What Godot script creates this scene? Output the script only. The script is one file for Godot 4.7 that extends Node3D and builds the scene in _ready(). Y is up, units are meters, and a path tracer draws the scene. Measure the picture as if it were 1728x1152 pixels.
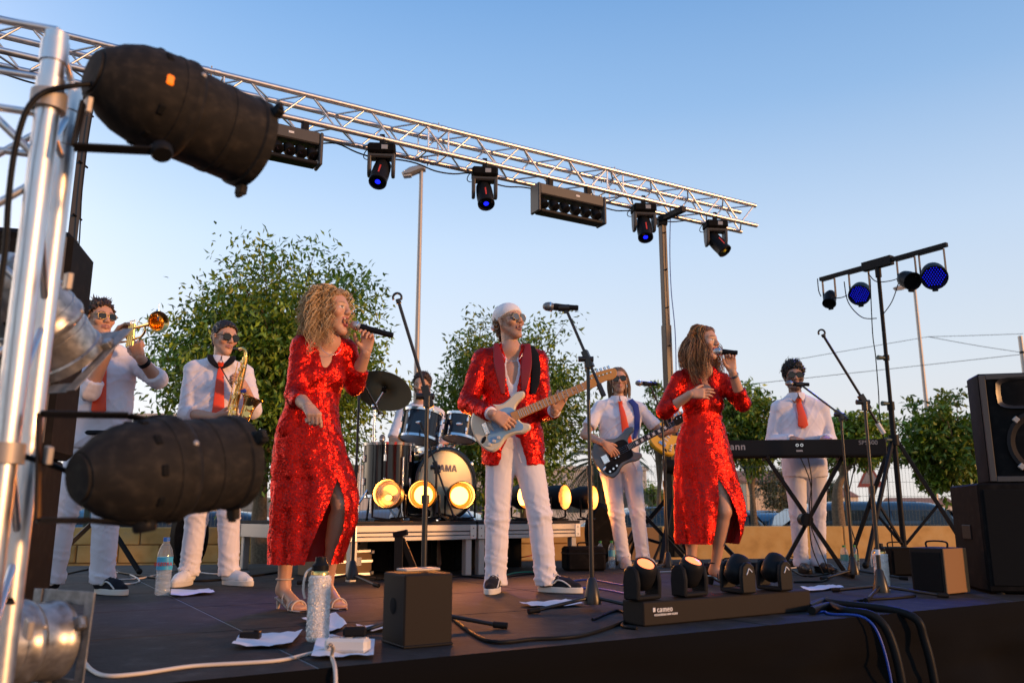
extends Node3D
# An open-air band stage at dusk. Stage floor at y = 0, street level at y = GROUND.

const F := 1400.0            # focal length in photograph pixels
const PITCH := 0.2056
const EYE := Vector3(0, 0.47, 0)
const GROUND := -0.9
const YAW := 31.0            # the stage and its truss are turned this far

var S := Vector3.ZERO        # along the stage front, to the right and away
var N := Vector3.ZERO        # into the stage
var mats := {}
var taken := {}
var noise := FastNoiseLite.new()

# ---------- helpers: places ----------
func ray(x: float, y: float) -> Vector3:
	var u := (x - 864.0) / F
	var v := (576.0 - y) / F
	return Vector3(u, v * cos(PITCH) + sin(PITCH), -(cos(PITCH) - v * sin(PITCH)))

func px(x: float, y: float, z: float) -> Vector3:      # the point seen at a pixel, z metres ahead
	var d := ray(x, y)
	return EYE + d * (z / -d.z)

func on_y(x: float, y: float, height: float) -> Vector3:   # the point seen at a pixel on a level
	var d := ray(x, y)
	return EYE + d * ((height - EYE.y) / d.y)

func ground(x: float, z: float, h := 0.0) -> Vector3:      # pixel column, metres ahead, height
	var a := px(x, 868, z)
	return Vector3(a.x, h, a.z)

# ---------- helpers: meshes ----------
class MB:
	var v := PackedVector3Array()
	var n := PackedVector3Array()
	var c := PackedColorArray()
	var uv := PackedVector2Array()
	var ix := PackedInt32Array()
	var col := Color.WHITE
	var colored := false
	func vert(p: Vector3, q: Vector3) -> int:
		v.append(p); n.append(q); c.append(col)
		return v.size() - 1
	func tri(a: Vector3, b: Vector3, d: Vector3, away: Vector3) -> void:
		var q := (b - a).cross(d - a).normalized()
		if q.dot((a + b + d) / 3.0 - away) < 0: q = -q
		var i := vert(a, q); vert(b, q); vert(d, q)
		ix.append_array([i, i + 1, i + 2])
	func quad(a: Vector3, b: Vector3, d: Vector3, e: Vector3, away: Vector3) -> void:
		var q := (d - a).cross(e - b).normalized()
		if q.dot((a + b + d + e) / 4.0 - away) < 0: q = -q
		var i := vert(a, q); vert(b, q); vert(d, q); vert(e, q)
		ix.append_array([i, i + 1, i + 2, i, i + 2, i + 3])
	func box(at: Vector3, size: Vector3, bs := Basis(), bevel := 0.004) -> MB:
		var h := size * 0.5
		var b := minf(bevel, minf(h.x, minf(h.y, h.z)) * 0.6)
		var P := func(s: Vector3, k: int) -> Vector3:
			var w := Vector3(s.x * (h.x - b), s.y * (h.y - b), s.z * (h.z - b))
			w[k] = s[k] * h[k]
			return at + bs * w
		for k in 3:
			var l := (k + 1) % 3
			var m := (k + 2) % 3
			for sk in [-1.0, 1.0]:
				var s := Vector3.ZERO
				s[k] = sk
				var q := []
				for w in [[-1.0, -1.0], [1.0, -1.0], [1.0, 1.0], [-1.0, 1.0]]:
					s[l] = w[0]; s[m] = w[1]
					q.append(P.call(s, k))
				quad(q[0], q[1], q[2], q[3], at)
				for sl in [-1.0, 1.0]:
					s[l] = sl
					var e := []
					for sm in [-1.0, 1.0]:
						s[m] = sm
						e.append(P.call(s, k)); e.append(P.call(s, l))
					quad(e[0], e[1], e[3], e[2], at)
		for sx in [-1.0, 1.0]:
			for sy in [-1.0, 1.0]:
				for sz in [-1.0, 1.0]:
					var s := Vector3(sx, sy, sz)
					tri(P.call(s, 0), P.call(s, 1), P.call(s, 2), at)
		return self
	func beam(a: Vector3, b: Vector3, w: float, t: float, side := Vector3.UP, bevel := 0.002) -> MB:   # a flat bar from a to b; w lies along side
		var z := (b - a).normalized()
		var x := side - z * side.dot(z)
		if x.length() < 0.01: x = Vector3.RIGHT - z * z.x
		x = x.normalized()
		return box((a + b) * 0.5, Vector3(w, t, a.distance_to(b)), Basis(x, z.cross(x), z), bevel)
	func tube(pts: PackedVector3Array, radii, sides := 8, caps := true) -> MB:
		var k := pts.size()
		if k < 2: return self
		var t := (pts[1] - pts[0]).normalized()
		var x := Vector3.UP.cross(t)
		if x.length() < 0.05: x = Vector3.RIGHT.cross(t)
		x = x.normalized()
		var first := v.size()
		for i in k:
			var t2: Vector3 = (pts[mini(i + 1, k - 1)] - pts[maxi(i - 1, 0)]).normalized()
			if t2.length() < 0.5: t2 = t
			x = (x - t2 * x.dot(t2)).normalized()
			var y := t2.cross(x)
			var r: float = radii[i] if radii is Array or radii is PackedFloat32Array else radii
			for j in sides:
				var a := TAU * j / sides
				var q := x * cos(a) + y * sin(a)
				vert(pts[i] + q * r, q)
			t = t2
		for i in k - 1:
			for j in sides:
				var a := first + i * sides + j
				var b := first + i * sides + (j + 1) % sides
				ix.append_array([a, b, b + sides, a, b + sides, a + sides])
		if caps:
			for e in [0, k - 1]:
				var q: Vector3 = (pts[0] - pts[1] if e == 0 else pts[k - 1] - pts[k - 2]).normalized()
				var i0 := v.size()
				for j in sides: vert(v[first + e * sides + j], q)
				for j in range(1, sides - 1): ix.append_array([i0, i0 + j, i0 + j + 1])
		return self
	func cyl(a: Vector3, b: Vector3, r: float, r2 := -1.0, sides := 14) -> MB:
		return tube(PackedVector3Array([a, b]), [r, r if r2 < 0 else r2], sides)
	func lathe(prof: Array, at: Vector3, axis: Vector3, sides := 24, arc := TAU, start := 0.0) -> MB:   # prof: [radius, height along the axis]
		var z := axis.normalized()
		var x := Vector3.UP.cross(z)
		if x.length() < 0.05: x = Vector3.RIGHT.cross(z)
		x = x.normalized()
		var y := z.cross(x)
		var segs := []
		for i in prof.size() - 1:
			segs.append(Vector2(prof[i + 1][1] - prof[i][1], prof[i][0] - prof[i + 1][0]).normalized())
		for i in prof.size() - 1:
			var first := v.size()
			for e in 2:
				var q: Vector2 = segs[i]
				var o: int = i - 1 if e == 0 else i + 1
				if o >= 0 and o < segs.size() and segs[o].dot(q) > 0.72: q = (q + segs[o]).normalized()
				for j in sides + 1:
					var a := start + arc * j / sides
					var d := x * cos(a) + y * sin(a)
					vert(at + d * prof[i + e][0] + z * prof[i + e][1], d * q.x + z * q.y)
			for j in sides:
				var a := first + j
				ix.append_array([a, a + 1, a + sides + 2, a, a + sides + 2, a + sides + 1])
		return self
	func ball(at: Vector3, r: Vector3, bs := Basis(), rings := 10, sides := 16) -> MB:
		var first := v.size()
		for i in rings + 1:
			var p := PI * i / rings
			for j in sides + 1:
				var a := TAU * j / sides
				var d := Vector3(sin(p) * cos(a), cos(p), sin(p) * sin(a))
				vert(at + bs * (d * r), (bs * (d / r)).normalized())
		for i in rings:
			for j in sides:
				var a := first + i * (sides + 1) + j
				ix.append_array([a, a + 1, a + sides + 2, a, a + sides + 2, a + sides + 1])
		return self
	func prism(poly: PackedVector2Array, at: Vector3, bs: Basis, thick: float, bevel := 0.0) -> MB:   # an outline in the basis' x-y, thick along its z
		var k := poly.size()
		if Geometry2D.is_polygon_clockwise(poly): poly.reverse()
		var small := PackedVector2Array()
		for i in k:
			var e1 := (poly[i] - poly[(i + k - 1) % k]).normalized()
			var e2 := (poly[(i + 1) % k] - poly[i]).normalized()
			var m := Vector2(e1.y, -e1.x) + Vector2(e2.y, -e2.x)
			small.append(poly[i] - m.normalized() * bevel)
		var idx := Geometry2D.triangulate_polygon(small)
		for s in [-1.0, 1.0]:
			var q: Vector3 = bs.z.normalized() * s
			var first := v.size()
			for w in small: vert(at + bs * Vector3(w.x, w.y, s * thick * 0.5), q)
			for w in idx: ix.append(first + w)
		var lv := [[small, -thick * 0.5], [poly, -thick * 0.5 + bevel], [poly, thick * 0.5 - bevel], [small, thick * 0.5]]
		for l in 3:
			if bevel <= 0.0 and l != 1: continue
			var first := v.size()
			for i in k:
				for e in [i, (i + 1) % k]:
					var e0: Vector2 = poly[(e + k - 1) % k]
					var e1: Vector2 = poly[(e + 1) % k]
					var tg := (poly[(i + 1) % k] - poly[i]).normalized()
					var tm := (e1 - e0).normalized()
					if tg.dot(tm) < 0.8: tm = tg
					var out := Vector3(tm.y, -tm.x, -0.7 if l == 0 else (0.7 if l == 2 else 0.0)).normalized()
					for g in 2:
						var w: Vector2 = lv[l + g][0][e]
						vert(at + bs * Vector3(w.x, w.y, lv[l + g][1]), (bs * out).normalized())
			for i in k:
				var a := first + i * 4
				ix.append_array([a, a + 1, a + 3, a, a + 3, a + 2])
		return self
	func grid(pts: Array, rows: int, cols: int, wrap := false) -> MB:   # rows x cols of points, smooth
		var first := v.size()
		for r in rows:
			for k in cols:
				var l: Vector3 = pts[r * cols + (k + cols - 1) % cols] if wrap or k > 0 else pts[r * cols + k]
				var g: Vector3 = pts[r * cols + (k + 1) % cols] if wrap or k < cols - 1 else pts[r * cols + k]
				var u: Vector3 = pts[maxi(r - 1, 0) * cols + k]
				var d: Vector3 = pts[mini(r + 1, rows - 1) * cols + k]
				vert(pts[r * cols + k], (d - u).cross(g - l).normalized())
		for r in rows - 1:
			for k in (cols if wrap else cols - 1):
				var a := first + r * cols + k
				var b := first + r * cols + (k + 1) % cols
				ix.append_array([a, b, b + cols, a, b + cols, a + cols])
		return self
	func join(o: MB) -> MB:
		var first := v.size()
		v.append_array(o.v); n.append_array(o.n); c.append_array(o.c)
		for i in o.ix: ix.append(first + i)
		return self
	func mesh() -> ArrayMesh:
		for i in range(0, ix.size(), 3):
			var a := ix[i]; var b := ix[i + 1]; var d := ix[i + 2]
			var g := (v[d] - v[a]).cross(v[b] - v[a])
			if g.dot(n[a] + n[b] + n[d]) < 0.0:
				ix[i + 1] = d; ix[i + 2] = b
		var arr := []
		arr.resize(Mesh.ARRAY_MAX)
		arr[Mesh.ARRAY_VERTEX] = v
		arr[Mesh.ARRAY_NORMAL] = n
		if colored: arr[Mesh.ARRAY_COLOR] = c
		if uv.size() == v.size(): arr[Mesh.ARRAY_TEX_UV] = uv
		arr[Mesh.ARRAY_INDEX] = ix
		var m := ArrayMesh.new()
		m.add_surface_from_arrays(Mesh.PRIMITIVE_TRIANGLES, arr)
		return m

func inst(called: String, m: Mesh, material: Material, parent: Node, xf := Transform3D()) -> MeshInstance3D:
	var o := MeshInstance3D.new()
	o.name = numbered(called) if parent == self else called
	o.mesh = m
	o.material_override = material
	o.transform = xf
	parent.add_child(o, true)
	return o

func part(called: String, b: MB, material: Material, parent: Node) -> MeshInstance3D:
	if parent is Node3D and parent != self and parent.has_meta("origin"):
		var at: Vector3 = parent.get_meta("origin")
		for i in b.v.size(): b.v[i] -= at
	return inst(called, b.mesh(), material, parent)

func sub(called: String, b: MB, material: Material, parent: Node) -> MeshInstance3D:   # a piece of a part: same axes as the thing
	var g := parent.get_parent()
	if g.has_meta("origin"):
		var at: Vector3 = g.get_meta("origin")
		for i in b.v.size(): b.v[i] -= at
	return inst(called, b.mesh(), material, parent)

func numbered(called: String) -> String:
	taken[called] = taken.get(called, 0) + 1
	return called if taken[called] == 1 else "%s_%03d" % [called, taken[called] - 1]

func thing(called: String, label: String, category: String, at := Vector3.ZERO, group := "") -> Node3D:
	var o := Node3D.new()
	o.name = numbered(called)
	add_child(o)
	o.position = at
	o.set_meta("origin", at)
	o.set_meta("label", label)
	o.set_meta("category", category)
	if group: o.set_meta("group", group)
	return o

func local_thing(called: String, label: String, category: String, xf: Transform3D, group := "") -> Node3D:   # its parts are built in its own axes
	var o := thing(called, label, category, Vector3.ZERO, group)
	o.transform = xf
	return o

func lone(called: String, b: MB, material: Material, label: String, category: String, group := "") -> MeshInstance3D:
	var at := Vector3.ZERO
	var lo := b.v[0]; var hi := b.v[0]
	for p in b.v: lo = lo.min(p); hi = hi.max(p)
	at = Vector3((lo.x + hi.x) / 2, lo.y, (lo.z + hi.z) / 2)
	for i in b.v.size(): b.v[i] -= at
	var o := inst(called, b.mesh(), material, self)
	o.position = at
	o.set_meta("label", label)
	o.set_meta("category", category)
	if group: o.set_meta("group", group)
	return o

func structure(o: Node) -> Node:
	o.set_meta("kind", "structure")
	return o

func spline(pts: Array, step := 8) -> PackedVector3Array:
	var out := PackedVector3Array()
	var k := pts.size()
	for i in k - 1:
		var a: Vector3 = pts[maxi(i - 1, 0)]; var b: Vector3 = pts[i]; var d: Vector3 = pts[i + 1]; var e: Vector3 = pts[mini(i + 2, k - 1)]
		for j in step: out.append(b.cubic_interpolate(d, a, e, float(j) / step))
	out.append(pts[k - 1])
	return out

func arc_pts(c: Vector3, x: Vector3, y: Vector3, r: float, a0: float, a1: float, steps := 10) -> Array:
	var out := []
	for i in steps + 1:
		var a := lerpf(a0, a1, float(i) / steps)
		out.append(c + x * cos(a) * r + y * sin(a) * r)
	return out

func look(z: Vector3, up := Vector3.UP) -> Basis:     # a basis whose z axis is z and whose y axis is near up
	z = z.normalized()
	var x := up.cross(z)
	if x.length() < 0.01: x = Vector3.RIGHT
	x = x.normalized()
	return Basis(x, z.cross(x), z)

func text(called: String, words: String, height: float, parent: Node, material: Material, xf: Transform3D, bold := false, depth := 0.0015) -> void:
	var f := SystemFont.new()
	f.font_names = PackedStringArray(["Droid Sans"])
	if bold: f.font_weight = 700
	var t := TextMesh.new()
	t.text = words
	t.font = f
	t.font_size = 64
	t.pixel_size = height / 46.0
	t.depth = depth
	inst(called, t, material, parent, xf)

# ---------- helpers: materials ----------
func lin(r: float, g: float, b: float, a := 1.0) -> Color:
	var k := Color(r, g, b).linear_to_srgb()
	k.a = a
	return k

func mat(key: String, color: Color, rough := 0.6, metal := 0.0) -> StandardMaterial3D:
	if mats.has(key): return mats[key]
	var m := StandardMaterial3D.new()
	m.resource_name = key
	m.albedo_color = color
	m.roughness = rough
	m.metallic = metal
	if metal == 0.0 and color.v < 0.2 and rough > 0.35: m.metallic_specular = 0.22      # matt black finishes
	mats[key] = m
	return m

func noise_tex(freq: float, kind := FastNoiseLite.TYPE_SIMPLEX_SMOOTH, size := 512, ramp = null, as_normal := false, strength := 4.0, octaves := 4) -> NoiseTexture2D:
	var f := FastNoiseLite.new()
	f.noise_type = kind
	f.frequency = freq
	f.seed = 7
	f.fractal_octaves = octaves
	var t := NoiseTexture2D.new()
	t.width = size
	t.height = size
	t.seamless = true
	t.noise = f
	t.as_normal_map = as_normal
	t.bump_strength = strength
	if ramp: t.color_ramp = ramp
	return t

func ramp(stops: Array) -> Gradient:
	var g := Gradient.new()
	g.offsets = PackedFloat32Array(stops.map(func(s): return s[0]))
	g.colors = PackedColorArray(stops.map(func(s): return s[1]))
	return g

func tri_planar(m: StandardMaterial3D, scale: float) -> StandardMaterial3D:
	m.uv1_triplanar = true
	m.uv1_world_triplanar = true
	m.uv1_scale = Vector3.ONE * scale
	return m

func glow(key: String, color: Color, energy: float) -> StandardMaterial3D:
	var m := mat(key, Color(0.02, 0.02, 0.02), 0.3)
	m.emission_enabled = true
	m.emission = color
	m.emission_energy_multiplier = energy
	return m

# ---------- bodies and clothes: smooth-joined tapered bones, meshed as surface nets ----------
class SDF:
	var A := PackedVector3Array()
	var AB := PackedVector3Array()
	var IL := PackedFloat32Array()
	var R := PackedFloat32Array()
	var DR := PackedFloat32Array()
	var K := PackedFloat32Array()
	var FX := PackedVector3Array()
	var FK := PackedFloat32Array()
	var FLAT := PackedInt32Array()       # 1: cut square at b, 2: at a, 3: both
	var EL: Array = []                   # basis of an ellipsoid, or null
	var carve: Array = []                # [sdf of what is taken away, smoothness]
	var planes: Array = []               # [point, normal]: what lies beyond is cut off
	var cell := 0.012
	var lip := 1.0
	var disp: Callable
	var tint: Callable
	var v := PackedVector3Array()
	var n := PackedVector3Array()
	var c := PackedColorArray()
	var ix := PackedInt32Array()
	func cap(a: Vector3, b: Vector3, r: float, r2 := -1.0, k := 0.03, front := Vector3.ZERO, fk := 0.0, flat := 0) -> SDF:
		A.append(a); AB.append(b - a)
		IL.append(1.0 / maxf((b - a).length_squared(), 1e-9))
		R.append(r); DR.append((r if r2 < 0 else r2) - r); K.append(k)
		FX.append(front); FK.append(fk); FLAT.append(flat); EL.append(null)
		lip = maxf(lip, 1.0 + fk)
		return self
	func ell(at: Vector3, bs: Basis, r: Vector3, k := 0.02) -> SDF:
		cap(at, at, minf(r.x, minf(r.y, r.z)), -1.0, k)
		EL[EL.size() - 1] = Basis.from_scale(Vector3(1.0 / r.x, 1.0 / r.y, 1.0 / r.z)) * bs.transposed()
		return self
	func one(p: Vector3, i: int) -> float:
		var q := p - A[i]
		if EL[i] != null:
			return ((EL[i] * q).length() - 1.0) * R[i]
		var ab := AB[i]
		var raw := q.dot(ab) * IL[i]
		var t := clampf(raw, 0.0, 1.0)
		q -= ab * t
		var fk := FK[i]
		if fk > 0.0:
			var f := FX[i]
			q += f * (q.dot(f) * fk)
		var d := q.length() - (R[i] + DR[i] * t)
		var fl := FLAT[i]
		if fl & 1: d = maxf(d, (raw - 1.0) / sqrt(IL[i]))
		if fl & 2: d = maxf(d, -raw / sqrt(IL[i]))
		return d
	func among(p: Vector3, cand: PackedInt32Array) -> float:
		var d := 1e3
		for i in cand:
			var e := one(p, i)
			var k := K[i]
			var h := k - absf(e - d)
			d = minf(d, e)
			if h > 0.0: d -= h * h / (4.0 * k)
		return d
	func finish(p: Vector3, d: float) -> float:
		for s in carve:
			var e: float = -s[0].among(p, s[2])
			var k: float = s[1]
			var h := k - absf(e - d)
			d = maxf(d, e)
			if h > 0.0: d += h * h / (4.0 * k)
		for s in planes:
			d = maxf(d, (p - s[0]).dot(s[1]))
		return d
	func minus(o: SDF, k := 0.01) -> SDF:
		carve.append([o, k, PackedInt32Array(range(o.A.size()))])
		return self
	func run() -> void:
		var bl := 4
		var bs := cell * bl
		var half := bs * 0.8661
		var blocks := {}
		for i in A.size():
			var rr := maxf(R[i], R[i] + DR[i]) + cell + K[i]
			var lo := A[i].min(A[i] + AB[i]) - Vector3.ONE * rr
			var hi := A[i].max(A[i] + AB[i]) + Vector3.ONE * rr
			if EL[i] != null:
				var inv: Basis = EL[i].inverse()
				var e := Vector3(inv.x.length(), inv.y.length(), inv.z.length())
				var m := maxf(e.x, maxf(e.y, e.z)) + cell
				lo = A[i] - Vector3.ONE * m
				hi = A[i] + Vector3.ONE * m
			for x in range(floori(lo.x / bs), floori(hi.x / bs) + 1):
				for y in range(floori(lo.y / bs), floori(hi.y / bs) + 1):
					for z in range(floori(lo.z / bs), floori(hi.z / bs) + 1):
						var b := Vector3i(x, y, z)
						if not blocks.has(b): blocks[b] = []
						blocks[b].append(i)
		var cells := {}
		var val := PackedFloat32Array()
		val.resize((bl + 1) * (bl + 1) * (bl + 1))
		var edges := []
		var w := bl + 1
		for b: Vector3i in blocks:
			var o := Vector3(b) * bs
			var mid := o + Vector3.ONE * bs * 0.5
			var ds := PackedFloat32Array()
			var best := 1e3
			var near: Array = blocks[b]
			for i: int in near:
				var e := one(mid, i)
				ds.append(e)
				best = minf(best, e)
			if best > half * lip + 0.03: continue
			var cand := PackedInt32Array()
			for i in near.size():
				if ds[i] < best + 2.2 * half * lip + K[near[i]] * 1.3: cand.append(near[i])
			var dm := finish(mid, among(mid, cand))
			if absf(dm) > half * lip * 1.02: continue
			var pos := 0
			var neg := 0
			var j := 0
			for z in w:
				for y in w:
					for x in w:
						var p := o + Vector3(x, y, z) * cell
						var d := among(p, cand)
						if carve or planes: d = finish(p, d)
						val[j] = d
						if d < 0.0: neg += 1
						else: pos += 1
						j += 1
			if pos == 0 or neg == 0: continue
			for z in bl:
				for y in bl:
					for x in bl:
						var q := x + w * (y + w * z)
						var s := Vector3.ZERO
						var cnt := 0
						var v000 := val[q]
						var inside := v000 < 0.0
						var mixed := false
						for k in 8:
							if (val[q + (k & 1) + w * ((k >> 1) & 1) + w * w * (k >> 2)] < 0.0) != inside:
								mixed = true
								break
						if not mixed: continue
						for k in 12:
							var ax := k / 4
							var m := k % 4
							var c0 := Vector3i.ZERO
							c0[(ax + 1) % 3] = m & 1
							c0[(ax + 2) % 3] = m >> 1
							var c1 := c0
							c1[ax] = 1
							var a := val[q + c0.x + w * (c0.y + w * c0.z)]
							var e := val[q + c1.x + w * (c1.y + w * c1.z)]
							if (a < 0.0) != (e < 0.0):
								s += Vector3(c0).lerp(Vector3(c1), a / (a - e))
								cnt += 1
						var g := b * bl + Vector3i(x, y, z)
						cells[g] = v.size()
						v.append(o + (Vector3(x, y, z) + s / cnt) * cell)
						for ax in 3:
							var st: int = 1 if ax == 0 else (w if ax == 1 else w * w)
							if (val[q + st] < 0.0) != inside: edges.append([g, ax, inside])
		for e in edges:
			var g: Vector3i = e[0]
			var u := Vector3i.ZERO
			var t := Vector3i.ZERO
			u[(e[1] + 1) % 3] = 1
			t[(e[1] + 2) % 3] = 1
			var a: int = cells.get(g, -1)
			var b: int = cells.get(g - u, -1)
			var d: int = cells.get(g - u - t, -1)
			var f: int = cells.get(g - t, -1)
			if a < 0 or b < 0 or d < 0 or f < 0: continue
			if e[2]: ix.append_array([a, d, b, a, f, d])
			else: ix.append_array([a, b, d, a, d, f])
		normals()
		if disp.is_valid():
			for i in v.size(): v[i] += n[i] * disp.call(v[i], n[i])
			normals()
		c.resize(v.size())
		c.fill(Color.WHITE)
		if tint.is_valid():
			for i in v.size(): c[i] = tint.call(v[i])
	func normals() -> void:
		n.resize(v.size())
		n.fill(Vector3.ZERO)
		for i in range(0, ix.size(), 3):
			var a := ix[i]; var b := ix[i + 1]; var d := ix[i + 2]
			var q := (v[d] - v[a]).cross(v[b] - v[a])
			n[a] += q; n[b] += q; n[d] += q
		for i in v.size(): n[i] = n[i].normalized()
	func into(m: MB) -> void:
		var first := m.v.size()
		m.v.append_array(v); m.n.append_array(n); m.c.append_array(c)
		for i in ix: m.ix.append(first + i)

var jobs: Array = []
func job(s: SDF, cell: float) -> SDF:
	s.cell = cell
	jobs.append(s)
	return s
func run_job(i: int) -> void:
	jobs[i].run()
func run_jobs() -> void:
	var g := WorkerThreadPool.add_group_task(run_job, jobs.size(), -1, true)
	WorkerThreadPool.wait_for_group_task_completion(g)
	jobs.clear()
func merged(list: Array) -> MB:
	var m := MB.new()
	m.colored = true
	for s in list: s.into(m)
	return m

# ---------- people ----------
var figures: Array = []

func joints(z: float, d: Dictionary) -> Dictionary:
	var j := {}
	for k in d: j[k] = px(d[k][0], d[k][1], z + (d[k][2] if d[k].size() > 2 else 0.0))
	return j

func head_sdf(c: Vector3, b: Basis, o: Dictionary) -> SDF:
	var s := SDF.new()
	var fem: float = 1.0 if o.get("female", false) else 0.0
	var open: float = o.get("mouth", 0.0)
	var q := func(x: float, y: float, z: float) -> Vector3: return c + b * Vector3(x, y, z)
	s.ell(q.call(0, 0.042, -0.012), b, Vector3(0.074, 0.084, 0.095), 0.02)
	s.cap(q.call(0, 0.025, 0.036), q.call(0, -0.05 - open * 0.3, 0.046), 0.054, 0.042, 0.02)
	for x in [-1.0, 1.0]:
		s.cap(q.call(0.05 * x, -0.028, -0.004), q.call(0.014 * x, -0.09 - open * 0.6, 0.058), 0.026 - fem * 0.003, 0.02, 0.02)
		s.cap(q.call(0.043 * x, -0.012, 0.058), q.call(0.043 * x, -0.012, 0.058), 0.024, -1.0, 0.02)
		s.cap(q.call(0.01 * x, 0.034, 0.082), q.call(0.044 * x, 0.034, 0.066), 0.013 - fem * 0.003, -1.0, 0.012)
		s.cap(q.call(0.012 * x, -0.022, 0.096), q.call(0.012 * x, -0.021, 0.099), 0.0075, -1.0, 0.006)
		s.cap(q.call(0.077 * x, 0.018, -0.006), q.call(0.076 * x, -0.022, -0.001), 0.018, 0.012, 0.006, b.x, 0.9)
		s.cap(q.call(0.032 * x, 0.012, 0.072), q.call(0.032 * x, 0.012, 0.072), 0.0135, -1.0, 0.004)
	s.cap(q.call(0, -0.096 - open * 0.65, 0.068), q.call(0, -0.096 - open * 0.65, 0.068), 0.017, -1.0, 0.02)
	s.cap(q.call(0, 0.024, 0.088), q.call(0, -0.016, 0.107), 0.0085, 0.012, 0.012)
	s.cap(q.call(-0.02, -0.05, 0.082), q.call(0, -0.045, 0.092), 0.0055, 0.0075, 0.006)
	s.cap(q.call(0.02, -0.05, 0.082), q.call(0, -0.045, 0.092), 0.0055, 0.0075, 0.006)
	s.cap(q.call(-0.018, -0.054 - open * 0.5, 0.082), q.call(0, -0.06 - open * 0.75, 0.09), 0.006, 0.008, 0.006)
	s.cap(q.call(0.018, -0.054 - open * 0.5, 0.082), q.call(0, -0.06 - open * 0.75, 0.09), 0.006, 0.008, 0.006)
	if open > 0.0:
		var m := SDF.new()
		m.ell(q.call(0, -0.052 - open * 0.38, 0.09), b, Vector3(0.017, 0.003 + open * 0.34, 0.026), 0.004)
		s.minus(m, 0.003)
	s.cap(q.call(0, -0.03, -0.024), o.neck, 0.05 - fem * 0.006, 0.056 - fem * 0.008, 0.025)
	var skin: Color = o.skin
	var hair: Color = o.hair
	var beard: float = o.get("beard", 0.0)
	var inv := b.transposed()
	s.tint = func(p: Vector3) -> Color:
		var l := inv * (p - c)
		var r := skin
		var ax := absf(l.x)
		var nz := noise.get_noise_3dv(p * 60.0)
		r = r.lerp(Color(0.62, 0.24, 0.18), 0.14 * exp(-((ax - 0.042) ** 2 + (l.y + 0.018) ** 2) / 0.0006) * float(l.z > 0.03))
		if beard > 0.0 and l.z > -0.01 and l.y < -0.022 + maxf(0.0, ax - 0.035) * 0.9 and l.y > -0.125:
			var chk := 1.0 if ax > 0.052 or l.y < -0.065 or (l.y < -0.03 and l.y > -0.046) or ax > 0.026 else 0.25
			r = r.lerp(hair * 0.75, clampf(beard * chk * (0.85 + nz * 0.5), 0.0, 0.95))
		if ax < 0.026 and l.z > 0.078 and l.y < -0.04 and l.y > -0.064 - open * 0.9:
			r = Color(0.42, 0.1, 0.09) if fem > 0.5 else Color(0.4, 0.17, 0.13)
			if open > 0.0 and l.y < -0.05 and l.y > -0.054 - open * 0.7 and l.z < 0.087:
				r = Color(0.06, 0.012, 0.012)
			if open > 0.0 and l.y < -0.046 and l.y > -0.057 and ax < 0.016 and l.z < 0.092: r = Color(0.75, 0.7, 0.62)
		if ax > 0.013 and ax < 0.05 and absf(l.y - 0.036 - 0.004 * sin((ax - 0.013) * 80.0)) < 0.0045 and l.z > 0.055:
			r = r.lerp(hair * 0.7, 0.8)
		var ex := (ax - 0.032) / 0.0155
		var ey := (l.y - 0.012) / 0.0075
		if ex * ex + ey * ey < 1.0 and l.z > 0.06:
			r = Color(0.62, 0.58, 0.55)
			var ir := Vector2(ax - 0.032, l.y - 0.013).length()
			if ir < 0.0062: r = Color(0.06, 0.035, 0.02)
			if l.y > 0.0165: r = Color(0.03, 0.02, 0.015)
		return r
	return s

func skin_tint(skin: Color) -> Callable:
	return func(p: Vector3) -> Color:
		return skin.lerp(Color(0.5, 0.2, 0.15), 0.08 + 0.1 * noise.get_noise_3dv(p * 40.0))

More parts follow.
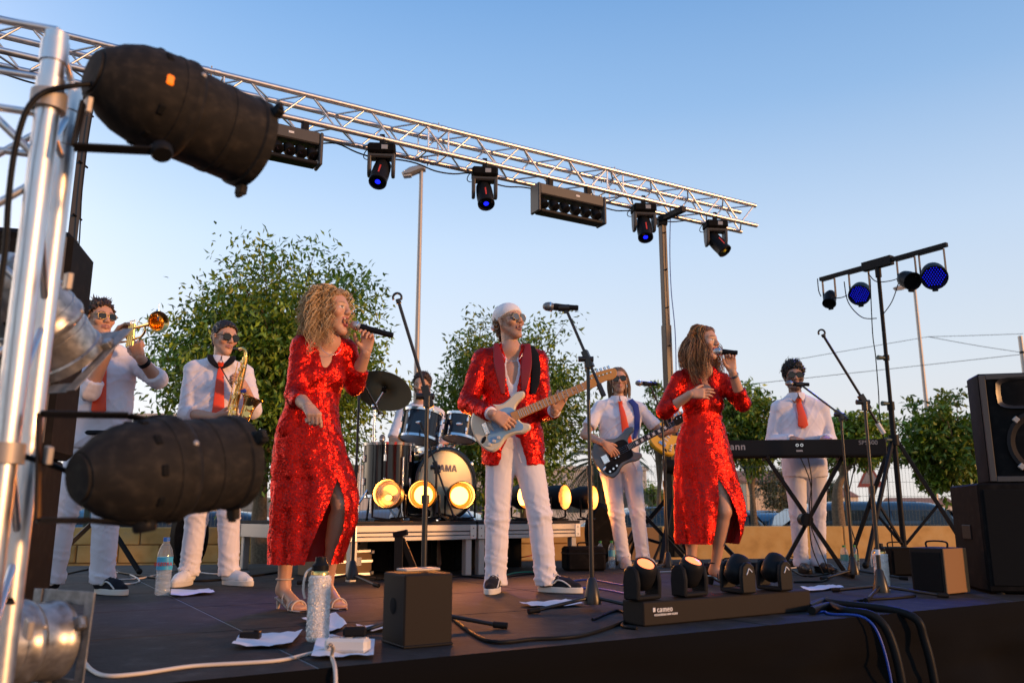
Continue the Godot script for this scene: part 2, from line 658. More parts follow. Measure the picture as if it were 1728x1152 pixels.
func hand_sdf(w: Vector3, d: Vector3, palm: Vector3, thumb: Vector3, curl: Array, tc := 0.5, size := 1.0) -> SDF:
	# w wrist, d where the knuckles lie, palm the way the palm faces, thumb the thumb's side; curl: bend of index, middle, ring, little finger
	var s := SDF.new()
	d = d.normalized()
	palm = (palm - d * palm.dot(d)).normalized()
	var t := d.cross(palm).normalized()
	if t.dot(thumb) < 0: t = -t
	var offs := [0.031, 0.0105, -0.0105, -0.03]
	var lens := [[0.043, 0.026, 0.02], [0.047, 0.03, 0.021], [0.044, 0.028, 0.02], [0.034, 0.021, 0.018]]
	s.cap(w - d * 0.012, w + d * 0.02, 0.026, 0.026, 0.02, palm, 0.25)
	for i in 4:
		var o: float = offs[i]
		s.cap(w + (d * 0.02 + t * o * 0.6) * size, w + (d * (0.09 - absf(o - 0.01) * 0.18) + t * o) * size, 0.0165 * size, 0.0125 * size, 0.012)
		var p := w + (d * (0.09 - absf(o - 0.01) * 0.18) + t * o) * size
		var a := 0.0
		var cu: float = curl[i]
		for g in 3:
			a += cu * [0.85, 1.15, 0.8][g]
			var dir := (d * cos(a) + palm * sin(a) + t * o * 1.6 * cos(a)).normalized()
			var e: Vector3 = p + dir * lens[i][g] * size
			s.cap(p, e, (0.0098 - g * 0.0008) * size, (0.009 - g * 0.0009) * size, 0.003)
			p = e
	var b := w + (d * 0.028 + t * 0.026 + palm * 0.008) * size
	var dir := (d * 0.55 + t * 0.75 * (1.0 - tc * 0.5) + palm * (0.25 + tc * 0.45)).normalized()
	s.cap(w + d * 0.012 + t * 0.012, b, 0.018 * size, 0.016 * size, 0.012)
	for g in 3:
		var e: Vector3 = b + dir * [0.04, 0.032, 0.026][g] * size
		s.cap(b, e, [0.0155, 0.0115, 0.0102][g] * size, [0.0118, 0.0105, 0.0085][g] * size, 0.005)
		b = e
		dir = (dir + d * 0.25 - t * 0.35 * tc + palm * 0.15 * tc).normalized()
	return s

func torso(s: SDF, j: Dictionary, o: float, fem: bool, bulk := 1.0) -> void:
	var f: Vector3 = j.front
	var side: Vector3 = (j.sr - j.sl).normalized()
	var sm: Vector3 = (j.sl + j.sr) * 0.5
	var sw: float = j.sl.distance_to(j.sr) * 0.5
	var down: Vector3 = (j.pe - sm).normalized()
	var cr := (0.08 if fem else 0.096) * bulk + o
	var wr := (0.068 if fem else 0.09) * bulk + o
	var hr := (0.092 if fem else 0.097) * bulk + o
	s.cap(j.sl + side * 0.02, j.sr - side * 0.02, (0.042 if fem else 0.046) + o, -1.0, 0.05)
	s.cap(sm + down * 0.1 + f * 0.012, j.wa + f * 0.012, (0.082 if fem else 0.097) * bulk + o, (0.072 if fem else 0.09) * bulk + o, 0.05)
	for x in [-1.0, 1.0]:
		var a: Vector3 = sm + down * 0.11 + side * x * sw * (0.45 if fem else 0.5)
		var w: Vector3 = j.wa + side * x * (0.045 if fem else 0.062) * bulk
		var p: Vector3 = j.pe + side * x * (0.07 if fem else 0.066) * bulk
		s.cap(a, w, cr, wr, 0.06, f, 0.18)
		s.cap(w, p, wr, hr, 0.06, f, 0.12)
		s.cap(j.nk, j.sl if x < 0 else j.sr, 0.048 + o, 0.04 + o, 0.04)
		if fem: s.cap(sm + down * 0.17 + f * 0.055 + side * x * 0.062, sm + down * 0.17 + f * 0.058 + side * x * 0.062, 0.056 + o, -1.0, 0.035)

func arm(s: SDF, a: Vector3, e: Vector3, w: Vector3, o := 0.0, bulk := 1.0, till := 1.0, flat := 0) -> void:
	s.cap(a, e, 0.052 * bulk + o, 0.043 * bulk + o, 0.03)
	if till > 0.0:
		var q := e.lerp(w, till)
		s.cap(e, q, 0.042 * bulk + o, lerpf(0.042, 0.029, till) * bulk + o, 0.02, Vector3.ZERO, 0.0, flat)

func leg(s: SDF, h: Vector3, k: Vector3, a: Vector3, back: Vector3, fem: bool) -> void:
	s.cap(h, k, 0.082 if fem else 0.085, 0.053 if fem else 0.056, 0.03)
	s.cap(k, a, 0.05 if fem else 0.053, 0.032 if fem else 0.036, 0.02)
	s.cap(k.lerp(a, 0.2) + back * 0.014, k.lerp(a, 0.48) + back * 0.012, 0.047, 0.04, 0.03)

func folds(amp: float, fx: float, fy: float, seed: float) -> Callable:
	return func(p: Vector3, _n: Vector3) -> float:
		var u := p.x * 0.75 + p.y * 0.66
		var w := p.y * 0.75 - p.x * 0.66
		var a := noise.get_noise_3d(u * fx * 0.6 + seed, w * fy * 2.4, p.z * fx)
		var b := noise.get_noise_3d(-w * fx * 0.6 + seed, u * fy * 2.0, p.z * fx + 5.0)
		var d := noise.get_noise_3dv(p * 30.0)
		return amp * (exp(-a * a * 30.0) - 0.35) * 0.9 + amp * (exp(-b * b * 40.0) - 0.3) * 0.55 + amp * 0.12 * d

func leg_folds(j: Dictionary, amp: float) -> Callable:
	var spots := [j.kl, j.kr, j.al, j.ar]
	return func(p: Vector3, _n: Vector3) -> float:
		var near := 0.0
		for i in 4:
			var d: float = absf(p.y - spots[i].y - (0.03 if i > 1 else 0.0))
			if Vector2(p.x - spots[i].x, p.z - spots[i].z).length() < 0.2: near = maxf(near, exp(-d * d / (0.016 if i > 1 else 0.012)))
		var q := Vector3(p.x * 4.5, p.y * 15.0 + p.x * 7.0, p.z * 4.5)
		var a := noise.get_noise_3dv(q)
		var b := noise.get_noise_3dv(Vector3(p.x * 11.0, p.y * 3.0, p.z * 11.0))
		return amp * ((0.2 + near) * (exp(-a * a * 26.0) - 0.4) + 0.35 * (exp(-b * b * 60.0) - 0.25))

func surf(s: SDF, from: Vector3, dir: Vector3) -> Vector3:   # first point of a cloth met from outside
	var all := PackedInt32Array(range(s.A.size()))
	var p := from - dir * 0.35
	for i in 60:
		var d := s.among(p, all)
		if d < 0.0015: break
		p += dir * d * 0.7
	return p

func ribbon(pts: Array, widths: Array, side: Vector3, out: Vector3, thick := 0.006) -> MB:   # a soft band whose edges turn in
	var b := MB.new()
	var g := []
	for i in pts.size():
		var w: float = widths[i] * 0.5
		var p: Vector3 = pts[i]
		var t: Vector3 = (pts[mini(i + 1, pts.size() - 1)] - pts[maxi(i - 1, 0)]).normalized()
		var sd := (side - t * side.dot(t)).normalized()
		var o := sd.cross(t)
		if o.dot(out) < 0: o = -o
		g.append_array([p - sd * w - o * 0.012, p - sd * w, p - sd * w * 0.85 + o * thick * 0.7, p + o * thick, p + sd * w * 0.85 + o * thick * 0.7, p + sd * w, p + sd * w - o * 0.012])
	b.grid(g, pts.size(), 7)
	return b

func on_cloth(s: SDF, list: Array, front: Vector3, lift := 0.004) -> Array:
	return list.map(func(p): return surf(s, p, -front) + front * lift)

func head_basis(face: Vector3, tilt := 0.0) -> Basis:
	var b := look(face)
	return b.rotated(face.normalized(), tilt)

func figure(label: String, group: String, j: Dictionary, o: Dictionary) -> Dictionary:
	# queues the meshes of one person; finish_figures() turns them into nodes
	var f := {"label": label, "group": group, "j": j, "o": o, "body": [], "wear": []}
	var fem: bool = o.get("female", false)
	o.neck = j.nk
	var hb: Basis = o.head
	f.body.append(job(head_sdf(j.hd, hb, o), 0.0048))
	var s := SDF.new()
	s.tint = skin_tint(o.skin)
	s.cap(j.hd + hb * Vector3(0, -0.06, -0.02), j.nk, 0.044 if fem else 0.05, 0.05, 0.03)
	torso(s, j, 0.0, fem, o.get("bulk", 1.0))
	arm(s, j.sl, j.el, j.wl, 0.0, o.get("arm", 1.0))
	arm(s, j.sr, j.er, j.wr, 0.0, o.get("arm", 1.0))
	for x in ["l", "r"]:
		var fwd: Vector3 = j["toe" + x]
		leg(s, j["h" + x], j["k" + x], j["a" + x], -fwd, fem)
		var a: Vector3 = j["a" + x]
		if fem:
			var ball: Vector3 = a + fwd * 0.125; ball.y = 0.035
			s.cap(a - fwd * 0.02 - Vector3(0, 0.025, 0), ball, 0.03, 0.028, 0.02)
			s.cap(a, a - fwd * 0.025 - Vector3(0, 0.03, 0), 0.03, 0.027, 0.02)
			var sd := fwd.cross(Vector3.UP)
			for i in 5:
				var b := ball + sd * (i - 2) * 0.0145
				b.y = 0.03
				s.cap(b - fwd * 0.02, b + fwd * (0.058 - absf(i - 1.2) * 0.008) - Vector3(0, 0.012, 0), 0.016, 0.0085, 0.008)
		else:
			s.cap(a, Vector3(a.x, 0.05, a.z) + fwd * 0.06, 0.036, 0.03, 0.02)
	f.body.append(job(s, 0.0125))
	for h in o.hands:   # [wrist, knuckle direction, palm direction, thumb side, curls, thumb closing]
		var hs := hand_sdf(h[0], h[1], h[2], h[3], h[4], h[5], 0.93 if fem else 1.0)
		hs.tint = skin_tint(o.skin)
		f.body.append(job(hs, 0.0036))
	figures.append(f)
	return f

func wear(f: Dictionary, called: String, s: SDF, m: Material, cell := 0.0105) -> SDF:
	job(s, cell)
	f.wear.append([called, s, m])
	return s

func shirt(f: Dictionary, m: Material, sleeve: float, amp := 0.007, seed := 0.0, o := 0.014, bulk := 1.0) -> SDF:
	# sleeve: 0.5 ends above the elbow, 1 at the elbow, 2 at the wrist
	var j: Dictionary = f.j
	var s := SDF.new()
	torso(s, j, o, false, bulk * f.o.get("bulk", 1.0))
	for x in ["l", "r"]:
		var a: Vector3 = j["s" + x]; var e: Vector3 = j["e" + x]; var w: Vector3 = j["w" + x]
		if sleeve <= 1.0:
			s.cap(a, a.lerp(e, sleeve), 0.05 + o * 0.6, 0.056 + o * 0.6, 0.02, Vector3.ZERO, 0.0, 1)
		else:
			s.cap(a, e, 0.05 + o, 0.043 + o, 0.018)
			var q := e.lerp(w, sleeve - 1.0)
			s.cap(e, q, 0.046 + o, lerpf(0.046, 0.036, sleeve - 1.0) + o, 0.02, Vector3.ZERO, 0.0, 1)
			var qq := e.lerp(w, maxf(sleeve - 1.0 - 0.2, 0.0))
			s.cap(qq, q, lerpf(0.046, 0.038, sleeve - 1.0) + o * 1.25, -1.0, 0.004, Vector3.ZERO, 0.0, 3)
	s.planes.append([j.nk + Vector3(0, 0.028, 0) + j.front * 0.02, (Vector3.UP + j.front * 0.35).normalized()])
	s.planes.append([j.pe - Vector3(0, 0.06, 0), Vector3.DOWN])
	s.disp = folds(amp, 7.0, 5.0, seed)
	return wear(f, "shirt", s, m)

func collar(j: Dictionary, m: float) -> MB:
	var b := MB.new()
	var up: Vector3 = (j.hd - j.nk).normalized()
	var c: Vector3 = j.nk + up * 0.012
	var bs := look(j.front, up)
	for x in [-1.0, 1.0]:
		var g := []
		for i in 9:
			var a := lerpf(0.06, PI, i / 8.0)
			var d: Vector3 = bs.x * sin(a) * x + bs.z * cos(a)
			var drop := 0.05 - 0.02 * i / 8.0
			if i == 0: drop = 0.03
			if i == 1: drop = 0.075
			g.append_array([c + d * (0.062 + m) + bs.y * (0.03 + 0.012 * i / 8.0), c + d * (0.071 + m) + bs.y * (0.02 + 0.01 * i / 8.0), c + d * (0.078 + m) + bs.y * (0.028 - drop)])
		b.grid(g, 9, 3)
	return b

func bare_torso(f: Dictionary, o: float) -> SDF:
	var s := SDF.new()
	torso(s, f.j, o, false, f.o.get("bulk", 1.0))
	return s

func tie(f: Dictionary, o: float, m: Material, length: float, sway := Vector3.ZERO) -> void:
	var j: Dictionary = f.j
	var s := bare_torso(f, o)
	var top: Vector3 = j.nk + Vector3(0, -0.012, 0) + j.front * 0.05
	var list := []
	var widths := []
	for i in 12:
		var t := i / 11.0
		list.append(top + (j.wa - j.nk).normalized() * length * t + sway * t)
		widths.append(0.04 if i == 0 else (0.034 if i == 1 else lerpf(0.036, 0.088, t) * (0.25 if i == 11 else 1.0)))
	var pts := on_cloth(s, list, j.front, 0.013)
	pts[0] += j.front * 0.012
	f.ties = [ribbon(pts, widths, j.front.cross(Vector3.UP), j.front, 0.007), m]

func trousers(f: Dictionary, m: Material, loose := 1.0, amp := 0.007, belt := 0.04, hem := 0.03) -> SDF:
	var j: Dictionary = f.j
	var s := SDF.new()
	var side: Vector3 = (j.hr - j.hl).normalized()
	var bulk: float = f.o.get("bulk", 1.0)
	for x in [["l", -1.0], ["r", 1.0]]:
		var h: Vector3 = j["h" + x[0]]; var k: Vector3 = j["k" + x[0]]; var a: Vector3 = j["a" + x[0]]
		s.cap(j.pe + side * x[1] * 0.066 * bulk + Vector3(0, belt + 0.03, 0), h, 0.11 * bulk, 0.102 * bulk, 0.05, j.front, 0.1)
		s.cap(h, k, 0.096 * bulk, 0.07 * loose, 0.03)
		var he := Vector3(a.x, a.y - 0.05 + hem, a.z)
		s.cap(k, he, 0.068 * loose, 0.06 * loose, 0.02, Vector3.ZERO, 0.0, 1)
		s.cap(he.lerp(k, 0.13), he, 0.063 * loose + 0.004, 0.06 * loose + 0.005, 0.004, Vector3.ZERO, 0.0, 3)
	s.planes.append([j.pe + Vector3(0, belt, 0), Vector3.UP])
	s.disp = leg_folds(j, amp)
	return wear(f, "trousers", s, m)

func seams(f: Dictionary) -> void:   # stitched pocket openings and fly of the trousers
	var j: Dictionary = f.j
	var s: SDF
	var m: Material
	for w in f.wear:
		if w[0] == "trousers": s = w[1]; m = w[2]
	var side: Vector3 = (j.hr - j.hl).normalized()
	f.extra = f.get("extra", [])
	for x in [-1.0, 1.0]:
		var p := []
		for i in 6: p.append(j.pe + side * x * (0.085 + 0.011 * i) + Vector3(0, 0.03 - 0.0045 * i * i, 0))
		f.extra.append(["pocket_seam", MB.new().tube(PackedVector3Array(on_cloth(s, p, j.front, 0.003)), 0.0035, 5), m])
	var q := []
	for i in 7: q.append(j.pe + side * (0.012 + 0.0008 * i * i) + Vector3(0, 0.03 - 0.024 * i, 0))
	f.extra.append(["fly_seam", MB.new().tube(PackedVector3Array(on_cloth(s, q, j.front, 0.002)), 0.003, 5), m])

func hair_cap(f: Dictionary, grow: Vector3, shift: Vector3, line: Vector3, tilt: float, amp: float, freq: float) -> SDF:
	var j: Dictionary = f.j
	var b: Basis = f.o.head
	var s := SDF.new()
	s.ell(j.hd + b * (Vector3(0, 0.046, -0.016) + shift), b, Vector3(0.08, 0.087, 0.1) + grow, 0.02)
	s.cap(j.hd + b * Vector3(0, 0.0, -0.055), j.hd + b * Vector3(0, -0.055, -0.05), 0.06, 0.045, 0.03)
	s.planes.append([j.hd + b * line, (b * Vector3(0, -cos(tilt), sin(tilt))).normalized()])
	var hc: Color = f.o.hair
	var inv := b.transposed()
	s.disp = func(p: Vector3, _n: Vector3) -> float:
		var l: Vector3 = inv * (p - j.hd)
		return amp * (noise.get_noise_3dv(Vector3(l.x * freq * 2.0, l.y * freq, l.z * freq * 0.7)) + 0.4 * noise.get_noise_3dv(l * freq * 3.0))
	s.tint = func(p: Vector3) -> Color:
		var l: Vector3 = inv * (p - j.hd)
		return hc * (0.85 + 0.5 * noise.get_noise_3dv(Vector3(l.x * 160.0, l.y * 30.0, l.z * 60.0)))
	return wear(f, "hair", s, mats.hair, 0.006)

func strands(b: MB, root: Vector3, path: Array, r: float, curl: float, turns: float, phase: float, col: Color) -> void:
	var pts := PackedVector3Array()
	var rad := []
	var sp := spline(path, 10)
	var k := sp.size()
	for i in k:
		var t := float(i) / (k - 1)
		var tg: Vector3 = (sp[mini(i + 1, k - 1)] - sp[maxi(i - 1, 0)]).normalized()
		var x := tg.cross(Vector3(0.3, 0.2, 0.9)).normalized()
		var y := tg.cross(x)
		var a := phase + t * turns * TAU
		var am := curl * smoothstep(0.05, 0.35, t)
		pts.append(sp[i] + x * cos(a) * am + y * sin(a) * am)
		rad.append(r * (1.0 - 0.75 * t * t))
	b.col = col
	b.tube(pts, rad, 5, false)

func sunglasses(f: Dictionary, lens: Material, frame: Material, rx := 0.027, ry := 0.023, rnd := false) -> void:
	var j: Dictionary = f.j
	var b: Basis = f.o.head
	var fr := MB.new()
	var ln := MB.new()
	for x in [-1.0, 1.0]:
		var c: Vector3 = j.hd + b * Vector3(0.033 * x, 0.011, 0.101)
		var bs := b.rotated(b.y, 0.14 * x)
		var poly := PackedVector2Array()
		var ring := []
		for i in 19:
			var a := TAU * i / 18.0
			var w := Vector2(cos(a), sin(a))
			if not rnd: w = Vector2(signf(w.x) * absf(w.x) ** 0.7, signf(w.y) * absf(w.y) ** 0.75)
			var p := Vector2(w.x * rx, w.y * ry)
			if i < 18: poly.append(p)
			ring.append(c + bs * Vector3(p.x, p.y, 0))
		ln.prism(poly, c, bs, 0.003, 0.0)
		fr.tube(PackedVector3Array(ring), 0.0023, 6)
		fr.tube(PackedVector3Array([c + bs * Vector3(rx * x, ry * 0.4, 0), j.hd + b * Vector3(0.082 * x, 0.02, 0.07), j.hd + b * Vector3(0.084 * x, 0.016, -0.005)]), 0.0026, 6)
	fr.tube(PackedVector3Array([j.hd + b * Vector3(-0.008, 0.016, 0.103), j.hd + b * Vector3(0, 0.019, 0.105), j.hd + b * Vector3(0.008, 0.016, 0.103)]), 0.0024, 6)
	f.glasses = [ln, lens, fr, frame]

func finish_figures() -> void:
	for f in figures:
		var j: Dictionary = f.j
		var at: Vector3 = (j.al + j.ar) * 0.5
		at.y = f.o.get("base", 0.0)
		var o := thing("person", f.label, "person", at, f.group)
		f.node = o
		part("body", merged(f.body), mats.skin, o)
		for w in f.wear: f[w[0]] = part(w[0], merged([w[1]]), w[2], o)
		for e in f.get("extra", []): part(e[0], e[1], e[2], o)
		if f.has("ties"): part("tie", f.ties[0], f.ties[1], o)
		if f.has("glasses"):
			var g := part("sunglasses", f.glasses[2], f.glasses[3], o)
			sub("lens", f.glasses[0], f.glasses[1], g)

func shoe(o: Node, a: Vector3, fwd: Vector3, kind: String) -> void:
	# a the ankle; the shoe stands on the stage under it
	fwd.y = 0
	fwd = fwd.normalized()
	var xf := Transform3D(look(fwd), Vector3(a.x, a.y - 0.085, a.z) - fwd * 0.05 - o.position)
	var m := {"white": mats.sneaker, "skate": mats.black_suede, "suede": mats.grey_suede, "dress": mats.black_leather}
	var sh := inst("shoe", shoe_mesh[0 if kind != "dress" else 3], m[kind], o, xf)
	inst("sole", shoe_mesh[1], mats.dress_sole if kind == "dress" else (mats.gum_white if kind != "suede" else mats.grey_sole), sh)
	if kind != "dress": inst("laces", shoe_mesh[2], mats.gum_white, sh)
	if kind == "skate": inst("side_stripe", shoe_mesh[4], mats.gum_white, sh)

var shoe_mesh: Array = []
func make_shoes() -> Array:
	var s := SDF.new()
	s.cap(Vector3(0, 0.055, 0.045), Vector3(0, 0.045, 0.185), 0.041, 0.041, 0.02)
	s.cap(Vector3(0, 0.042, 0.185), Vector3(0, 0.034, 0.245), 0.042, 0.03, 0.02)
	s.cap(Vector3(0, 0.06, 0.05), Vector3(0, 0.115, 0.046), 0.043, 0.041, 0.02, Vector3.ZERO, 0.0, 1)
	s.cap(Vector3(0, 0.085, 0.085), Vector3(0, 0.062, 0.16), 0.028, 0.024, 0.02)
	s.planes.append([Vector3(0, 0.03, 0), Vector3.DOWN])
	job(s, 0.006)
	var d := SDF.new()
	d.cap(Vector3(0, 0.045, 0.045), Vector3(0, 0.038, 0.19), 0.036, 0.036, 0.02)
	d.cap(Vector3(0, 0.036, 0.19), Vector3(0, 0.028, 0.275), 0.036, 0.02, 0.02)
	d.cap(Vector3(0, 0.05, 0.05), Vector3(0, 0.11, 0.046), 0.038, 0.036, 0.02, Vector3.ZERO, 0.0, 1)
	d.planes.append([Vector3(0, 0.018, 0), Vector3.DOWN])
	job(d, 0.006)
	return [s, d]

func finish_shoes(sd: Array) -> void:
	var out := PackedVector2Array()
	for i in 28:
		var a := TAU * i / 28.0
		var y := sin(a)
		out.append(Vector2(cos(a) * (0.047 + 0.008 * y) , 0.139 + y * 0.146))
	var bs := Basis(Vector3.RIGHT, Vector3.BACK, Vector3.UP)
	var sole := MB.new().prism(out, Vector3(0, 0.017, 0), bs, 0.034, 0.004)
	var laces := MB.new()
	for i in 5:
		var z := 0.095 + i * 0.02
		var y := 0.112 - i * 0.0075
		laces.tube(PackedVector3Array([Vector3(-0.024, y - 0.012, z), Vector3(0, y, z + 0.004), Vector3(0.024, y - 0.012, z + 0.008)]), 0.004, 5)
	for x in [-1.0, 1.0]: laces.tube(PackedVector3Array([Vector3(0, 0.115, 0.093), Vector3(0.022 * x, 0.118, 0.105), Vector3(0.034 * x, 0.096, 0.12)]), 0.0035, 5)
	var st := MB.new()
	for x in [-1.0, 1.0]:
		var pts := []
		for p in [[0.05, 0.07, 0.04], [0.0495, 0.064, 0.075], [0.049, 0.056, 0.11], [0.047, 0.075, 0.135], [0.046, 0.07, 0.17], [0.0465, 0.05, 0.205], [0.044, 0.036, 0.22]]: pts.append(Vector3(p[0] * x * 0.92, p[1], p[2]))
		st.tube(spline(pts, 4), 0.0048, 5)
	shoe_mesh = [merged([sd[0]]).mesh(), sole.mesh(), laces.mesh(), merged([sd[1]]).mesh(), st.mesh()]

func sequins(src: MB, r: float, tilt: float, gap: float, rng: RandomNumberGenerator, keep = null) -> MB:   # small discs sewn over a cloth
	var b := MB.new()
	var nv := PackedVector3Array()
	var nn := PackedVector3Array()
	var ni := PackedInt32Array()
	var area := gap * gap
	var owed := 0.0
	for i in range(0, src.ix.size(), 3):
		var a := src.v[src.ix[i]]; var p := src.v[src.ix[i + 1]]; var d := src.v[src.ix[i + 2]]
		var cr := (p - a).cross(d - a)
		owed += cr.length() * 0.5 / area
		var q := src.n[src.ix[i]]
		while owed > 0.0:
			owed -= 1.0
			var u := rng.randf(); var w := rng.randf()
			if u + w > 1.0: u = 1.0 - u; w = 1.0 - w
			var at := a + (p - a) * u + (d - a) * w
			if keep != null and not keep.call(at): continue
			var m := (q + Vector3(rng.randfn(), rng.randfn(), rng.randfn()) * tilt).normalized()
			var x := m.cross(Vector3(0.31, 0.9, 0.2)).normalized()
			var y := m.cross(x)
			at += q * 0.0016
			var f := nv.size()
			for k in 5:
				var an := TAU * k / 5.0
				nv.append(at + (x * cos(an) + y * sin(an)) * r)
				nn.append(m)
			ni.append_array([f, f + 1, f + 2, f, f + 2, f + 3, f, f + 3, f + 4])
	b.v = nv; b.n = nn; b.ix = ni
	return b

func skirt(rings: Array, cols: int, folds_n: float, amp: float, seed: float) -> MB:
	# ring: [centre, half width, half depth, middle of the slit (radians), half opening]
	var g := []
	var rows := 0
	for i in rings.size() - 1:
		for k in (4 if i < rings.size() - 2 else 5):
			var t := k / 4.0
			var a: Array = rings[i]; var b: Array = rings[i + 1]
			var c: Vector3 = a[0].lerp(b[0], t)
			var ds := float(i + t) / (rings.size() - 1)
			for q in cols:
				var w := float(q) / (cols - 1)
				var gap := lerpf(a[4], b[4], t)
				var an := lerpf(a[3], b[3], t) + gap + w * (TAU - 2.0 * gap)
				var f := amp * ds * (sin(an * folds_n + seed + c.y * 3.0) + 0.7 * sin(an * folds_n * 2.3 + seed * 2.0 - c.y * 5.0)) + 0.006 * noise.get_noise_3d(an * 3.0, c.y * 16.0, seed)
				var rx: float = lerpf(a[1], b[1], t) + f
				var rz: float = lerpf(a[2], b[2], t) + f
				g.append(c + Vector3(cos(an) * rx, 0, sin(an) * rz))
			rows += 1
	var b := MB.new().grid(g, rows, cols)
	for i in b.n.size(): b.n[i] = -b.n[i]
	return b

var who := {}
const SKIN := Color(0.58, 0.315, 0.2)

func queue_people() -> void:
	var fist := [1.15, 1.2, 1.2, 1.25]
	var band := "musicians of the band on the stage"
	# --- singer with blond curls ---
	var j := joints(4.4, {"hd": [560, 527], "nk": [551, 577], "sl": [510, 585, -0.04], "sr": [584, 591, 0.1], "wa": [530, 662], "pe": [521, 728], "el": [499, 667, -0.13], "wl": [519, 686, -0.33],
		"er": [598, 650, 0.17], "wr": [617, 595, 0.05], "hl": [505, 742, -0.05], "hr": [540, 744, 0.05], "kl": [487, 868, -0.03], "kr": [577, 850, -0.04], "al": [479, 987, -0.02], "ar": [552, 978, 0.1]})
	j.front = Vector3(0.5, 0, 0.866); j.toel = Vector3(0.7, 0, 0.71); j.toer = Vector3(0.6, 0, 0.8)
	j.m0 = px(597, 550, 4.42); j.m1 = px(661, 566, 4.42)
	var mx: Vector3 = (j.m1 - j.m0).normalized()
	var f := figure("woman in a red sequin dress with blond curls singing beside the box monitor", band, j, {"female": true, "skin": SKIN, "hair": Color(0.36, 0.22, 0.1), "head": head_basis(Vector3(0.93, 0.06, 0.36), 0.02), "mouth": 0.034,
		"hands": [[j.wl, Vector3(0.55, -0.55, 0.62), Vector3(-0.35, -0.5, -0.6), Vector3(0.2, 0.9, 0.2), fist, 0.8], [j.wr, Vector3(0.12, 0.95, 0.1), Vector3(-0.1, 0.1, 0.9), -mx, [0.75, 0.95, 1.05, 0.9], 0.6]]})
	who.singer = f
	var s := SDF.new()
	torso(s, j, 0.009, true)
	for x in ["l", "r"]:
		s.cap(j["s" + x], j["e" + x], 0.06, 0.053, 0.025)
		s.cap(j["e" + x], j["e" + x].lerp(j["w" + x], 0.5), 0.053, 0.046, 0.02, Vector3.ZERO, 0.0, 1)
	var v := SDF.new()
	var vb: Vector3 = j.wa.lerp(j.nk, 0.5) + j.front * 0.105
	v.cap(j.nk + j.front * 0.05 + Vector3(0, 0.04, 0), vb, 0.078, 0.034, 0.01)
	v.cap(j.nk + Vector3(0, 0.07, 0), j.nk + j.front * 0.05, 0.075, 0.06, 0.02)
	s.minus(v, 0.004)
	s.disp = folds(0.0045, 4.0, 9.0, 3.0)
	wear(f, "dress", s, mats.red_cloth, 0.0105)
	hair_cap(f, Vector3(0.006, 0.004, 0.01), Vector3.ZERO, Vector3(0, 0.088, 0.07), 0.75, 0.01, 40.0)
	# --- guitarist in the red jacket ---
	j = joints(5.35, {"hd": [860, 545], "nk": [862, 590], "sl": [815, 608, 0.0], "sr": [907, 609, 0.03], "wa": [862, 695], "pe": [866, 752], "el": [789, 680, -0.12], "wl": [832, 699, -0.36],
		"er": [917, 694, 0.0], "wr": [937, 693, -0.21], "hl": [845, 770], "hr": [890, 770], "kl": [839, 872, -0.02], "kr": [910, 868, -0.04], "al": [836, 976], "ar": [922, 974, -0.03]})
	j.al.y = 0.088; j.ar.y = 0.088
	j.front = Vector3(0.12, 0, 0.99); j.toel = Vector3(-0.15, 0, 1).normalized(); j.toer = Vector3(0.93, 0, 0.37)
	f = figure("man in a red sequin jacket and white cap playing a cream electric guitar", band, j, {"skin": SKIN, "hair": Color(0.06, 0.035, 0.022), "head": head_basis(Vector3(0.66, 0.14, 0.73), 0.03), "mouth": 0.014, "beard": 0.3,
		"hands": [[j.wl, Vector3(0.8, -0.45, 0.0), Vector3(0.1, -0.25, -0.95), Vector3(0.4, 0.9, 0), [0.5, 0.6, 0.7, 0.75], 0.8], [j.wr, Vector3(0.35, 0.85, 0.12), Vector3(0.1, 0.0, 1), Vector3(-1, 0.2, 0), [0.85, 0.95, 1.0, 1.05], 0.3]]})
	who.guitar = f
	s = shirt(f, mats.white_shirt, 1.95, 0.002, 1.0, 0.004)
	v = SDF.new()
	v.cap(j.nk + j.front * 0.07 + Vector3(0, 0.05, 0), j.nk.lerp(j.wa, 0.6) + j.front * 0.115, 0.072, 0.018, 0.01)
	s.minus(v, 0.004)
	trousers(f, mats.white_denim, 1.12, 0.0065, 0.05, 0.005)
	s = SDF.new()
	torso(s, j, 0.02, false)
	for x in [-1.0, 1.0]: s.cap(j.pe + Vector3(0.07 * x, 0.06, 0), j.pe + Vector3(0.085 * x, -0.13, 0), 0.112, 0.118, 0.05, Vector3.ZERO, 0.0, 1)
	for x in ["l", "r"]:
		s.cap(j["s" + x] + Vector3(0, 0.006, 0), j["e" + x], 0.066, 0.06, 0.022)
		s.cap(j["e" + x], j["e" + x].lerp(j["w" + x], 0.9), 0.06, 0.048, 0.02, Vector3.ZERO, 0.0, 1)
	v = SDF.new()
	v.cap(j.nk + j.front * 0.09 + Vector3(0, 0.06, 0), j.nk.lerp(j.wa, 0.9) + j.front * 0.135, 0.085, 0.025, 0.02)
	v.cap(j.nk.lerp(j.wa, 0.98) + j.front * 0.135, j.pe + j.front * 0.15 + Vector3(-0.02, -0.16, 0), 0.02, 0.11, 0.02)
	v.cap(j.nk + Vector3(0, 0.09, 0), j.nk + Vector3(0, 0.03, 0), 0.085, 0.07, 0.02)
	s.minus(v, 0.006)
	s.disp = folds(0.005, 5.0, 4.5, 5.0)
	wear(f, "jacket", s, mats.red_cloth, 0.0105)
	f.jacket_sdf = s
	sunglasses(f, mats.grey_lens, mats.thin_frame, 0.025, 0.024, true)
	s = hair_cap(f, Vector3(0.004, 0.0, 0.004), Vector3(0, -0.01, -0.006), Vector3(0, 0.02, 0.0), 0.95, 0.006, 40.0)
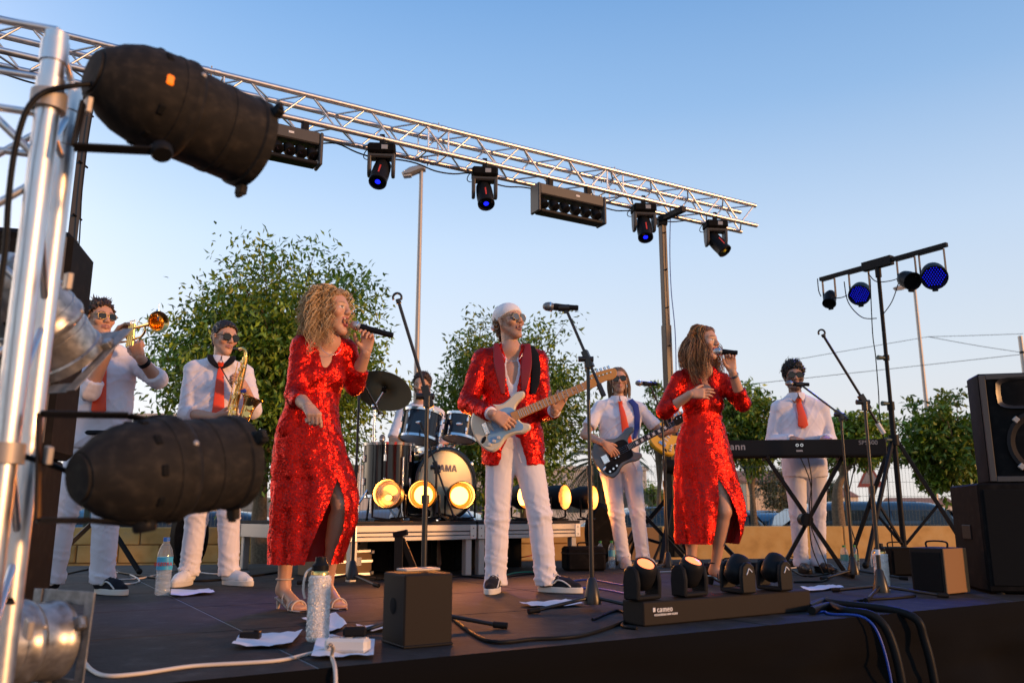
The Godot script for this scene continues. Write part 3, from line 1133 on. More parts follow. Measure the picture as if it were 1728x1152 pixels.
	s.cap(j.hd + f.o.head * Vector3(0, -0.01, -0.075), j.hd + f.o.head * Vector3(0, -0.11, -0.07), 0.05, 0.028, 0.03)
	s = SDF.new()
	s.ell(j.hd + f.o.head * Vector3(0, 0.056, -0.018), f.o.head, Vector3(0.09, 0.086, 0.108), 0.01)
	s.cap(j.hd + f.o.head * Vector3(-0.03, 0.0, -0.115), j.hd + f.o.head * Vector3(0.03, 0.0, -0.115), 0.03, -1.0, 0.03, f.o.head.y, 0.4)
	s.planes.append([j.hd + f.o.head * Vector3(0, 0.058, 0.08), (f.o.head * Vector3(0, -0.9, 0.38)).normalized()])
	s.disp = folds(0.0012, 8.0, 8.0, 2.0)
	wear(f, "cap", s, mats.white_cotton, 0.006)
	# --- bassist ---
	j = joints(7.7, {"hd": [1044, 643], "nk": [1044, 677], "sl": [1011, 689], "sr": [1079, 690], "wa": [1046, 748], "pe": [1047, 785], "el": [987, 733, -0.1], "wl": [1020, 748, -0.36],
		"er": [1117, 731, 0.0], "wr": [1140, 724, -0.2], "hl": [1031, 797], "hr": [1065, 797], "kl": [1041, 868, -0.03], "kr": [1076, 866, -0.02], "al": [1053, 942], "ar": [1086, 942]})
	j.al.y = 0.088; j.ar.y = 0.088
	j.front = Vector3(0.02, 0, 1).normalized(); j.toel = Vector3(0.05, 0, 1).normalized(); j.toer = Vector3(0.3, 0, 1).normalized()
	f = figure("long-haired man in a short-sleeved white shirt playing a grey bass guitar", band, j, {"skin": SKIN, "hair": Color(0.19, 0.11, 0.055), "head": head_basis(Vector3(-0.03, -0.02, 1), 0.06), "beard": 0.55, "arm": 0.95,
		"hands": [[j.wl, Vector3(0.65, -0.6, 0.0), Vector3(0.0, -0.2, -0.95), Vector3(0.5, 0.8, 0), [0.35, 0.45, 0.5, 0.55], 0.4], [j.wr, Vector3(0.35, 0.85, 0.12), Vector3(0.1, 0.0, 1), Vector3(-1, 0.2, 0), [0.8, 0.9, 0.95, 1.0], 0.3]]})
	who.bass = f
	s = shirt(f, mats.white_shirt, 0.72, 0.005, 4.0, 0.016)
	s.planes[1][0] = j.pe - Vector3(0, 0.1, 0)
	f.tie_args = [0.018, 0.43, Vector3(0.06, 0, 0)]
	trousers(f, mats.white_denim, 1.0, 0.006, 0.03)
	sunglasses(f, mats.dark_lens, mats.black_plastic, 0.028, 0.024)
	hair_cap(f, Vector3(0.002, 0.002, 0.002), Vector3.ZERO, Vector3(0, 0.09, 0.07), 0.75, 0.004, 30.0)
	# --- singer with brown waves ---
	j = joints(5.85, {"hd": [1189, 580], "nk": [1184, 620], "sl": [1147, 641, -0.02], "sr": [1220, 644, 0.05], "wa": [1186, 710], "pe": [1188, 765], "el": [1122, 694, -0.07], "wl": [1166, 665, -0.2],
		"er": [1253, 681, -0.08], "wr": [1236, 626, -0.2], "hl": [1173, 780], "hr": [1205, 780, -0.02], "kl": [1168, 874], "kr": [1222, 862, -0.1], "al": [1167, 957], "ar": [1207, 957, 0.04]})
	j.front = Vector3(0.3, 0, 0.95).normalized(); j.toel = Vector3(0.1, 0, 1).normalized(); j.toer = Vector3(0.55, 0, 0.84)
	j.m0 = px(1209, 593, 5.63); j.m1 = px(1245, 595, 5.63)
	mx = (j.m1 - j.m0).normalized()
	f = figure("woman in a red sequin dress with long brown waves singing beside the keyboard", band, j, {"female": true, "skin": SKIN, "hair": Color(0.17, 0.075, 0.03), "head": head_basis(Vector3(0.72, 0.02, 0.69), -0.02), "mouth": 0.014,
		"hands": [[j.wl, Vector3(0.9, 0.05, 0.15), Vector3(0.1, -0.2, -0.95), Vector3(0, 1, 0), [0.25, 0.3, 0.4, 0.5], 0.3], [j.wr, Vector3(-0.15, 0.95, 0.1), Vector3(-0.1, 0.1, 0.9), -mx, [0.7, 0.85, 0.9, 0.7], 0.6]]})
	who.singer2 = f
	s = SDF.new()
	torso(s, j, 0.009, true)
	for x in ["l", "r"]:
		s.cap(j["s" + x], j["e" + x], 0.06, 0.054, 0.025)
		s.cap(j["e" + x], j["e" + x].lerp(j["w" + x], 0.42), 0.054, 0.048, 0.02, Vector3.ZERO, 0.0, 1)
	v = SDF.new()
	vb = j.wa.lerp(j.nk, 0.5) + j.front * 0.105
	v.cap(j.nk + j.front * 0.05 + Vector3(0, 0.04, 0), vb, 0.078, 0.034, 0.01)
	v.cap(j.nk + Vector3(0, 0.07, 0), j.nk + j.front * 0.05, 0.075, 0.06, 0.02)
	s.minus(v, 0.004)
	s.disp = folds(0.0045, 4.0, 9.0, 8.0)
	wear(f, "dress", s, mats.red_cloth, 0.0105)
	hair_cap(f, Vector3(0.003, 0.002, 0.006), Vector3.ZERO, Vector3(0, 0.088, 0.07), 0.75, 0.005, 40.0)
	# --- keyboard player ---
	j = joints(7.15, {"hd": [1340, 637], "nk": [1344, 672], "sl": [1314, 690], "sr": [1386, 689], "wa": [1352, 745], "pe": [1358, 782], "el": [1303, 744, 0.02], "wl": [1341, 741, -0.22],
		"er": [1402, 744, 0.02], "wr": [1392, 740, -0.24], "hl": [1342, 795], "hr": [1376, 795], "kl": [1347, 868, -0.03], "kr": [1380, 866], "al": [1353, 950], "ar": [1382, 950]})
	j.al.y = 0.088; j.ar.y = 0.088
	j.front = Vector3(-0.08, 0, 1).normalized(); j.toel = Vector3(-0.1, 0, 1).normalized(); j.toer = Vector3(0.25, 0, 1).normalized()
	f = figure("curly-haired man in a white suit standing at the keyboard", band, j, {"skin": Color(0.4, 0.22, 0.15), "hair": Color(0.012, 0.009, 0.008), "head": head_basis(Vector3(-0.16, -0.04, 1), 0.0), "beard": 0.9, "bulk": 0.97,
		"hands": [[j.wl, Vector3(0.2, -0.15, 0.95), Vector3(0, -1, 0), Vector3(1, 0, 0), [0.4, 0.4, 0.45, 0.5], 0.3], [j.wr, Vector3(-0.1, -0.15, 0.95), Vector3(0, -1, 0), Vector3(-1, 0, 0), [0.4, 0.4, 0.45, 0.5], 0.3]]})
	who.keys = f
	s = shirt(f, mats.white_shirt, 1.9, 0.002, 6.0, 0.004)
	f.tie_args = [0.016, 0.26, Vector3.ZERO]
	trousers(f, mats.white_suit, 1.0, 0.005, 0.03, 0.01)
	s = SDF.new()
	torso(s, j, 0.018, false, 0.94)
	for x in [-1.0, 1.0]: s.cap(j.pe + Vector3(0.065 * x, 0.06, 0), j.pe + Vector3(0.075 * x, -0.12, 0), 0.11, 0.115, 0.05, Vector3.ZERO, 0.0, 1)
	for x in ["l", "r"]:
		s.cap(j["s" + x] + Vector3(0, 0.006, 0), j["e" + x], 0.066, 0.054, 0.014)
		s.cap(j["e" + x], j["e" + x].lerp(j["w" + x], 0.9), 0.053, 0.045, 0.012, Vector3.ZERO, 0.0, 1)
	v = SDF.new()
	v.cap(j.nk + j.front * 0.09 + Vector3(0, 0.06, 0), j.nk.lerp(j.wa, 0.75) + j.front * 0.135, 0.08, 0.022, 0.02)
	v.cap(j.nk + Vector3(0, 0.09, 0), j.nk + Vector3(0, 0.03, 0), 0.08, 0.066, 0.02)
	s.minus(v, 0.005)
	s.disp = folds(0.004, 5.0, 4.0, 7.0)
	wear(f, "suit_jacket", s, mats.white_suit, 0.0105)
	sunglasses(f, mats.dark_lens, mats.black_plastic, 0.03, 0.023)
	s = hair_cap(f, Vector3(0.012, 0.016, 0.01), Vector3(0, 0.012, -0.002), Vector3(0, 0.075, 0.08), 0.85, 0.016, 75.0)
	# --- saxophonist ---
	j = joints(5.85, {"hd": [378, 573], "nk": [373, 612], "sl": [326, 624], "sr": [412, 630, 0.08], "wa": [368, 712], "pe": [362, 762], "el": [314, 698, -0.05], "wl": [364, 704, -0.18],
		"er": [427, 692, 0.02], "wr": [414, 656, -0.15], "hl": [344, 778], "hr": [382, 778], "kl": [332, 870, -0.02], "kr": [386, 868, -0.03], "al": [318, 966], "ar": [386, 964]})
	j.al.y = 0.088; j.ar.y = 0.088
	j.front = Vector3(0.3, 0, 0.95).normalized(); j.toel = Vector3(-0.05, 0, 1).normalized(); j.toer = Vector3(0.85, 0, 0.5).normalized()
	f = figure("short-haired man in a white shirt with rolled sleeves playing a saxophone", band, j, {"skin": SKIN, "hair": Color(0.03, 0.018, 0.012), "head": head_basis(Vector3(0.74, -0.1, 0.66), -0.04), "arm": 1.05,
		"hands": [[j.wl, Vector3(0.85, 0.0, 0.1), Vector3(0.2, 0.2, -0.9), Vector3(0.2, 0.9, 0.2), [0.7, 0.8, 0.85, 0.9], 0.5], [j.wr, Vector3(-0.25, 0.45, 0.4), Vector3(-0.6, -0.1, -0.3), Vector3(-0.2, 0.5, -0.7), [0.9, 0.95, 1.0, 1.05], 0.5]]})
	who.sax = f
	s = shirt(f, mats.white_shirt, 1.28, 0.0055, 9.0, 0.015)
	f.tie_args = [0.018, 0.4, Vector3.ZERO]
	trousers(f, mats.white_denim, 1.1, 0.0065, 0.03)
	sunglasses(f, mats.dark_lens, mats.black_plastic, 0.027, 0.022)
	s = hair_cap(f, Vector3(0.002, 0.004, 0.006), Vector3(0, 0.006, 0.004), Vector3(0, 0.086, 0.07), 0.78, 0.007, 45.0)
	# --- trumpeter ---
	j = joints(5.2, {"hd": [168, 541], "nk": [177, 588], "sl": [132, 610, -0.02], "sr": [222, 608, 0.1], "wa": [170, 692], "pe": [162, 742], "el": [150, 660, -0.18], "wl": [190, 572, -0.28],
		"er": [265, 640, 0.0], "wr": [236, 604, -0.16], "hl": [142, 762], "hr": [182, 762], "kl": [106, 868, -0.02], "kr": [178, 872, -0.03], "al": [86, 978], "ar": [172, 978]})
	j.al.y = 0.088; j.ar.y = 0.088
	j.front = Vector3(0.35, 0, 0.94).normalized(); j.toel = Vector3(-0.2, 0, 1).normalized(); j.toer = Vector3(0.88, 0, 0.48).normalized()
	f = figure("man in a white shirt with an orange tie raising a trumpet beside the tall speaker", band, j, {"skin": SKIN, "hair": Color(0.055, 0.03, 0.018), "head": head_basis(Vector3(0.78, 0.02, 0.62), 0.03), "arm": 1.05, "bulk": 1.02,
		"hands": [[j.wl, Vector3(0.5, 0.7, 0.1), Vector3(0.5, -0.75, -0.1), Vector3(-0.5, 0.3, 0.8), [0.55, 0.6, 0.6, 0.65], 0.4], [j.wr, Vector3(-0.35, 0.85, 0.1), Vector3(-0.1, 0.2, -0.9), Vector3(-0.8, 0.1, 0.3), [1.05, 1.1, 1.1, 1.1], 0.5]]})
	who.trumpet = f
	s = shirt(f, mats.white_shirt, 1.22, 0.0055, 12.0, 0.016)
	f.tie_args = [0.018, 0.44, Vector3(0.0, 0, 0)]
	trousers(f, mats.white_denim, 1.15, 0.007, 0.04)
	sunglasses(f, mats.dark_lens, mats.thin_frame, 0.026, 0.02)
	s = hair_cap(f, Vector3(0.006, 0.008, 0.006), Vector3(0, 0.006, 0.0), Vector3(0, 0.085, 0.075), 0.72, 0.014, 38.0)
	# --- drummer ---
	j = joints(8.0, {"hd": [712, 653], "nk": [708, 686], "sl": [678, 700], "sr": [740, 700], "wa": [708, 755], "pe": [708, 790], "el": [664, 742, -0.1], "wl": [690, 752, -0.35],
		"er": [752, 742, -0.1], "wr": [742, 752, -0.35], "hl": [692, 794, -0.03], "hr": [726, 794, -0.03], "kl": [672, 802, -0.45], "kr": [744, 802, -0.45], "al": [672, 872, -0.42], "ar": [744, 872, -0.42]})
	j.al.y = 0.488; j.ar.y = 0.488
	j.front = Vector3(0.1, 0, 1).normalized(); j.toel = Vector3(-0.1, 0, 1).normalized(); j.toer = Vector3(0.1, 0, 1).normalized()
	f = figure("bearded man in a white shirt sitting behind the drum kit", band, j, {"skin": SKIN, "hair": Color(0.06, 0.03, 0.016), "head": head_basis(Vector3(-0.2, -0.08, 1), 0.0), "beard": 0.85, "base": 0.4,
		"hands": [[j.wl, Vector3(0.3, 0, 0.9), Vector3(0, -1, 0), Vector3(1, 0, 0), fist, 0.7], [j.wr, Vector3(-0.2, 0, 0.9), Vector3(0, -1, 0), Vector3(-1, 0, 0), fist, 0.7]]})
	who.drums = f
	shirt(f, mats.white_shirt, 0.95, 0.005, 15.0, 0.016)
	trousers(f, mats.white_denim, 1.0, 0.006, 0.03)
	hair_cap(f, Vector3(0.006, 0.012, 0.006), Vector3(0, 0.01, 0.0), Vector3(0, 0.088, 0.07), 0.75, 0.013, 42.0)

func dress_people() -> void:
	var rng := RandomNumberGenerator.new()
	rng.seed = 11
	for k in who:
		if who[k].has("tie_args"):
			var a: Array = who[k].tie_args
			tie(who[k], a[0], mats.orange_tie, a[1], a[2])
	for k in ["bass", "sax", "trumpet", "keys"]:
		var f: Dictionary = who[k]
		f.extra = f.get("extra", [])
		f.extra.append(["collar", collar(f.j, 0.006), mats.white_shirt])
	# skirts, hair and sequins
	var X := func(x: float, y: float, z: float) -> Vector3: return px(x, y, z)
	var ring := func(y: float, l: float, r: float, z: float, deep: float, slit: float, gap: float) -> Array:
		var a := px(l, y, z); var b := px(r, y, z)
		return [(a + b) * 0.5, a.distance_to(b) * 0.5, deep, slit, gap]
	var sk := skirt([ring.call(664, 494, 566, 4.4, 0.1, 0.75, 0.0), ring.call(700, 476, 569, 4.4, 0.115, 0.75, 0.0), ring.call(735, 465, 576, 4.4, 0.135, 0.75, 0.0), ring.call(770, 460, 586, 4.4, 0.15, 0.76, 0.0), ring.call(803, 458, 596, 4.4, 0.155, 0.78, 0.0), ring.call(812, 458, 598, 4.4, 0.155, 0.8, 0.05),
		ring.call(845, 457, 602, 4.38, 0.16, 0.82, 0.22), ring.call(890, 455, 594, 4.38, 0.165, 0.85, 0.38), ring.call(925, 455, 580, 4.37, 0.17, 0.88, 0.42), ring.call(950, 455, 572, 4.36, 0.17, 0.9, 0.44)], 110, 5.0, 0.012, 1.0)
	var f: Dictionary = who.singer
	f.extra = [["skirt", sk, mats.red_cloth]]
	f.skirt_src = sk
	var b: Basis = f.o.head
	var hd: Vector3 = f.j.hd
	var hair := MB.new()
	hair.colored = true
	var base := SDF.new()
	for i in 1500:
		# curls start all over the scalp and fall past the shoulders
		var th := rng.randf_range(-2.75, 2.75)      # 0 = back of the head
		var ph := rng.randf_range(0.05, 1.5)
		var dir := Vector3(sin(th) * sin(ph), cos(ph), -cos(th) * sin(ph))
		if dir.z > 0.25 and dir.y < 0.75: continue
		var p0 := Vector3(0, 0.045, -0.014) + dir * Vector3(0.08, 0.09, 0.1)
		var len := rng.randf_range(0.16, 0.33)
		var out := Vector3(dir.x, 0, dir.z).normalized() * rng.randf_range(0.025, 0.06)
		if dir.z > 0.0: out += Vector3(signf(dir.x) * 0.03, 0, -0.03)
		var p1 := p0 + out + Vector3(0, -0.01, 0)
		var p2 := p1 + out * 0.25 + Vector3(0, -len * 0.5, 0)
		var p3 := p1 + out * rng.randf_range(-0.5, 0.3) + Vector3(0, -len, 0)
		var g := rng.randf_range(0.55, 1.25)
		var col := Color(0.7, 0.48, 0.25) * g
		if rng.randf() < 0.3: col = Color(0.38, 0.23, 0.1) * g
		strands(hair, p0, [hd + b * p0, hd + b * p1, hd + b * p2, hd + b * p3], rng.randf_range(0.0014, 0.0028), rng.randf_range(0.009, 0.021), rng.randf_range(4.0, 6.5), rng.randf() * TAU, col)
	f.extra.append(["hair_locks", hair, mats.hair])
	f.extra.append(["necklace", MB.new().tube(PackedVector3Array(arc_pts(f.j.nk + f.j.front * 0.07 + Vector3(0, -0.025, 0), f.j.front.cross(Vector3.UP), Vector3.DOWN + f.j.front * 0.35, 0.06, 0.3, PI - 0.3, 12)), 0.0016, 5), mats.silver])
	# the other singer
	var sk2 := skirt([ring.call(714, 1152, 1221, 5.85, 0.105, 1.35, 0.0), ring.call(742, 1143, 1227, 5.85, 0.125, 1.35, 0.0), ring.call(775, 1139, 1235, 5.85, 0.145, 1.35, 0.0), ring.call(806, 1139, 1243, 5.85, 0.15, 1.34, 0.0), ring.call(812, 1139, 1245, 5.85, 0.15, 1.33, 0.05),
		ring.call(840, 1140, 1253, 5.83, 0.16, 1.25, 0.2), ring.call(870, 1140, 1256, 5.83, 0.165, 1.15, 0.36), ring.call(900, 1141, 1249, 5.83, 0.165, 1.05, 0.5), ring.call(917, 1143, 1243, 5.83, 0.165, 1.0, 0.56)], 110, 5.0, 0.015, 4.0)
	f = who.singer2
	f.extra = [["skirt", sk2, mats.red_cloth]]
	f.skirt_src = sk2
	b = f.o.head
	hd = f.j.hd
	hair = MB.new()
	hair.colored = true
	for i in 1700:
		var th := rng.randf_range(-2.7, 2.7)
		var ph := rng.randf_range(0.05, 1.45)
		var dir := Vector3(sin(th) * sin(ph), cos(ph), -cos(th) * sin(ph))
		if dir.z > 0.22 and dir.y < 0.78: continue
		var p0 := Vector3(0, 0.045, -0.014) + dir * Vector3(0.08, 0.09, 0.1)
		var len := rng.randf_range(0.26, 0.42)
		var sd := Vector3(dir.x, 0, dir.z).normalized()
		var p1 := p0 + sd * rng.randf_range(0.012, 0.03) + Vector3(0, -0.02, 0)
		if dir.z > 0.0: p1 += Vector3(signf(dir.x) * 0.022, 0, -0.02)
		var p2 := p1 + sd * rng.randf_range(0.02, 0.06) + Vector3(0, -len * 0.45, 0)
		var p3 := p2 + sd * rng.randf_range(-0.03, 0.03) + Vector3(0, -len * 0.55, 0.03)
		var g := rng.randf_range(0.5, 1.2)
		var col := Color(0.22, 0.095, 0.035) * g
		if rng.randf() < 0.35: col = Color(0.44, 0.22, 0.08) * g
		strands(hair, p0, [hd + b * p0, hd + b * p1, hd + b * p2, hd + b * p3], rng.randf_range(0.0014, 0.0028), rng.randf_range(0.008, 0.02), 2.1, th * 2.5 + rng.randf() * 1.0, col)
	f.extra.append(["hair_locks", hair, mats.hair])
	f.extra.append(["wristwatch", MB.new().lathe([[0.032, -0.008], [0.036, -0.008], [0.036, 0.008], [0.032, 0.008]], f.j.wr + (f.j.er - f.j.wr).normalized() * 0.035, f.j.er - f.j.wr, 16), mats.silver])
	# long straight hair of the bassist and curls of the keyboard player
	for k in ["bass", "keys", "trumpet", "drums"]:
		f = who[k]
		b = f.o.head
		hd = f.j.hd
		hair = MB.new()
		hair.colored = true
		for i in (260 if k == "bass" else 240):
			var th := rng.randf_range(-2.5, 2.5)
			var ph := rng.randf_range(0.1, 1.5)
			var dir := Vector3(sin(th) * sin(ph), cos(ph), -cos(th) * sin(ph))
			if dir.z > 0.2 and dir.y < 0.75: continue
			var p0 := Vector3(0, 0.048, -0.014) + dir * Vector3(0.08, 0.09, 0.1)
			var sd := Vector3(dir.x, 0, dir.z).normalized()
			var g := rng.randf_range(0.6, 1.3)
			var col: Color = f.o.hair * g
			if k == "bass":
				if absf(dir.x) < 0.3 and dir.z > 0.0: continue
				var p1 := p0 + sd * 0.012 + Vector3(signf(dir.x) * 0.008, -0.04, 0)
				var p3 := Vector3(p1.x * 1.05, -rng.randf_range(0.13, 0.2), p1.z * 0.8)
				strands(hair, p0, [hd + b * p0, hd + b * p1, hd + b * (p1.lerp(p3, 0.5) + sd * 0.008), hd + b * p3], 0.0045, 0.002, 1.0, rng.randf() * TAU, col)
			else:
				var q := dir + Vector3(rng.randfn(), rng.randfn(), rng.randfn()) * 0.5
				var l := 0.03 if k == "keys" else 0.024
				var p2 := p0 + q * l * rng.randf_range(0.5, 1.0)
				strands(hair, p0, [hd + b * p0, hd + b * p0.lerp(p2, 0.5), hd + b * p2], 0.0034, 0.009 if k == "keys" else 0.003, 1.6 if k == "keys" else 0.5, rng.randf() * TAU, col)
		f.extra = f.get("extra", [])
		f.extra.append(["hair_locks", hair, mats.hair])
	# straps, lapels, belt
	f = who.guitar
	var j: Dictionary = f.j
	f.extra = f.get("extra", [])
	for x in [-1.0, 1.0]:
		var list := []
		var wd := []
		for i in 9:
			var t := i / 8.0
			list.append(j.nk + Vector3(x * lerpf(0.085, 0.045, t), lerpf(0.03, -0.31, t), 0))
			wd.append([0.03, 0.045, 0.06, 0.068, 0.066, 0.06, 0.05, 0.036, 0.02][i])
		var pts := on_cloth(bare_torso(f, 0.03), list, j.front, 0.01)
		f.extra.append(["lapel", ribbon(pts.map(func(p): return p + Vector3(x * 0.02, 0, 0)), wd, Vector3.RIGHT, j.front, 0.003), mats.red_satin])
	var sl := []
	for p in [[892, 588], [899, 602], [902, 625], [900, 648], [896, 668]]: sl.append(px(p[0], p[1], 5.35))
	f.extra.append(["guitar_strap", ribbon(on_cloth(bare_torso(f, 0.03), sl, j.front, 0.012), [0.055, 0.06, 0.06, 0.058, 0.03], Vector3.RIGHT, j.front, 0.004), mats.black_strap])
	f.extra.append(["necklace", MB.new().tube(PackedVector3Array(arc_pts(j.nk + j.front * 0.075 + Vector3(0, -0.03, 0), Vector3.RIGHT, Vector3.DOWN + j.front * 0.3, 0.065, 0.2, PI - 0.2, 12)), 0.002, 5), mats.silver])
	f = who.bass
	j = f.j
	sl = []
	for p in [[1062, 676], [1070, 686], [1073, 705], [1072, 722], [1068, 742]]: sl.append(px(p[0], p[1], 7.7))
	f.extra.append(["guitar_strap", ribbon(on_cloth(bare_torso(f, 0.018), sl, j.front, 0.016), [0.05, 0.055, 0.055, 0.05, 0.03], Vector3.RIGHT, j.front, 0.005), mats.blue_strap])
	f = who.sax
	j = f.j
	for x in [-1.0, 1.0]:
		sl = []
		for i in 7:
			var t := i / 6.0
			sl.append(j.nk + j.front.cross(Vector3.UP) * x * lerpf(0.075, 0.008, t * t) + Vector3(0, lerpf(0.045, -0.05, t), 0))
		f.extra.append(["neck_strap", ribbon(on_cloth(bare_torso(f, 0.02), sl, j.front, 0.016), [0.045, 0.045, 0.042, 0.04, 0.036, 0.03, 0.02], j.front.cross(Vector3.UP), j.front, 0.006), mats.black_strap])
	f.extra.append(["strap_cord", MB.new().cyl(j.nk + j.front * 0.13 + Vector3(0, -0.05, 0), px(392, 655, 5.62), 0.004, 0.004, 6), mats.black_strap])
	f = who.trumpet
	j = f.j
	for k in ["guitar", "bass", "sax", "trumpet", "keys"]:
		seams(who[k])
	var belt := MB.new()
	belt.tube(PackedVector3Array(arc_pts(j.pe + Vector3(0, 0.035, 0), Vector3.RIGHT * 1.6, j.front * 1.02, 0.112, 0, TAU, 28)), 0.016, 6)
	f.extra.append(["belt", belt, mats.black_strap])
	f.extra.append(["wristwatch", MB.new().lathe([[0.032, -0.014], [0.038, -0.012], [0.038, 0.012], [0.032, 0.014]], j.wr + (j.er - j.wr).normalized() * 0.045, j.er - j.wr, 16), mats.black_plastic])

func sew_sequins() -> void:
	var rng := RandomNumberGenerator.new()
	rng.seed = 5
	for k in ["singer", "singer2", "guitar"]:
		var f: Dictionary = who[k]
		var src := MB.new()
		for w in f.wear:
			if w[0] in ["dress", "jacket"]: w[1].into(src)
		if f.has("skirt_src"):
			var m := MB.new()
			m.v = f.skirt_src.v; m.n = f.skirt_src.n; m.ix = f.skirt_src.ix; m.c = f.skirt_src.c
			var at: Vector3 = f.node.get_meta("origin")
			for i in m.v.size(): m.v[i] += at
			src.join(m)
		var host: Node = f.get("dress", f.get("jacket"))
		var q := sub("sequins", sequins(src, 0.0038 if k != "guitar" else 0.0055, 0.13 if k != "guitar" else 0.12, 0.0048 if k != "guitar" else 0.0068, rng), mats.sequin if k != "guitar" else mats.sequin_flat, host)
		q.set_meta("kind", "stuff")

func make_materials() -> void:
	var weave := noise_tex(0.35, FastNoiseLite.TYPE_VALUE, 256, null, true, 1.2, 2)
	var soft := noise_tex(0.012, FastNoiseLite.TYPE_SIMPLEX_SMOOTH, 512, null, true, 6.0, 4)
	var m := mat("skin", Color.WHITE, 0.48)
	m.vertex_color_use_as_albedo = true
	m.subsurf_scatter_enabled = true
	m.subsurf_scatter_strength = 0.12
	m = mat("hair", Color.WHITE, 0.45)
	m.vertex_color_use_as_albedo = true
	m.backlight_enabled = true
	m.backlight = Color(0.25, 0.2, 0.15)
	for k in [["white_shirt", lin(0.77, 0.73, 0.77), 0.8], ["white_denim", lin(0.76, 0.72, 0.75), 0.85], ["white_suit", lin(0.7, 0.68, 0.74), 0.8], ["white_cotton", lin(0.78, 0.75, 0.75), 0.85], ["orange_tie", lin(0.85, 0.07, 0.015), 0.5], ["red_satin", lin(0.22, 0.004, 0.004), 0.5], ["black_strap", lin(0.012, 0.012, 0.014), 0.6], ["blue_strap", lin(0.02, 0.04, 0.25), 0.5],
		["red_cloth", lin(0.34, 0.006, 0.005), 0.6], ["sneaker", lin(0.76, 0.74, 0.72), 0.5], ["black_suede", lin(0.018, 0.018, 0.022), 0.85], ["grey_suede", lin(0.5, 0.46, 0.42), 0.85], ["gum_white", lin(0.68, 0.63, 0.55), 0.7], ["grey_sole", lin(0.5, 0.47, 0.42), 0.7]]:
		m = mat(k[0], k[1], k[2])
		m.normal_enabled = true
		m.normal_texture = weave
		m.normal_scale = 0.35
		m.rim_enabled = true
		m.rim = 0.25
		tri_planar(m, 6.0)
	mat("black_leather", lin(0.015, 0.014, 0.014), 0.3)
	mat("dress_sole", lin(0.02, 0.018, 0.015), 0.6)
	m = mat("sequin", lin(0.7, 0.013, 0.006), 0.34, 0.85)
	m = mat("sequin_flat", lin(0.66, 0.012, 0.006), 0.32, 0.85)
	mat("dark_lens", lin(0.006, 0.006, 0.007), 0.06)
	m = mat("grey_lens", lin(0.16, 0.17, 0.17), 0.08, 0.3)
	mat("black_plastic", lin(0.012, 0.012, 0.013), 0.4)
	mat("thin_frame", lin(0.35, 0.25, 0.12), 0.3, 0.9)
	mat("silver", lin(0.7, 0.7, 0.7), 0.25, 1.0)
	# metal, plastic, wood
	var smudge := noise_tex(0.01, FastNoiseLite.TYPE_SIMPLEX_SMOOTH, 512, ramp([[0.0, Color(0.55, 0.55, 0.55)], [1.0, Color(1, 1, 1)]]), false, 1.0, 5)
	m = mat("aluminium", lin(0.72, 0.71, 0.7), 0.5, 1.0)
	m.roughness_texture = smudge
	tri_planar(m, 3.0)
	m = mat("par_silver", lin(0.62, 0.6, 0.57), 0.42, 0.75)
	m.roughness_texture = smudge
	m.albedo_texture = smudge
	tri_planar(m, 5.0)
	m = mat("gel_frame", lin(0.42, 0.41, 0.4), 0.5, 0.4)
	m.albedo_texture = smudge
	tri_planar(m, 5.0)
	var dust := noise_tex(0.012, FastNoiseLite.TYPE_SIMPLEX_SMOOTH, 512, ramp([[0.0, lin(0.012, 0.011, 0.0105)], [0.5, lin(0.018, 0.0165, 0.015)], [0.72, lin(0.033, 0.028, 0.023)], [1.0, lin(0.06, 0.05, 0.04)]]), false, 1.0, 5)
	m = mat("par_black", Color.WHITE, 0.75)
	m.metallic_specular = 0.3
	m.albedo_texture = dust
	m.normal_enabled = true
	m.normal_texture = soft
	m.normal_scale = 0.25
	tri_planar(m, 4.0)
	m = mat("black_box", Color(0.6, 0.6, 0.63), 0.7)
	m.metallic_specular = 0.22
	m.albedo_texture = dust
	tri_planar(m, 1.5)
	m = mat("black_steel", lin(0.013, 0.013, 0.014), 0.42)
	mat("black_matte", lin(0.01, 0.01, 0.01), 0.85)
	mat("rubber", lin(0.012, 0.012, 0.012), 0.55)
	mat("chrome", lin(0.75, 0.75, 0.76), 0.15, 1.0)
	mat("brass", lin(0.8, 0.5, 0.16), 0.2, 1.0)
	mat("dark_brass", lin(0.45, 0.25, 0.08), 0.3, 1.0)
	mat("white_plastic", lin(0.7, 0.66, 0.6), 0.45)
	mat("white_print", lin(0.7, 0.7, 0.7), 0.6)
	mat("grey_print", lin(0.32, 0.33, 0.34), 0.6)
	mat("red_print", lin(0.65, 0.04, 0.02), 0.5)
	mat("cable", lin(0.012, 0.012, 0.012), 0.45)
	mat("blue_cable", lin(0.01, 0.05, 0.3), 0.45)
	mat("white_cable", lin(0.62, 0.55, 0.48), 0.5)
	mat("red_cable", lin(0.5, 0.03, 0.02), 0.45)
	mat("green_cable", lin(0.02, 0.25, 0.15), 0.45)
	m = mat("paper", lin(0.72, 0.74, 0.8), 0.85)
	# the stage floor: dark phenolic board with scuffs
	var scuff := noise_tex(0.008, FastNoiseLite.TYPE_SIMPLEX_SMOOTH, 1024, ramp([[0.0, lin(0.024, 0.0228, 0.0215)], [0.45, lin(0.031, 0.0295, 0.028)], [0.7, lin(0.037, 0.035, 0.033)], [1.0, lin(0.065, 0.061, 0.057)]]), false, 1.0, 6)
	m = mat("deck", Color.WHITE, 0.72)
	m.albedo_texture = scuff
	m.metallic_specular = 0.3
	m.normal_enabled = true
	m.normal_texture = weave
	m.normal_scale = 0.25
	tri_planar(m, 0.8)
	mat("joint", lin(0.22, 0.21, 0.2), 0.6)
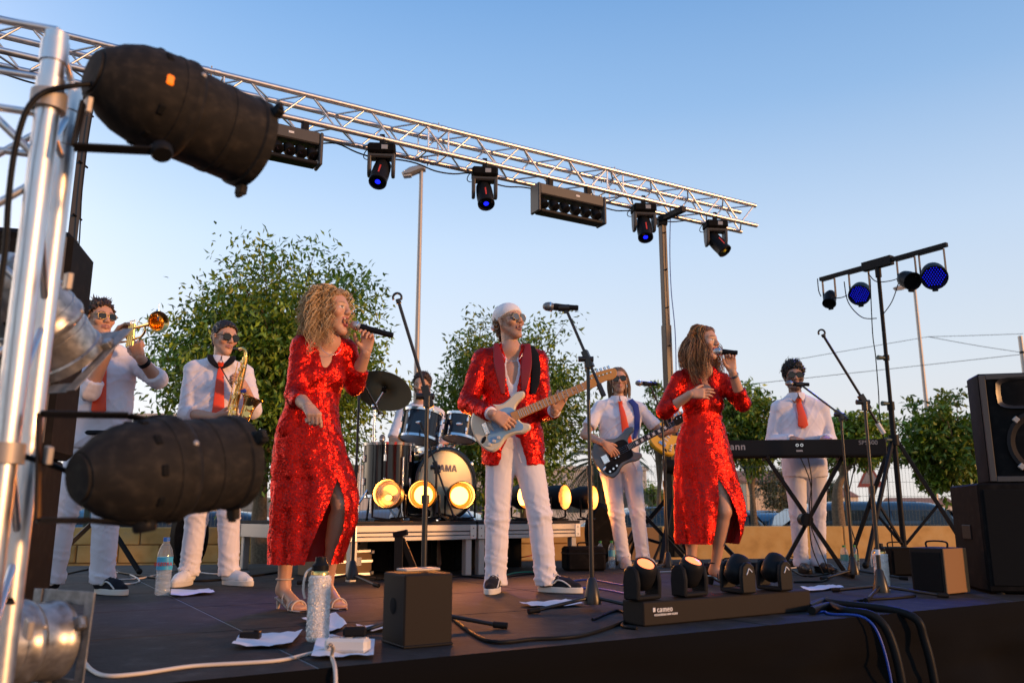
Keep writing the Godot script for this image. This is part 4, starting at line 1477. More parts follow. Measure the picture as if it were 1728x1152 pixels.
	m = mat("skirt_cloth", lin(0.0045, 0.0042, 0.004), 0.95)
	# outdoors
	var plaster := noise_tex(0.01, FastNoiseLite.TYPE_SIMPLEX_SMOOTH, 1024, ramp([[0.0, lin(0.46, 0.25, 0.07)], [0.4, lin(0.6, 0.335, 0.1)], [0.75, lin(0.64, 0.38, 0.13)], [1.0, lin(0.5, 0.33, 0.15)]]), false, 1.0, 6)
	for k in ["ochre", "ochre_b", "ochre_c"]:
		m = mat(k, Color.WHITE if k == "ochre" else (Color(0.94, 0.92, 0.9) if k == "ochre_b" else Color(0.98, 1.0, 1.0)), 0.9)
		m.albedo_texture = plaster
		m.uv1_offset = Vector3(0.3, 0.1, 0) * (1 if k == "ochre_b" else 0)
		tri_planar(m, 0.35)
	mat("mortar", lin(0.3, 0.17, 0.07), 0.95)
	var earth := noise_tex(0.006, FastNoiseLite.TYPE_SIMPLEX_SMOOTH, 1024, ramp([[0.0, lin(0.16, 0.11, 0.06)], [0.45, lin(0.25, 0.17, 0.09)], [0.62, lin(0.3, 0.22, 0.12)], [1.0, lin(0.12, 0.11, 0.05)]]), false, 1.0, 6)
	m = mat("earth", Color.WHITE, 0.95)
	m.albedo_texture = earth
	tri_planar(m, 0.05)
	var tar := noise_tex(0.02, FastNoiseLite.TYPE_SIMPLEX_SMOOTH, 512, ramp([[0.0, lin(0.04, 0.04, 0.042)], [1.0, lin(0.07, 0.068, 0.066)]]), false, 1.0, 5)
	m = mat("asphalt", Color.WHITE, 0.9)
	m.albedo_texture = tar
	tri_planar(m, 0.5)
	for k in [["leaf_a", lin(0.075, 0.13, 0.02)], ["leaf_b", lin(0.05, 0.1, 0.018)], ["leaf_c", lin(0.11, 0.15, 0.025)]]:
		m = mat(k[0], k[1], 0.45)
		m.backlight_enabled = true
		m.backlight = Color(0.35, 0.4, 0.1)
	var bark := noise_tex(0.03, FastNoiseLite.TYPE_SIMPLEX_SMOOTH, 512, ramp([[0.0, lin(0.09, 0.06, 0.035)], [0.6, lin(0.2, 0.14, 0.08)], [1.0, lin(0.27, 0.2, 0.12)]]), false, 1.0, 5)
	m = mat("bark", Color.WHITE, 0.9)
	m.albedo_texture = bark
	m.normal_enabled = true
	m.normal_texture = soft
	m.normal_scale = 0.8
	tri_planar(m, 2.0)
	mat("galvanised", lin(0.4, 0.36, 0.32), 0.5, 0.5)
	mat("green_steel", lin(0.02, 0.05, 0.04), 0.5)
	mat("fence_wire", lin(0.12, 0.14, 0.12), 0.5, 0.3)
	mat("house_white", lin(0.62, 0.55, 0.46), 0.9)
	mat("house_cream", lin(0.55, 0.42, 0.3), 0.9)
	mat("roof_tile", lin(0.35, 0.16, 0.09), 0.9)
	mat("window_dark", lin(0.03, 0.035, 0.045), 0.15)
	mat("rust_wood", lin(0.2, 0.12, 0.06), 0.8)

# ---------- the setting ----------
var O := Vector3(-0.46, 0, -2.8)     # a point on the stage's front edge

func st(s: float, n: float, y := 0.0) -> Vector3:
	return O + S * s + N * n + Vector3(0, y, 0)

func setting() -> void:
	var g := lone("ground", MB.new().box(Vector3(0, GROUND - 0.5, -900), Vector3(4000, 1.0, 2000), Basis(), 0.0), mats.earth, "dry earth and stubble beyond the car park", "ground")
	structure(g)
	g = lone("car_park", MB.new().box(Vector3(2, GROUND - 0.046, -21), Vector3(70, 0.1, 46), Basis(), 0.0), mats.asphalt, "asphalt car park around the stage", "ground")
	structure(g)
	stage()
	wall()
	fence()
	trees()
	town()

func stage() -> void:
	var o := thing("stage", "dark panelled stage floor with pale joints", "stage", Vector3.ZERO)
	structure(o)
	var limit := PackedVector2Array()
	# outline in the stage's own axes; the back edge is not square with the front
	for p in [[-2.6, 0.0], [9.6, 0.0], [9.6, 2.4], [7.9, 2.95], [6.3, 3.9], [-0.3, 6.3], [-2.6, 7.1]]: limit.append(Vector2(p[0], p[1]))
	var bs := Basis(S, N, Vector3.UP)
	part("deck_frame", MB.new().prism(limit, O + Vector3(0, -0.0885, 0), bs, 0.17, 0.0), mats.joint, o)
	for i in 8:
		for k in 8:
			var s0 := -4.15 + i * 2.0
			var n0: float = 0.0 if k == 0 else 0.05 + k * 1.0
			var n1 := 1.05 + k * 1.0
			var q := PackedVector2Array([Vector2(s0 + 0.006, n0 + 0.006), Vector2(s0 + 1.994, n0 + 0.006), Vector2(s0 + 1.994, n1 - 0.006), Vector2(s0 + 0.006, n1 - 0.006)])
			for r in Geometry2D.intersect_polygons(q, limit):
				if r.size() > 2: part("deck_panel", MB.new().prism(r, O + Vector3(0, -0.007, 0), bs, 0.014, 0.002), mats.deck, o)
	# black cloth hung round the front
	var pts := []
	var rows := 22
	var cols := 260
	for r in rows:
		for c in cols:
			var s := -2.6 + 12.2 * c / (cols - 1)
			var t := float(r) / (rows - 1)
			var y := 0.004 - t * 0.9
			var f := 0.03 * sin(s * 7.0 + 1.6 * noise.get_noise_2d(s * 1.3, 3.0)) * smoothstep(0.0, 0.5, t) + 0.04 * noise.get_noise_2d(s * 2.0, t * 5.0) * smoothstep(0.02, 0.3, t) + 0.02 * noise.get_noise_2d(s * 0.9, t * 14.0) * smoothstep(0.02, 0.2, t)
			pts.append(st(s, -0.02 - 0.05 * t - f * 0.8 if r > 0 else 0.0, y))
	part("stage_skirt", MB.new().grid(pts, rows, cols), mats.skirt_cloth, o)
	for s in [-2.3, 0.0, 2.3, 4.6, 6.9, 9.2]:
		for n in [0.2, 2.4]:
			part("stage_leg", MB.new().cyl(st(s, n, GROUND), st(s, n, -0.18), 0.03), mats.galvanised, o)

func wall() -> void:
	# an ochre wall behind the stage: blocks on one side, smooth render on the other
	var a := Vector3(-9.5, 0, -9.3)
	var d := (Vector3(9.0, 0, -11.1) - a).normalized()
	var nrm := Vector3(-d.z, 0, d.x)
	if nrm.z < 0: nrm = -nrm
	var bs := Basis(d, Vector3.UP, nrm)
	var o := thing("garden_wall", "low ochre wall behind the stage, block-built at one end and rendered at the other", "wall", a + Vector3(0, GROUND, 0))
	var top := 0.33
	var h := top - GROUND
	part("core", MB.new().box(a + d * 15 + Vector3(0, GROUND + h * 0.5 - 0.006, 0), Vector3(29.8, h - 0.012, 0.18), bs, 0.003), mats.mortar, o)
	var rng := RandomNumberGenerator.new()
	rng.seed = 3
	var mesh := []
	for i in 3:
		mesh.append(MB.new().box(Vector3.ZERO, Vector3(0.44 - i * 0.004, 0.192, 0.225 + i * 0.006), bs, 0.008 + i * 0.002).mesh())
	for r in 4:
		for c in 24:
			var at := a + d * (0.1 + c * 0.45 + (0.225 if r % 2 else 0.0)) + Vector3(0, top - 0.1 - r * 0.2, 0)
			inst("block", mesh[rng.randi() % 3], mats[["ochre", "ochre_b", "ochre_c"][rng.randi() % 3]], o, Transform3D(Basis(), at - o.position + nrm * rng.randf_range(-0.003, 0.003)))
	for c in 8:
		part("render_panel", MB.new().box(a + d * (11.3 + 0.2 + c * 2.3 + 1.0) + Vector3(0, (top + GROUND) * 0.5 + 0.15, 0), Vector3(2.292, h - 0.3, 0.232), bs, 0.01), [mats.ochre_c, mats.ochre, mats.ochre_b][c % 3], o)

func fence() -> void:
	var a := Vector3(-11, 0, -10.2)
	var d := (Vector3(10.0, 0, -12.2) - a).normalized()
	var bs := Basis(d, Vector3.UP, Vector3(-d.z, 0, d.x))
	var o := thing("mesh_fence", "tall welded wire fence with dark green posts behind the ochre wall", "fence", a + Vector3(0, GROUND, 0))
	var post := MB.new().box(Vector3(0, 1.06, 0), Vector3(0.06, 2.12, 0.06), Basis(), 0.004).mesh()
	var pan := MB.new()
	for i in 50: pan.tube(PackedVector3Array([Vector3(0.03 + i * 0.05, 0.05, 0), Vector3(0.03 + i * 0.05, 2.04, 0)]), 0.0018, 4, false)
	for i in 11:
		var y := 0.06 + i * 0.195
		pan.tube(PackedVector3Array([Vector3(0.0, y, 0.004), Vector3(2.5, y, 0.004)]), 0.0022, 4, false)
	var pm := pan.mesh()
	for i in 12:
		var at := d * (i * 2.52 + 0.6)
		inst("post", post, mats.green_steel, o, Transform3D(bs, at))
		var m := inst("wire_panel", pm, mats.fence_wire, o, Transform3D(bs, at))

func tree(label: String, base: Vector3, fork: float, lean: Vector3, rad: float, c: Vector3, r: Vector3, clusters: int, per: int, leaf: float, seed: int, col: Color, group := "trees behind the stage") -> void:
	var rng := RandomNumberGenerator.new()
	rng.seed = seed
	var o := thing("tree", label, "tree", base, group)
	var tr := MB.new()
	var lf := MB.new()
	lf.colored = true
	var top := base + Vector3(0, fork, 0) + lean
	var mid := base.lerp(top, 0.5) + Vector3(rng.randf_range(-0.04, 0.04), 0, 0)
	tr.tube(spline([base - Vector3(0, 0.02, 0), base + Vector3(0, 0.12, 0), mid, top, top.lerp(c, 0.5), c + Vector3(0, r.y * 0.5, 0)], 5), [rad * 1.5, rad * 1.3, rad * 1.2, rad * 1.12, rad * 1.08, rad * 1.05, rad * 1.03, rad * 1.0, rad, rad, rad, rad, rad, rad, rad * 0.95, rad * 0.85, rad * 0.75, rad * 0.65, rad * 0.58, rad * 0.5, rad * 0.42, rad * 0.34, rad * 0.26, rad * 0.18, rad * 0.1, rad * 0.05], 10)
	var arms := []
	for i in 11:
		var a := TAU * i / 11.0 + rng.randf() * 0.5
		var y := rng.randf_range(-0.55, 0.6)
		var e := c + Vector3(cos(a) * r.x * 0.55, y * r.y * 0.75, sin(a) * r.z * 0.55)
		var f := top.lerp(c + Vector3(0, r.y * 0.3, 0), clampf(0.5 + y * 0.5, 0.0, 0.9))
		var pth := spline([f, f.lerp(e, 0.5) + Vector3(0, 0.06, 0), e], 4)
		var rr := []
		for k in pth.size(): rr.append(lerpf(rad * 0.42, rad * 0.12, float(k) / (pth.size() - 1)))
		tr.tube(pth, rr, 6)
		arms.append(pth)
	var nv := PackedVector3Array()
	var nn := PackedVector3Array()
	var nc := PackedColorArray()
	var ni := PackedInt32Array()
	for i in clusters:
		var u := Vector3(rng.randfn(), rng.randfn(), rng.randfn()).normalized()
		var k := pow(rng.randf(), 0.38)
		var bump := 1.0 + 0.3 * noise.get_noise_3dv(u * 1.9 + Vector3(seed, 0, 0)) + 0.22 * noise.get_noise_3dv(u * 5.5 + Vector3(0, seed, 0))
		var p := c + u * r * k * bump
		var arm: PackedVector3Array = arms[0]
		for q in arms:
			if q[q.size() - 1].distance_to(p) < arm[arm.size() - 1].distance_to(p): arm = q
		var from := arm[rng.randi_range(2, arm.size() - 1)]
		var tw := spline([from, from.lerp(p, 0.55) + Vector3(0, 0.04, 0), p], 3)
		tr.tube(tw, [rad * 0.14, rad * 0.12, rad * 0.1, rad * 0.08, rad * 0.06, rad * 0.05, rad * 0.035], 4, false)
		var tone := col * rng.randf_range(0.6, 1.3)
		if rng.randf() < 0.2: tone = tone.lerp(Color(0.24, 0.25, 0.03), 0.4)
		var size := rng.randf_range(0.65, 1.15) * (r.x + r.y) * 0.082
		for w in per:
			var at := p + Vector3(clampf(rng.randfn(), -1.6, 1.6), clampf(rng.randfn(), -1.6, 1.6) * 0.75, clampf(rng.randfn(), -1.6, 1.6)) * size
			var dir := (Vector3(rng.randfn(), rng.randfn() - 0.55, rng.randfn()) + (at - c) * 0.4).normalized()
			var sd := dir.cross(Vector3(rng.randfn(), rng.randfn() + 1.2, rng.randfn())).normalized()
			var nm := sd.cross(dir)
			var l := leaf * rng.randf_range(0.7, 1.25)
			var f := nv.size()
			nv.append(at); nv.append(at + dir * l * 0.45 + sd * l * 0.2 + nm * l * 0.05); nv.append(at + dir * l - nm * l * 0.1); nv.append(at + dir * l * 0.45 - sd * l * 0.2 + nm * l * 0.05)
			for q in 4: nn.append((nm + sd * [0.0, 0.4, 0.0, -0.4][q]).normalized())
			var tc := tone * rng.randf_range(0.75, 1.25)
			for q in 4: nc.append(tc)
			ni.append_array([f, f + 1, f + 2, f, f + 2, f + 3])
	lf.v = nv; lf.n = nn; lf.c = nc; lf.ix = ni
	part("trunk", tr, mats.bark, o)
	var cr := part("crown", lf, mats.leaf, o)
	cr.set_meta("label", "")
	cr.remove_meta("label")

func trees() -> void:
	var lf := mat("leaf", Color.WHITE, 0.42)
	lf.vertex_color_use_as_albedo = true
	lf.backlight_enabled = true
	lf.backlight = Color(0.5, 0.55, 0.15)
	var green := Color(0.2, 0.31, 0.036)
	tree("large leafy tree with a yellowish trunk behind the saxophonist", Vector3(px(434, 868, 9.05).x, GROUND, -9.05), 1.5, Vector3(0.02, 0, 0), 0.085, px(466, 630, 9.1), Vector3(1.26, 1.1, 1.0), 500, 78, 0.078, 21, green)
	tree("dark leafy tree behind the guitarist", Vector3(px(880, 868, 10.9).x, GROUND, -10.9), 1.4, Vector3(0.05, 0, 0), 0.08, px(856, 692, 10.9), Vector3(1.0, 1.14, 0.9), 360, 75, 0.078, 5, green * 0.8)
	tree("small tree showing beside the brown-haired singer above the keyboard", Vector3(px(1272, 868, 13.5).x, GROUND, -13.5), 1.2, Vector3.ZERO, 0.075, px(1262, 722, 13.5), Vector3(0.52, 0.6, 0.5), 130, 65, 0.1, 8, green * 0.85)
	tree("slender pale-trunked tree behind the keyboard stand", Vector3(px(1432, 868, 10.6).x, GROUND, -10.6), 1.6, Vector3(-0.12, 0, 0), 0.075, px(1440, 742, 10.7), Vector3(0.46, 0.36, 0.45), 100, 60, 0.095, 13, green)
	tree("round tree with a thick trunk beside the big loudspeaker", Vector3(px(1632, 868, 11.2).x, GROUND, -11.2), 1.4, Vector3(-0.05, 0, 0), 0.09, px(1602, 752, 11.2), Vector3(0.52, 0.62, 0.5), 150, 70, 0.1, 17, green * 0.75)
	tree("small tree beside the truss stand behind the bassist", Vector3(px(1112, 868, 14.0).x, GROUND, -14.0), 1.2, Vector3.ZERO, 0.06, px(1112, 715, 14.0), Vector3(0.3, 0.62, 0.3), 60, 45, 0.09, 19, green * 0.8)
	tree("low bushy tree showing between bassist and singer beyond the fence", Vector3(px(1105, 868, 24.0).x, GROUND, -24.0), 0.9, Vector3.ZERO, 0.07, px(1106, 838, 24.0), Vector3(0.42, 0.36, 0.4), 50, 45, 0.1, 23, green * 0.9)
	tree("dusty bush by the parked cars under the keyboard", Vector3(px(1330, 868, 26.0).x, GROUND, -26.0), 0.7, Vector3.ZERO, 0.07, px(1325, 826, 26.0), Vector3(0.95, 0.75, 0.8), 110, 50, 0.1, 29, Color(0.11, 0.1, 0.035))
	tree("dusty shrub by the far white houses", Vector3(px(1400, 868, 60.0).x, GROUND, -60.0), 0.7, Vector3.ZERO, 0.1, px(1392, 836, 60.0), Vector3(1.1, 0.9, 0.9), 60, 50, 0.22, 31, Color(0.1, 0.1, 0.035))
	palm(Vector3(px(1018, 868, 12.6).x, GROUND, -12.6))

func palm(base: Vector3) -> void:
	var rng := RandomNumberGenerator.new()
	rng.seed = 44
	var o := thing("palm_tree", "palm with a shaggy trunk and drooping fronds behind the bassist", "palm", base)
	var tr := MB.new()
	var h := 2.15
	tr.tube(spline([base, base + Vector3(0.02, h * 0.5, 0), base + Vector3(0, h, 0)], 6), [0.19, 0.18, 0.17, 0.165, 0.16, 0.16, 0.155, 0.155, 0.15, 0.15, 0.15, 0.16, 0.12], 14)
	for i in 130:
		var y := rng.randf_range(0.4, h)
		var a := rng.randf() * TAU
		var d := Vector3(cos(a), 0, sin(a))
		var p := base + Vector3(0, y, 0) + d * 0.15
		tr.beam(p, p + d * 0.05 + Vector3(0, 0.09, 0), 0.05, 0.012, d.cross(Vector3.UP), 0.001)
	part("trunk", tr, mats.bark, o)
	var green := mat("palm_leaf", lin(0.07, 0.11, 0.035), 0.5)
	var c := base + Vector3(0, h, 0)
	for i in 34:
		var a := TAU * i / 34.0 * 5.0 + rng.randf() * 0.3
		var el := rng.randf_range(-0.5, 1.1)
		var d := Vector3(cos(a) * cos(el), sin(el), sin(a) * cos(el))
		var l := rng.randf_range(0.75, 1.05)
		var rib := []
		for k in 9:
			var t := k / 8.0
			rib.append(c + d * l * t + Vector3(0, -0.75 * l * t * t * (0.6 + 0.4 * cos(el)), 0))
		var b := MB.new()
		b.tube(PackedVector3Array(rib), [0.016, 0.014, 0.012, 0.01, 0.008, 0.007, 0.006, 0.005, 0.003], 4)
		for k in 56:
			var t := 0.18 + 0.82 * k / 55.0
			var at: Vector3 = rib[int(t * 7.99)].lerp(rib[int(t * 7.99) + 1], t * 8.0 - int(t * 8.0)) if t < 0.99 else rib[8]
			var tg: Vector3 = (rib[mini(int(t * 8) + 1, 8)] - rib[maxi(int(t * 8) - 1, 0)]).normalized()
			var sd := tg.cross(Vector3.UP).normalized() * (1 if k % 2 else -1)
			var ll := 0.32 * (1.0 - 0.55 * absf(t - 0.45)) * rng.randf_range(0.8, 1.1)
			var tip := at + (sd * 0.75 + tg * 0.6 + Vector3(0, -0.25, 0)).normalized() * ll
			b.tri(at - tg * 0.009, at + tg * 0.009, tip, at - Vector3.UP)
		part("frond", b, green, o)

func house(label: String, at: Vector3, size: Vector3, yaw: float, m: Material, roof: bool, rows: int, cols: int) -> void:
	var o := local_thing("house", label, "house", Transform3D(Basis(Vector3.UP, yaw), at), "houses far behind the fence")
	o.set_meta("origin", Vector3.ZERO)
	part("wall", MB.new().box(Vector3(0, size.y * 0.5, 0), size, Basis(), 0.02), m, o)
	if roof:
		var poly := PackedVector2Array([Vector2(-size.z * 0.56, 0), Vector2(size.z * 0.56, 0), Vector2(0, size.z * 0.24)])
		part("roof", MB.new().prism(poly, Vector3(0, size.y + 0.01, 0), Basis(Vector3.BACK, Vector3.UP, Vector3.RIGHT), size.x * 1.06), mats.roof_tile, o)
	else: part("parapet", MB.new().box(Vector3(0, size.y + 0.12, 0), Vector3(size.x + 0.2, 0.22, size.z + 0.2), Basis(), 0.02), mats.house_white, o)
	for r in rows:
		for c in cols:
			var p := Vector3((c + 0.5) / cols * size.x - size.x * 0.5, (r + 0.55) / rows * size.y, size.z * 0.5)
			var w := part("window", MB.new().box(p, Vector3(minf(1.1, size.x / cols * 0.5), minf(1.2, size.y / rows * 0.5), 0.08), Basis(), 0.01), mats.house_white, o)
			sub("pane", MB.new().box(p + Vector3(0, 0, 0.02), Vector3(minf(1.1, size.x / cols * 0.5) - 0.16, minf(1.2, size.y / rows * 0.5) - 0.16, 0.06), Basis(), 0.005), mats.window_dark, w)

func car(label: String, color: String, at: Vector3, yaw: float, tall: float) -> void:
	var o := local_thing("parked_car", label, "car", Transform3D(Basis(Vector3.UP, yaw), at), "cars parked behind the wall")
	o.set_meta("origin", Vector3.ZERO)
	var low := PackedVector2Array([Vector2(-2.1, 0.3), Vector2(2.1, 0.28), Vector2(2.16, 0.55), Vector2(2.02, 0.78), Vector2(1.2, 0.95), Vector2(-1.95, 0.98), Vector2(-2.16, 0.8), Vector2(-2.17, 0.5)])
	part("body", MB.new().prism(low, Vector3.ZERO, Basis(), 1.74, 0.07), mats[color], o)
	# the cabin narrows towards the roof
	var rows := [[0.94, -1.98, 1.3, 0.83], [0.94 + (tall - 0.94) * 0.5, -1.86, 0.86, 0.77], [tall - 0.1, -1.68, 0.45, 0.68], [tall - 0.025, -1.5, 0.25, 0.6], [tall, -1.2, 0.0, 0.45]]
	var pts := []
	for r in rows:
		for k in 24:
			var a := TAU * (k + 0.5) / 24.0
			var x := signf(cos(a)) * pow(absf(cos(a)), 0.28)
			var z := signf(sin(a)) * pow(absf(sin(a)), 0.28)
			pts.append(Vector3(lerpf(r[1], r[2], x * 0.5 + 0.5), r[0], z * r[3]))
	var cab := MB.new().grid(pts, rows.size(), 24, true)
	cab.box(Vector3(-0.6, tall - 0.015, 0), Vector3(1.3, 0.03, 0.95), Basis(), 0.014)
	part("cabin", cab, mats[color], o)
	for s in [-1.0, 1.0]:
		for w in [[-1.78, -0.75], [-0.68, 0.82]]:
			var y0 := 0.99; var y1 := tall - 0.14
			var q := [Vector3(w[0], y0, s * 0.835), Vector3(w[1] if w[1] < 0 else 0.98, y0, s * 0.835), Vector3(w[1] if w[1] < 0 else 0.52, y1, s * 0.72), Vector3(maxf(w[0], -1.62), y1, s * 0.72)]
			var b := MB.new()
			b.quad(q[0], q[1], q[2], q[3], Vector3(0, 1, 0))
			part("side_window", b, mats.car_glass, o)
		part("mirror", MB.new().ball(Vector3(0.85, 1.0, s * 0.96), Vector3(0.08, 0.07, 0.1)), mats[color], o)
		part("headlight", MB.new().ball(Vector3(2.05, 0.7, s * 0.62), Vector3(0.1, 0.08, 0.16)), mats.chrome, o)
		for x in [-1.32, 1.32]:
			var wh := part("wheel", MB.new().lathe([[0.0, -0.1], [0.29, -0.1], [0.32, -0.07], [0.32, 0.07], [0.29, 0.1], [0.0, 0.1]], Vector3(x, 0.32, s * 0.78), Vector3.BACK * s, 20), mats.rubber, o)
			sub("rim", MB.new().lathe([[0.0, 0.112], [0.19, 0.108], [0.2, 0.09]], Vector3(x, 0.32, s * 0.78), Vector3.BACK * s, 16), mats.aluminium, wh)
	var b := MB.new()
	b.quad(Vector3(1.28, 0.98, -0.7), Vector3(1.28, 0.98, 0.7), Vector3(0.56, tall - 0.11, 0.6), Vector3(0.56, tall - 0.11, -0.6), Vector3.ZERO)
	part("windscreen", b, mats.car_glass, o)
	b = MB.new()
	b.quad(Vector3(-1.985, 1.0, -0.7), Vector3(-1.985, 1.0, 0.7), Vector3(-1.72, tall - 0.13, 0.58), Vector3(-1.72, tall - 0.13, -0.58), Vector3.ZERO)
	part("rear_window", b, mats.car_glass, o)

func town() -> void:
	mat("car_glass", lin(0.025, 0.04, 0.05), 0.06)
	for k in [["car_navy", lin(0.02, 0.05, 0.08)], ["car_blue", lin(0.05, 0.16, 0.25)], ["car_white", lin(0.6, 0.6, 0.6)], ["car_grey", lin(0.16, 0.17, 0.18)], ["car_black", lin(0.012, 0.013, 0.015)]]:
		var m := mat(k[0], k[1], 0.3)
		m.clearcoat_enabled = true
		m.clearcoat = 0.8
		m.clearcoat_roughness = 0.08
	var G := func(x: float, z: float) -> Vector3: return Vector3(px(x, 868, z).x, GROUND, -z)
	car("dark blue people carrier behind the keyboard player", "car_navy", G.call(1400, 14.2), 3.1, 1.58)
	car("grey car behind the big light stand", "car_grey", G.call(1575, 15.0), 0.1, 1.36)
	car("blue car whose roof shows beside the brown-haired singer", "car_blue", G.call(1255, 15.5), -2.9, 1.4)
	car("white car farther off beyond the brown-haired singer", "car_white", G.call(1285, 27.0), 0.2, 1.5)
	car("black car behind the bassist", "car_black", G.call(1085, 14.0), 3.3, 1.5)
	car("blue car behind the trumpeter's legs", "car_blue", G.call(300, 13.0), 0.1, 1.45)
	car("black car behind the saxophonist", "car_black", G.call(400, 12.6), 0.2, 1.42)
	car("grey car behind the drum riser", "car_grey", G.call(640, 14.0), 3.0, 1.45)
	house("low pale building behind the drum kit", Vector3(px(800, 868, 44).x, GROUND, -46), Vector3(17.5, 3.6, 6), 0.1, mats.house_white, false, 1, 7)
	house("pinkish block showing through the tree behind the saxophonist", Vector3(px(285, 868, 55).x, GROUND, -57), Vector3(4.6, 7.6, 6), 0.0, mats.house_cream, false, 3, 3)
	house("small white house with a tiled roof far behind the keyboard", Vector3(px(1408, 868, 130).x, GROUND, -132), Vector3(6.5, 4.0, 6), 0.3, mats.house_white, true, 1, 3)
	house("cream house beside the warning sign far off", Vector3(px(1475, 868, 120).x, GROUND, -122), Vector3(7, 2.6, 5), -0.2, mats.house_cream, false, 1, 3)
	house("long white farm building far behind the light stand", Vector3(px(1560, 868, 150).x, GROUND, -152), Vector3(11, 2.9, 6), 0.1, mats.house_white, true, 1, 5)
	house("cream house far behind the brown-haired singer", Vector3(px(1285, 868, 90).x, GROUND, -92), Vector3(7, 4.6, 6), 0.4, mats.house_cream, true, 2, 3)
	# far rise of the land
	var pts := []
	for r in 4:
		for c in 60:
			var x := -500.0 + 1000.0 * c / 59.0
			pts.append(Vector3(x, GROUND - 0.5 + [0.0, 5.0, 9.0, 10.0][r] * (0.75 + 0.5 * noise.get_noise_2d(x * 0.01, 2.0)), -330.0 - r * 35.0))
	structure(lone("hill", MB.new().grid(pts, 4, 60), mats.earth, "low dry hill on the skyline", "hill"))
	lamp_post("tall grey street lamp above the drummer", G.call(697, 22), px(706, 287, 22.0).y, Vector3(-0.55, 0, 0.1), 0.075)
	lamp_post("tall street lamp behind the light stand", G.call(1583, 38), px(1556, 482, 38.0).y, Vector3(-1.0, 0, 0.1), 0.1)
	var a := px(1722, 567, 30)
	var o := thing("utility_pole", "bare grey utility pole above the big loudspeaker", "pole", Vector3(a.x, GROUND, a.z))
	part("pole", MB.new().cyl(Vector3(a.x, GROUND, a.z), a, 0.1, 0.075), mats.galvanised, o)
	part("band", MB.new().cyl(a - Vector3(0, 0.66, 0), a - Vector3(0, 0.58, 0), 0.085), mats.black_steel, o)
	var wires := [[[1340, 607], [1450, 588], [1567, 568]], [[1567, 568], [1640, 566], [1727, 563]], [[1567, 568], [1650, 583], [1722, 594]], [[1200, 655], [1450, 628], [1722, 598]]]
	for i in 4:
		var w := []
		for p in wires[i]: w.append(px(p[0], p[1], [38.0, 36.0, 33.0, 34.0][i]))
		lone("overhead_wire", MB.new().tube(spline(w, 8), 0.012, 5), mats.cable, ["overhead wire running from the far street lamp towards the keyboard player", "upper overhead wire from the far street lamp out of sight", "overhead wire between the far street lamp and the bare pole", "low overhead wire sagging from the bare pole behind the singer"][i], "wire", "overhead wires")
	# triangular warning sign seen from behind
	var sp: Vector3 = px(1466, 868, 17.0)
	o = thing("road_sign", "triangular road sign on a post behind the keyboard", "sign", Vector3(sp.x, GROUND, sp.z))
	part("post", MB.new().cyl(Vector3(sp.x, GROUND, sp.z - 0.03), px(1466, 785, 17.03), 0.03), mats.galvanised, o)
	var t := px(1466, 778, 17.0); var bl := px(1447, 822, 17.0)
	var wd := (t.x - bl.x); var hh := t.y - bl.y
	part("sign_board", MB.new().prism(PackedVector2Array([Vector2(-wd, -hh), Vector2(wd, -hh), Vector2(0, 0)]), t, Basis(), 0.015), mats.sign_red, o)
	part("sign_face", MB.new().prism(PackedVector2Array([Vector2(-wd * 0.68, -hh * 0.86), Vector2(wd * 0.68, -hh * 0.86), Vector2(0, -hh * 0.22)]), t + Vector3(0, 0, 0.011), Basis(), 0.004), mats.sign_grey, o)

func lamp_post(label: String, base: Vector3, top: float, arm: Vector3, r: float) -> void:
	mat("sign_red", lin(0.25, 0.05, 0.04), 0.6)
	mat("sign_grey", lin(0.25, 0.24, 0.24), 0.6)
	var o := thing("street_lamp", label, "street lamp", base, "street lamps")
	var t := Vector3(base.x, top, base.z)
	part("column", MB.new().tube(PackedVector3Array([base, base + Vector3(0, 1.0, 0), t]), [r * 1.3, r * 1.1, r * 0.7], 12), mats.galvanised, o)
	var hd := part("lamp_head", MB.new().prism(PackedVector2Array([Vector2(0.12, 0.1), Vector2(-0.02, 0.14), Vector2(arm.x * 0.6, 0.06), Vector2(arm.x, -0.1), Vector2(arm.x * 0.92, -0.2), Vector2(arm.x * 0.5, -0.16), Vector2(0.0, -0.04), Vector2(0.12, -0.02)]), t, Basis(), 0.26, 0.05), mats.galvanised, o)
	sub("lamp_cover", MB.new().box(t + Vector3(arm.x * 0.7, -0.19, 0), Vector3(absf(arm.x) * 0.4, 0.03, 0.2), Basis(Vector3.BACK, 0.12)), mats.white_plastic, hd)

# ---------- lighting rig ----------
var TY := 3.95
var t_end := Vector3.ZERO
var t_dir := Vector3.ZERO      # along the truss, from its free end towards the off-stage end
var t_in := Vector3.ZERO

func on_truss(x: float, y: float, back: bool, low := true) -> Vector3:   # the point of a chord in this pixel column
	var off := (t_in * 0.24 if back else Vector3.ZERO) - (Vector3(0, 0.24, 0) if low else Vector3.ZERO)
	var best := t_end
	var bd := 1e9
	for i in 900:
		var p := t_end + off + t_dir * (i * 0.01)
		var q := p - EYE
		var zc := -q.z * cos(PITCH) + q.y * sin(PITCH)
		var sx := 864.0 + F * q.x / zc
		if absf(sx - x) < bd: bd = absf(sx - x); best = p
	return best

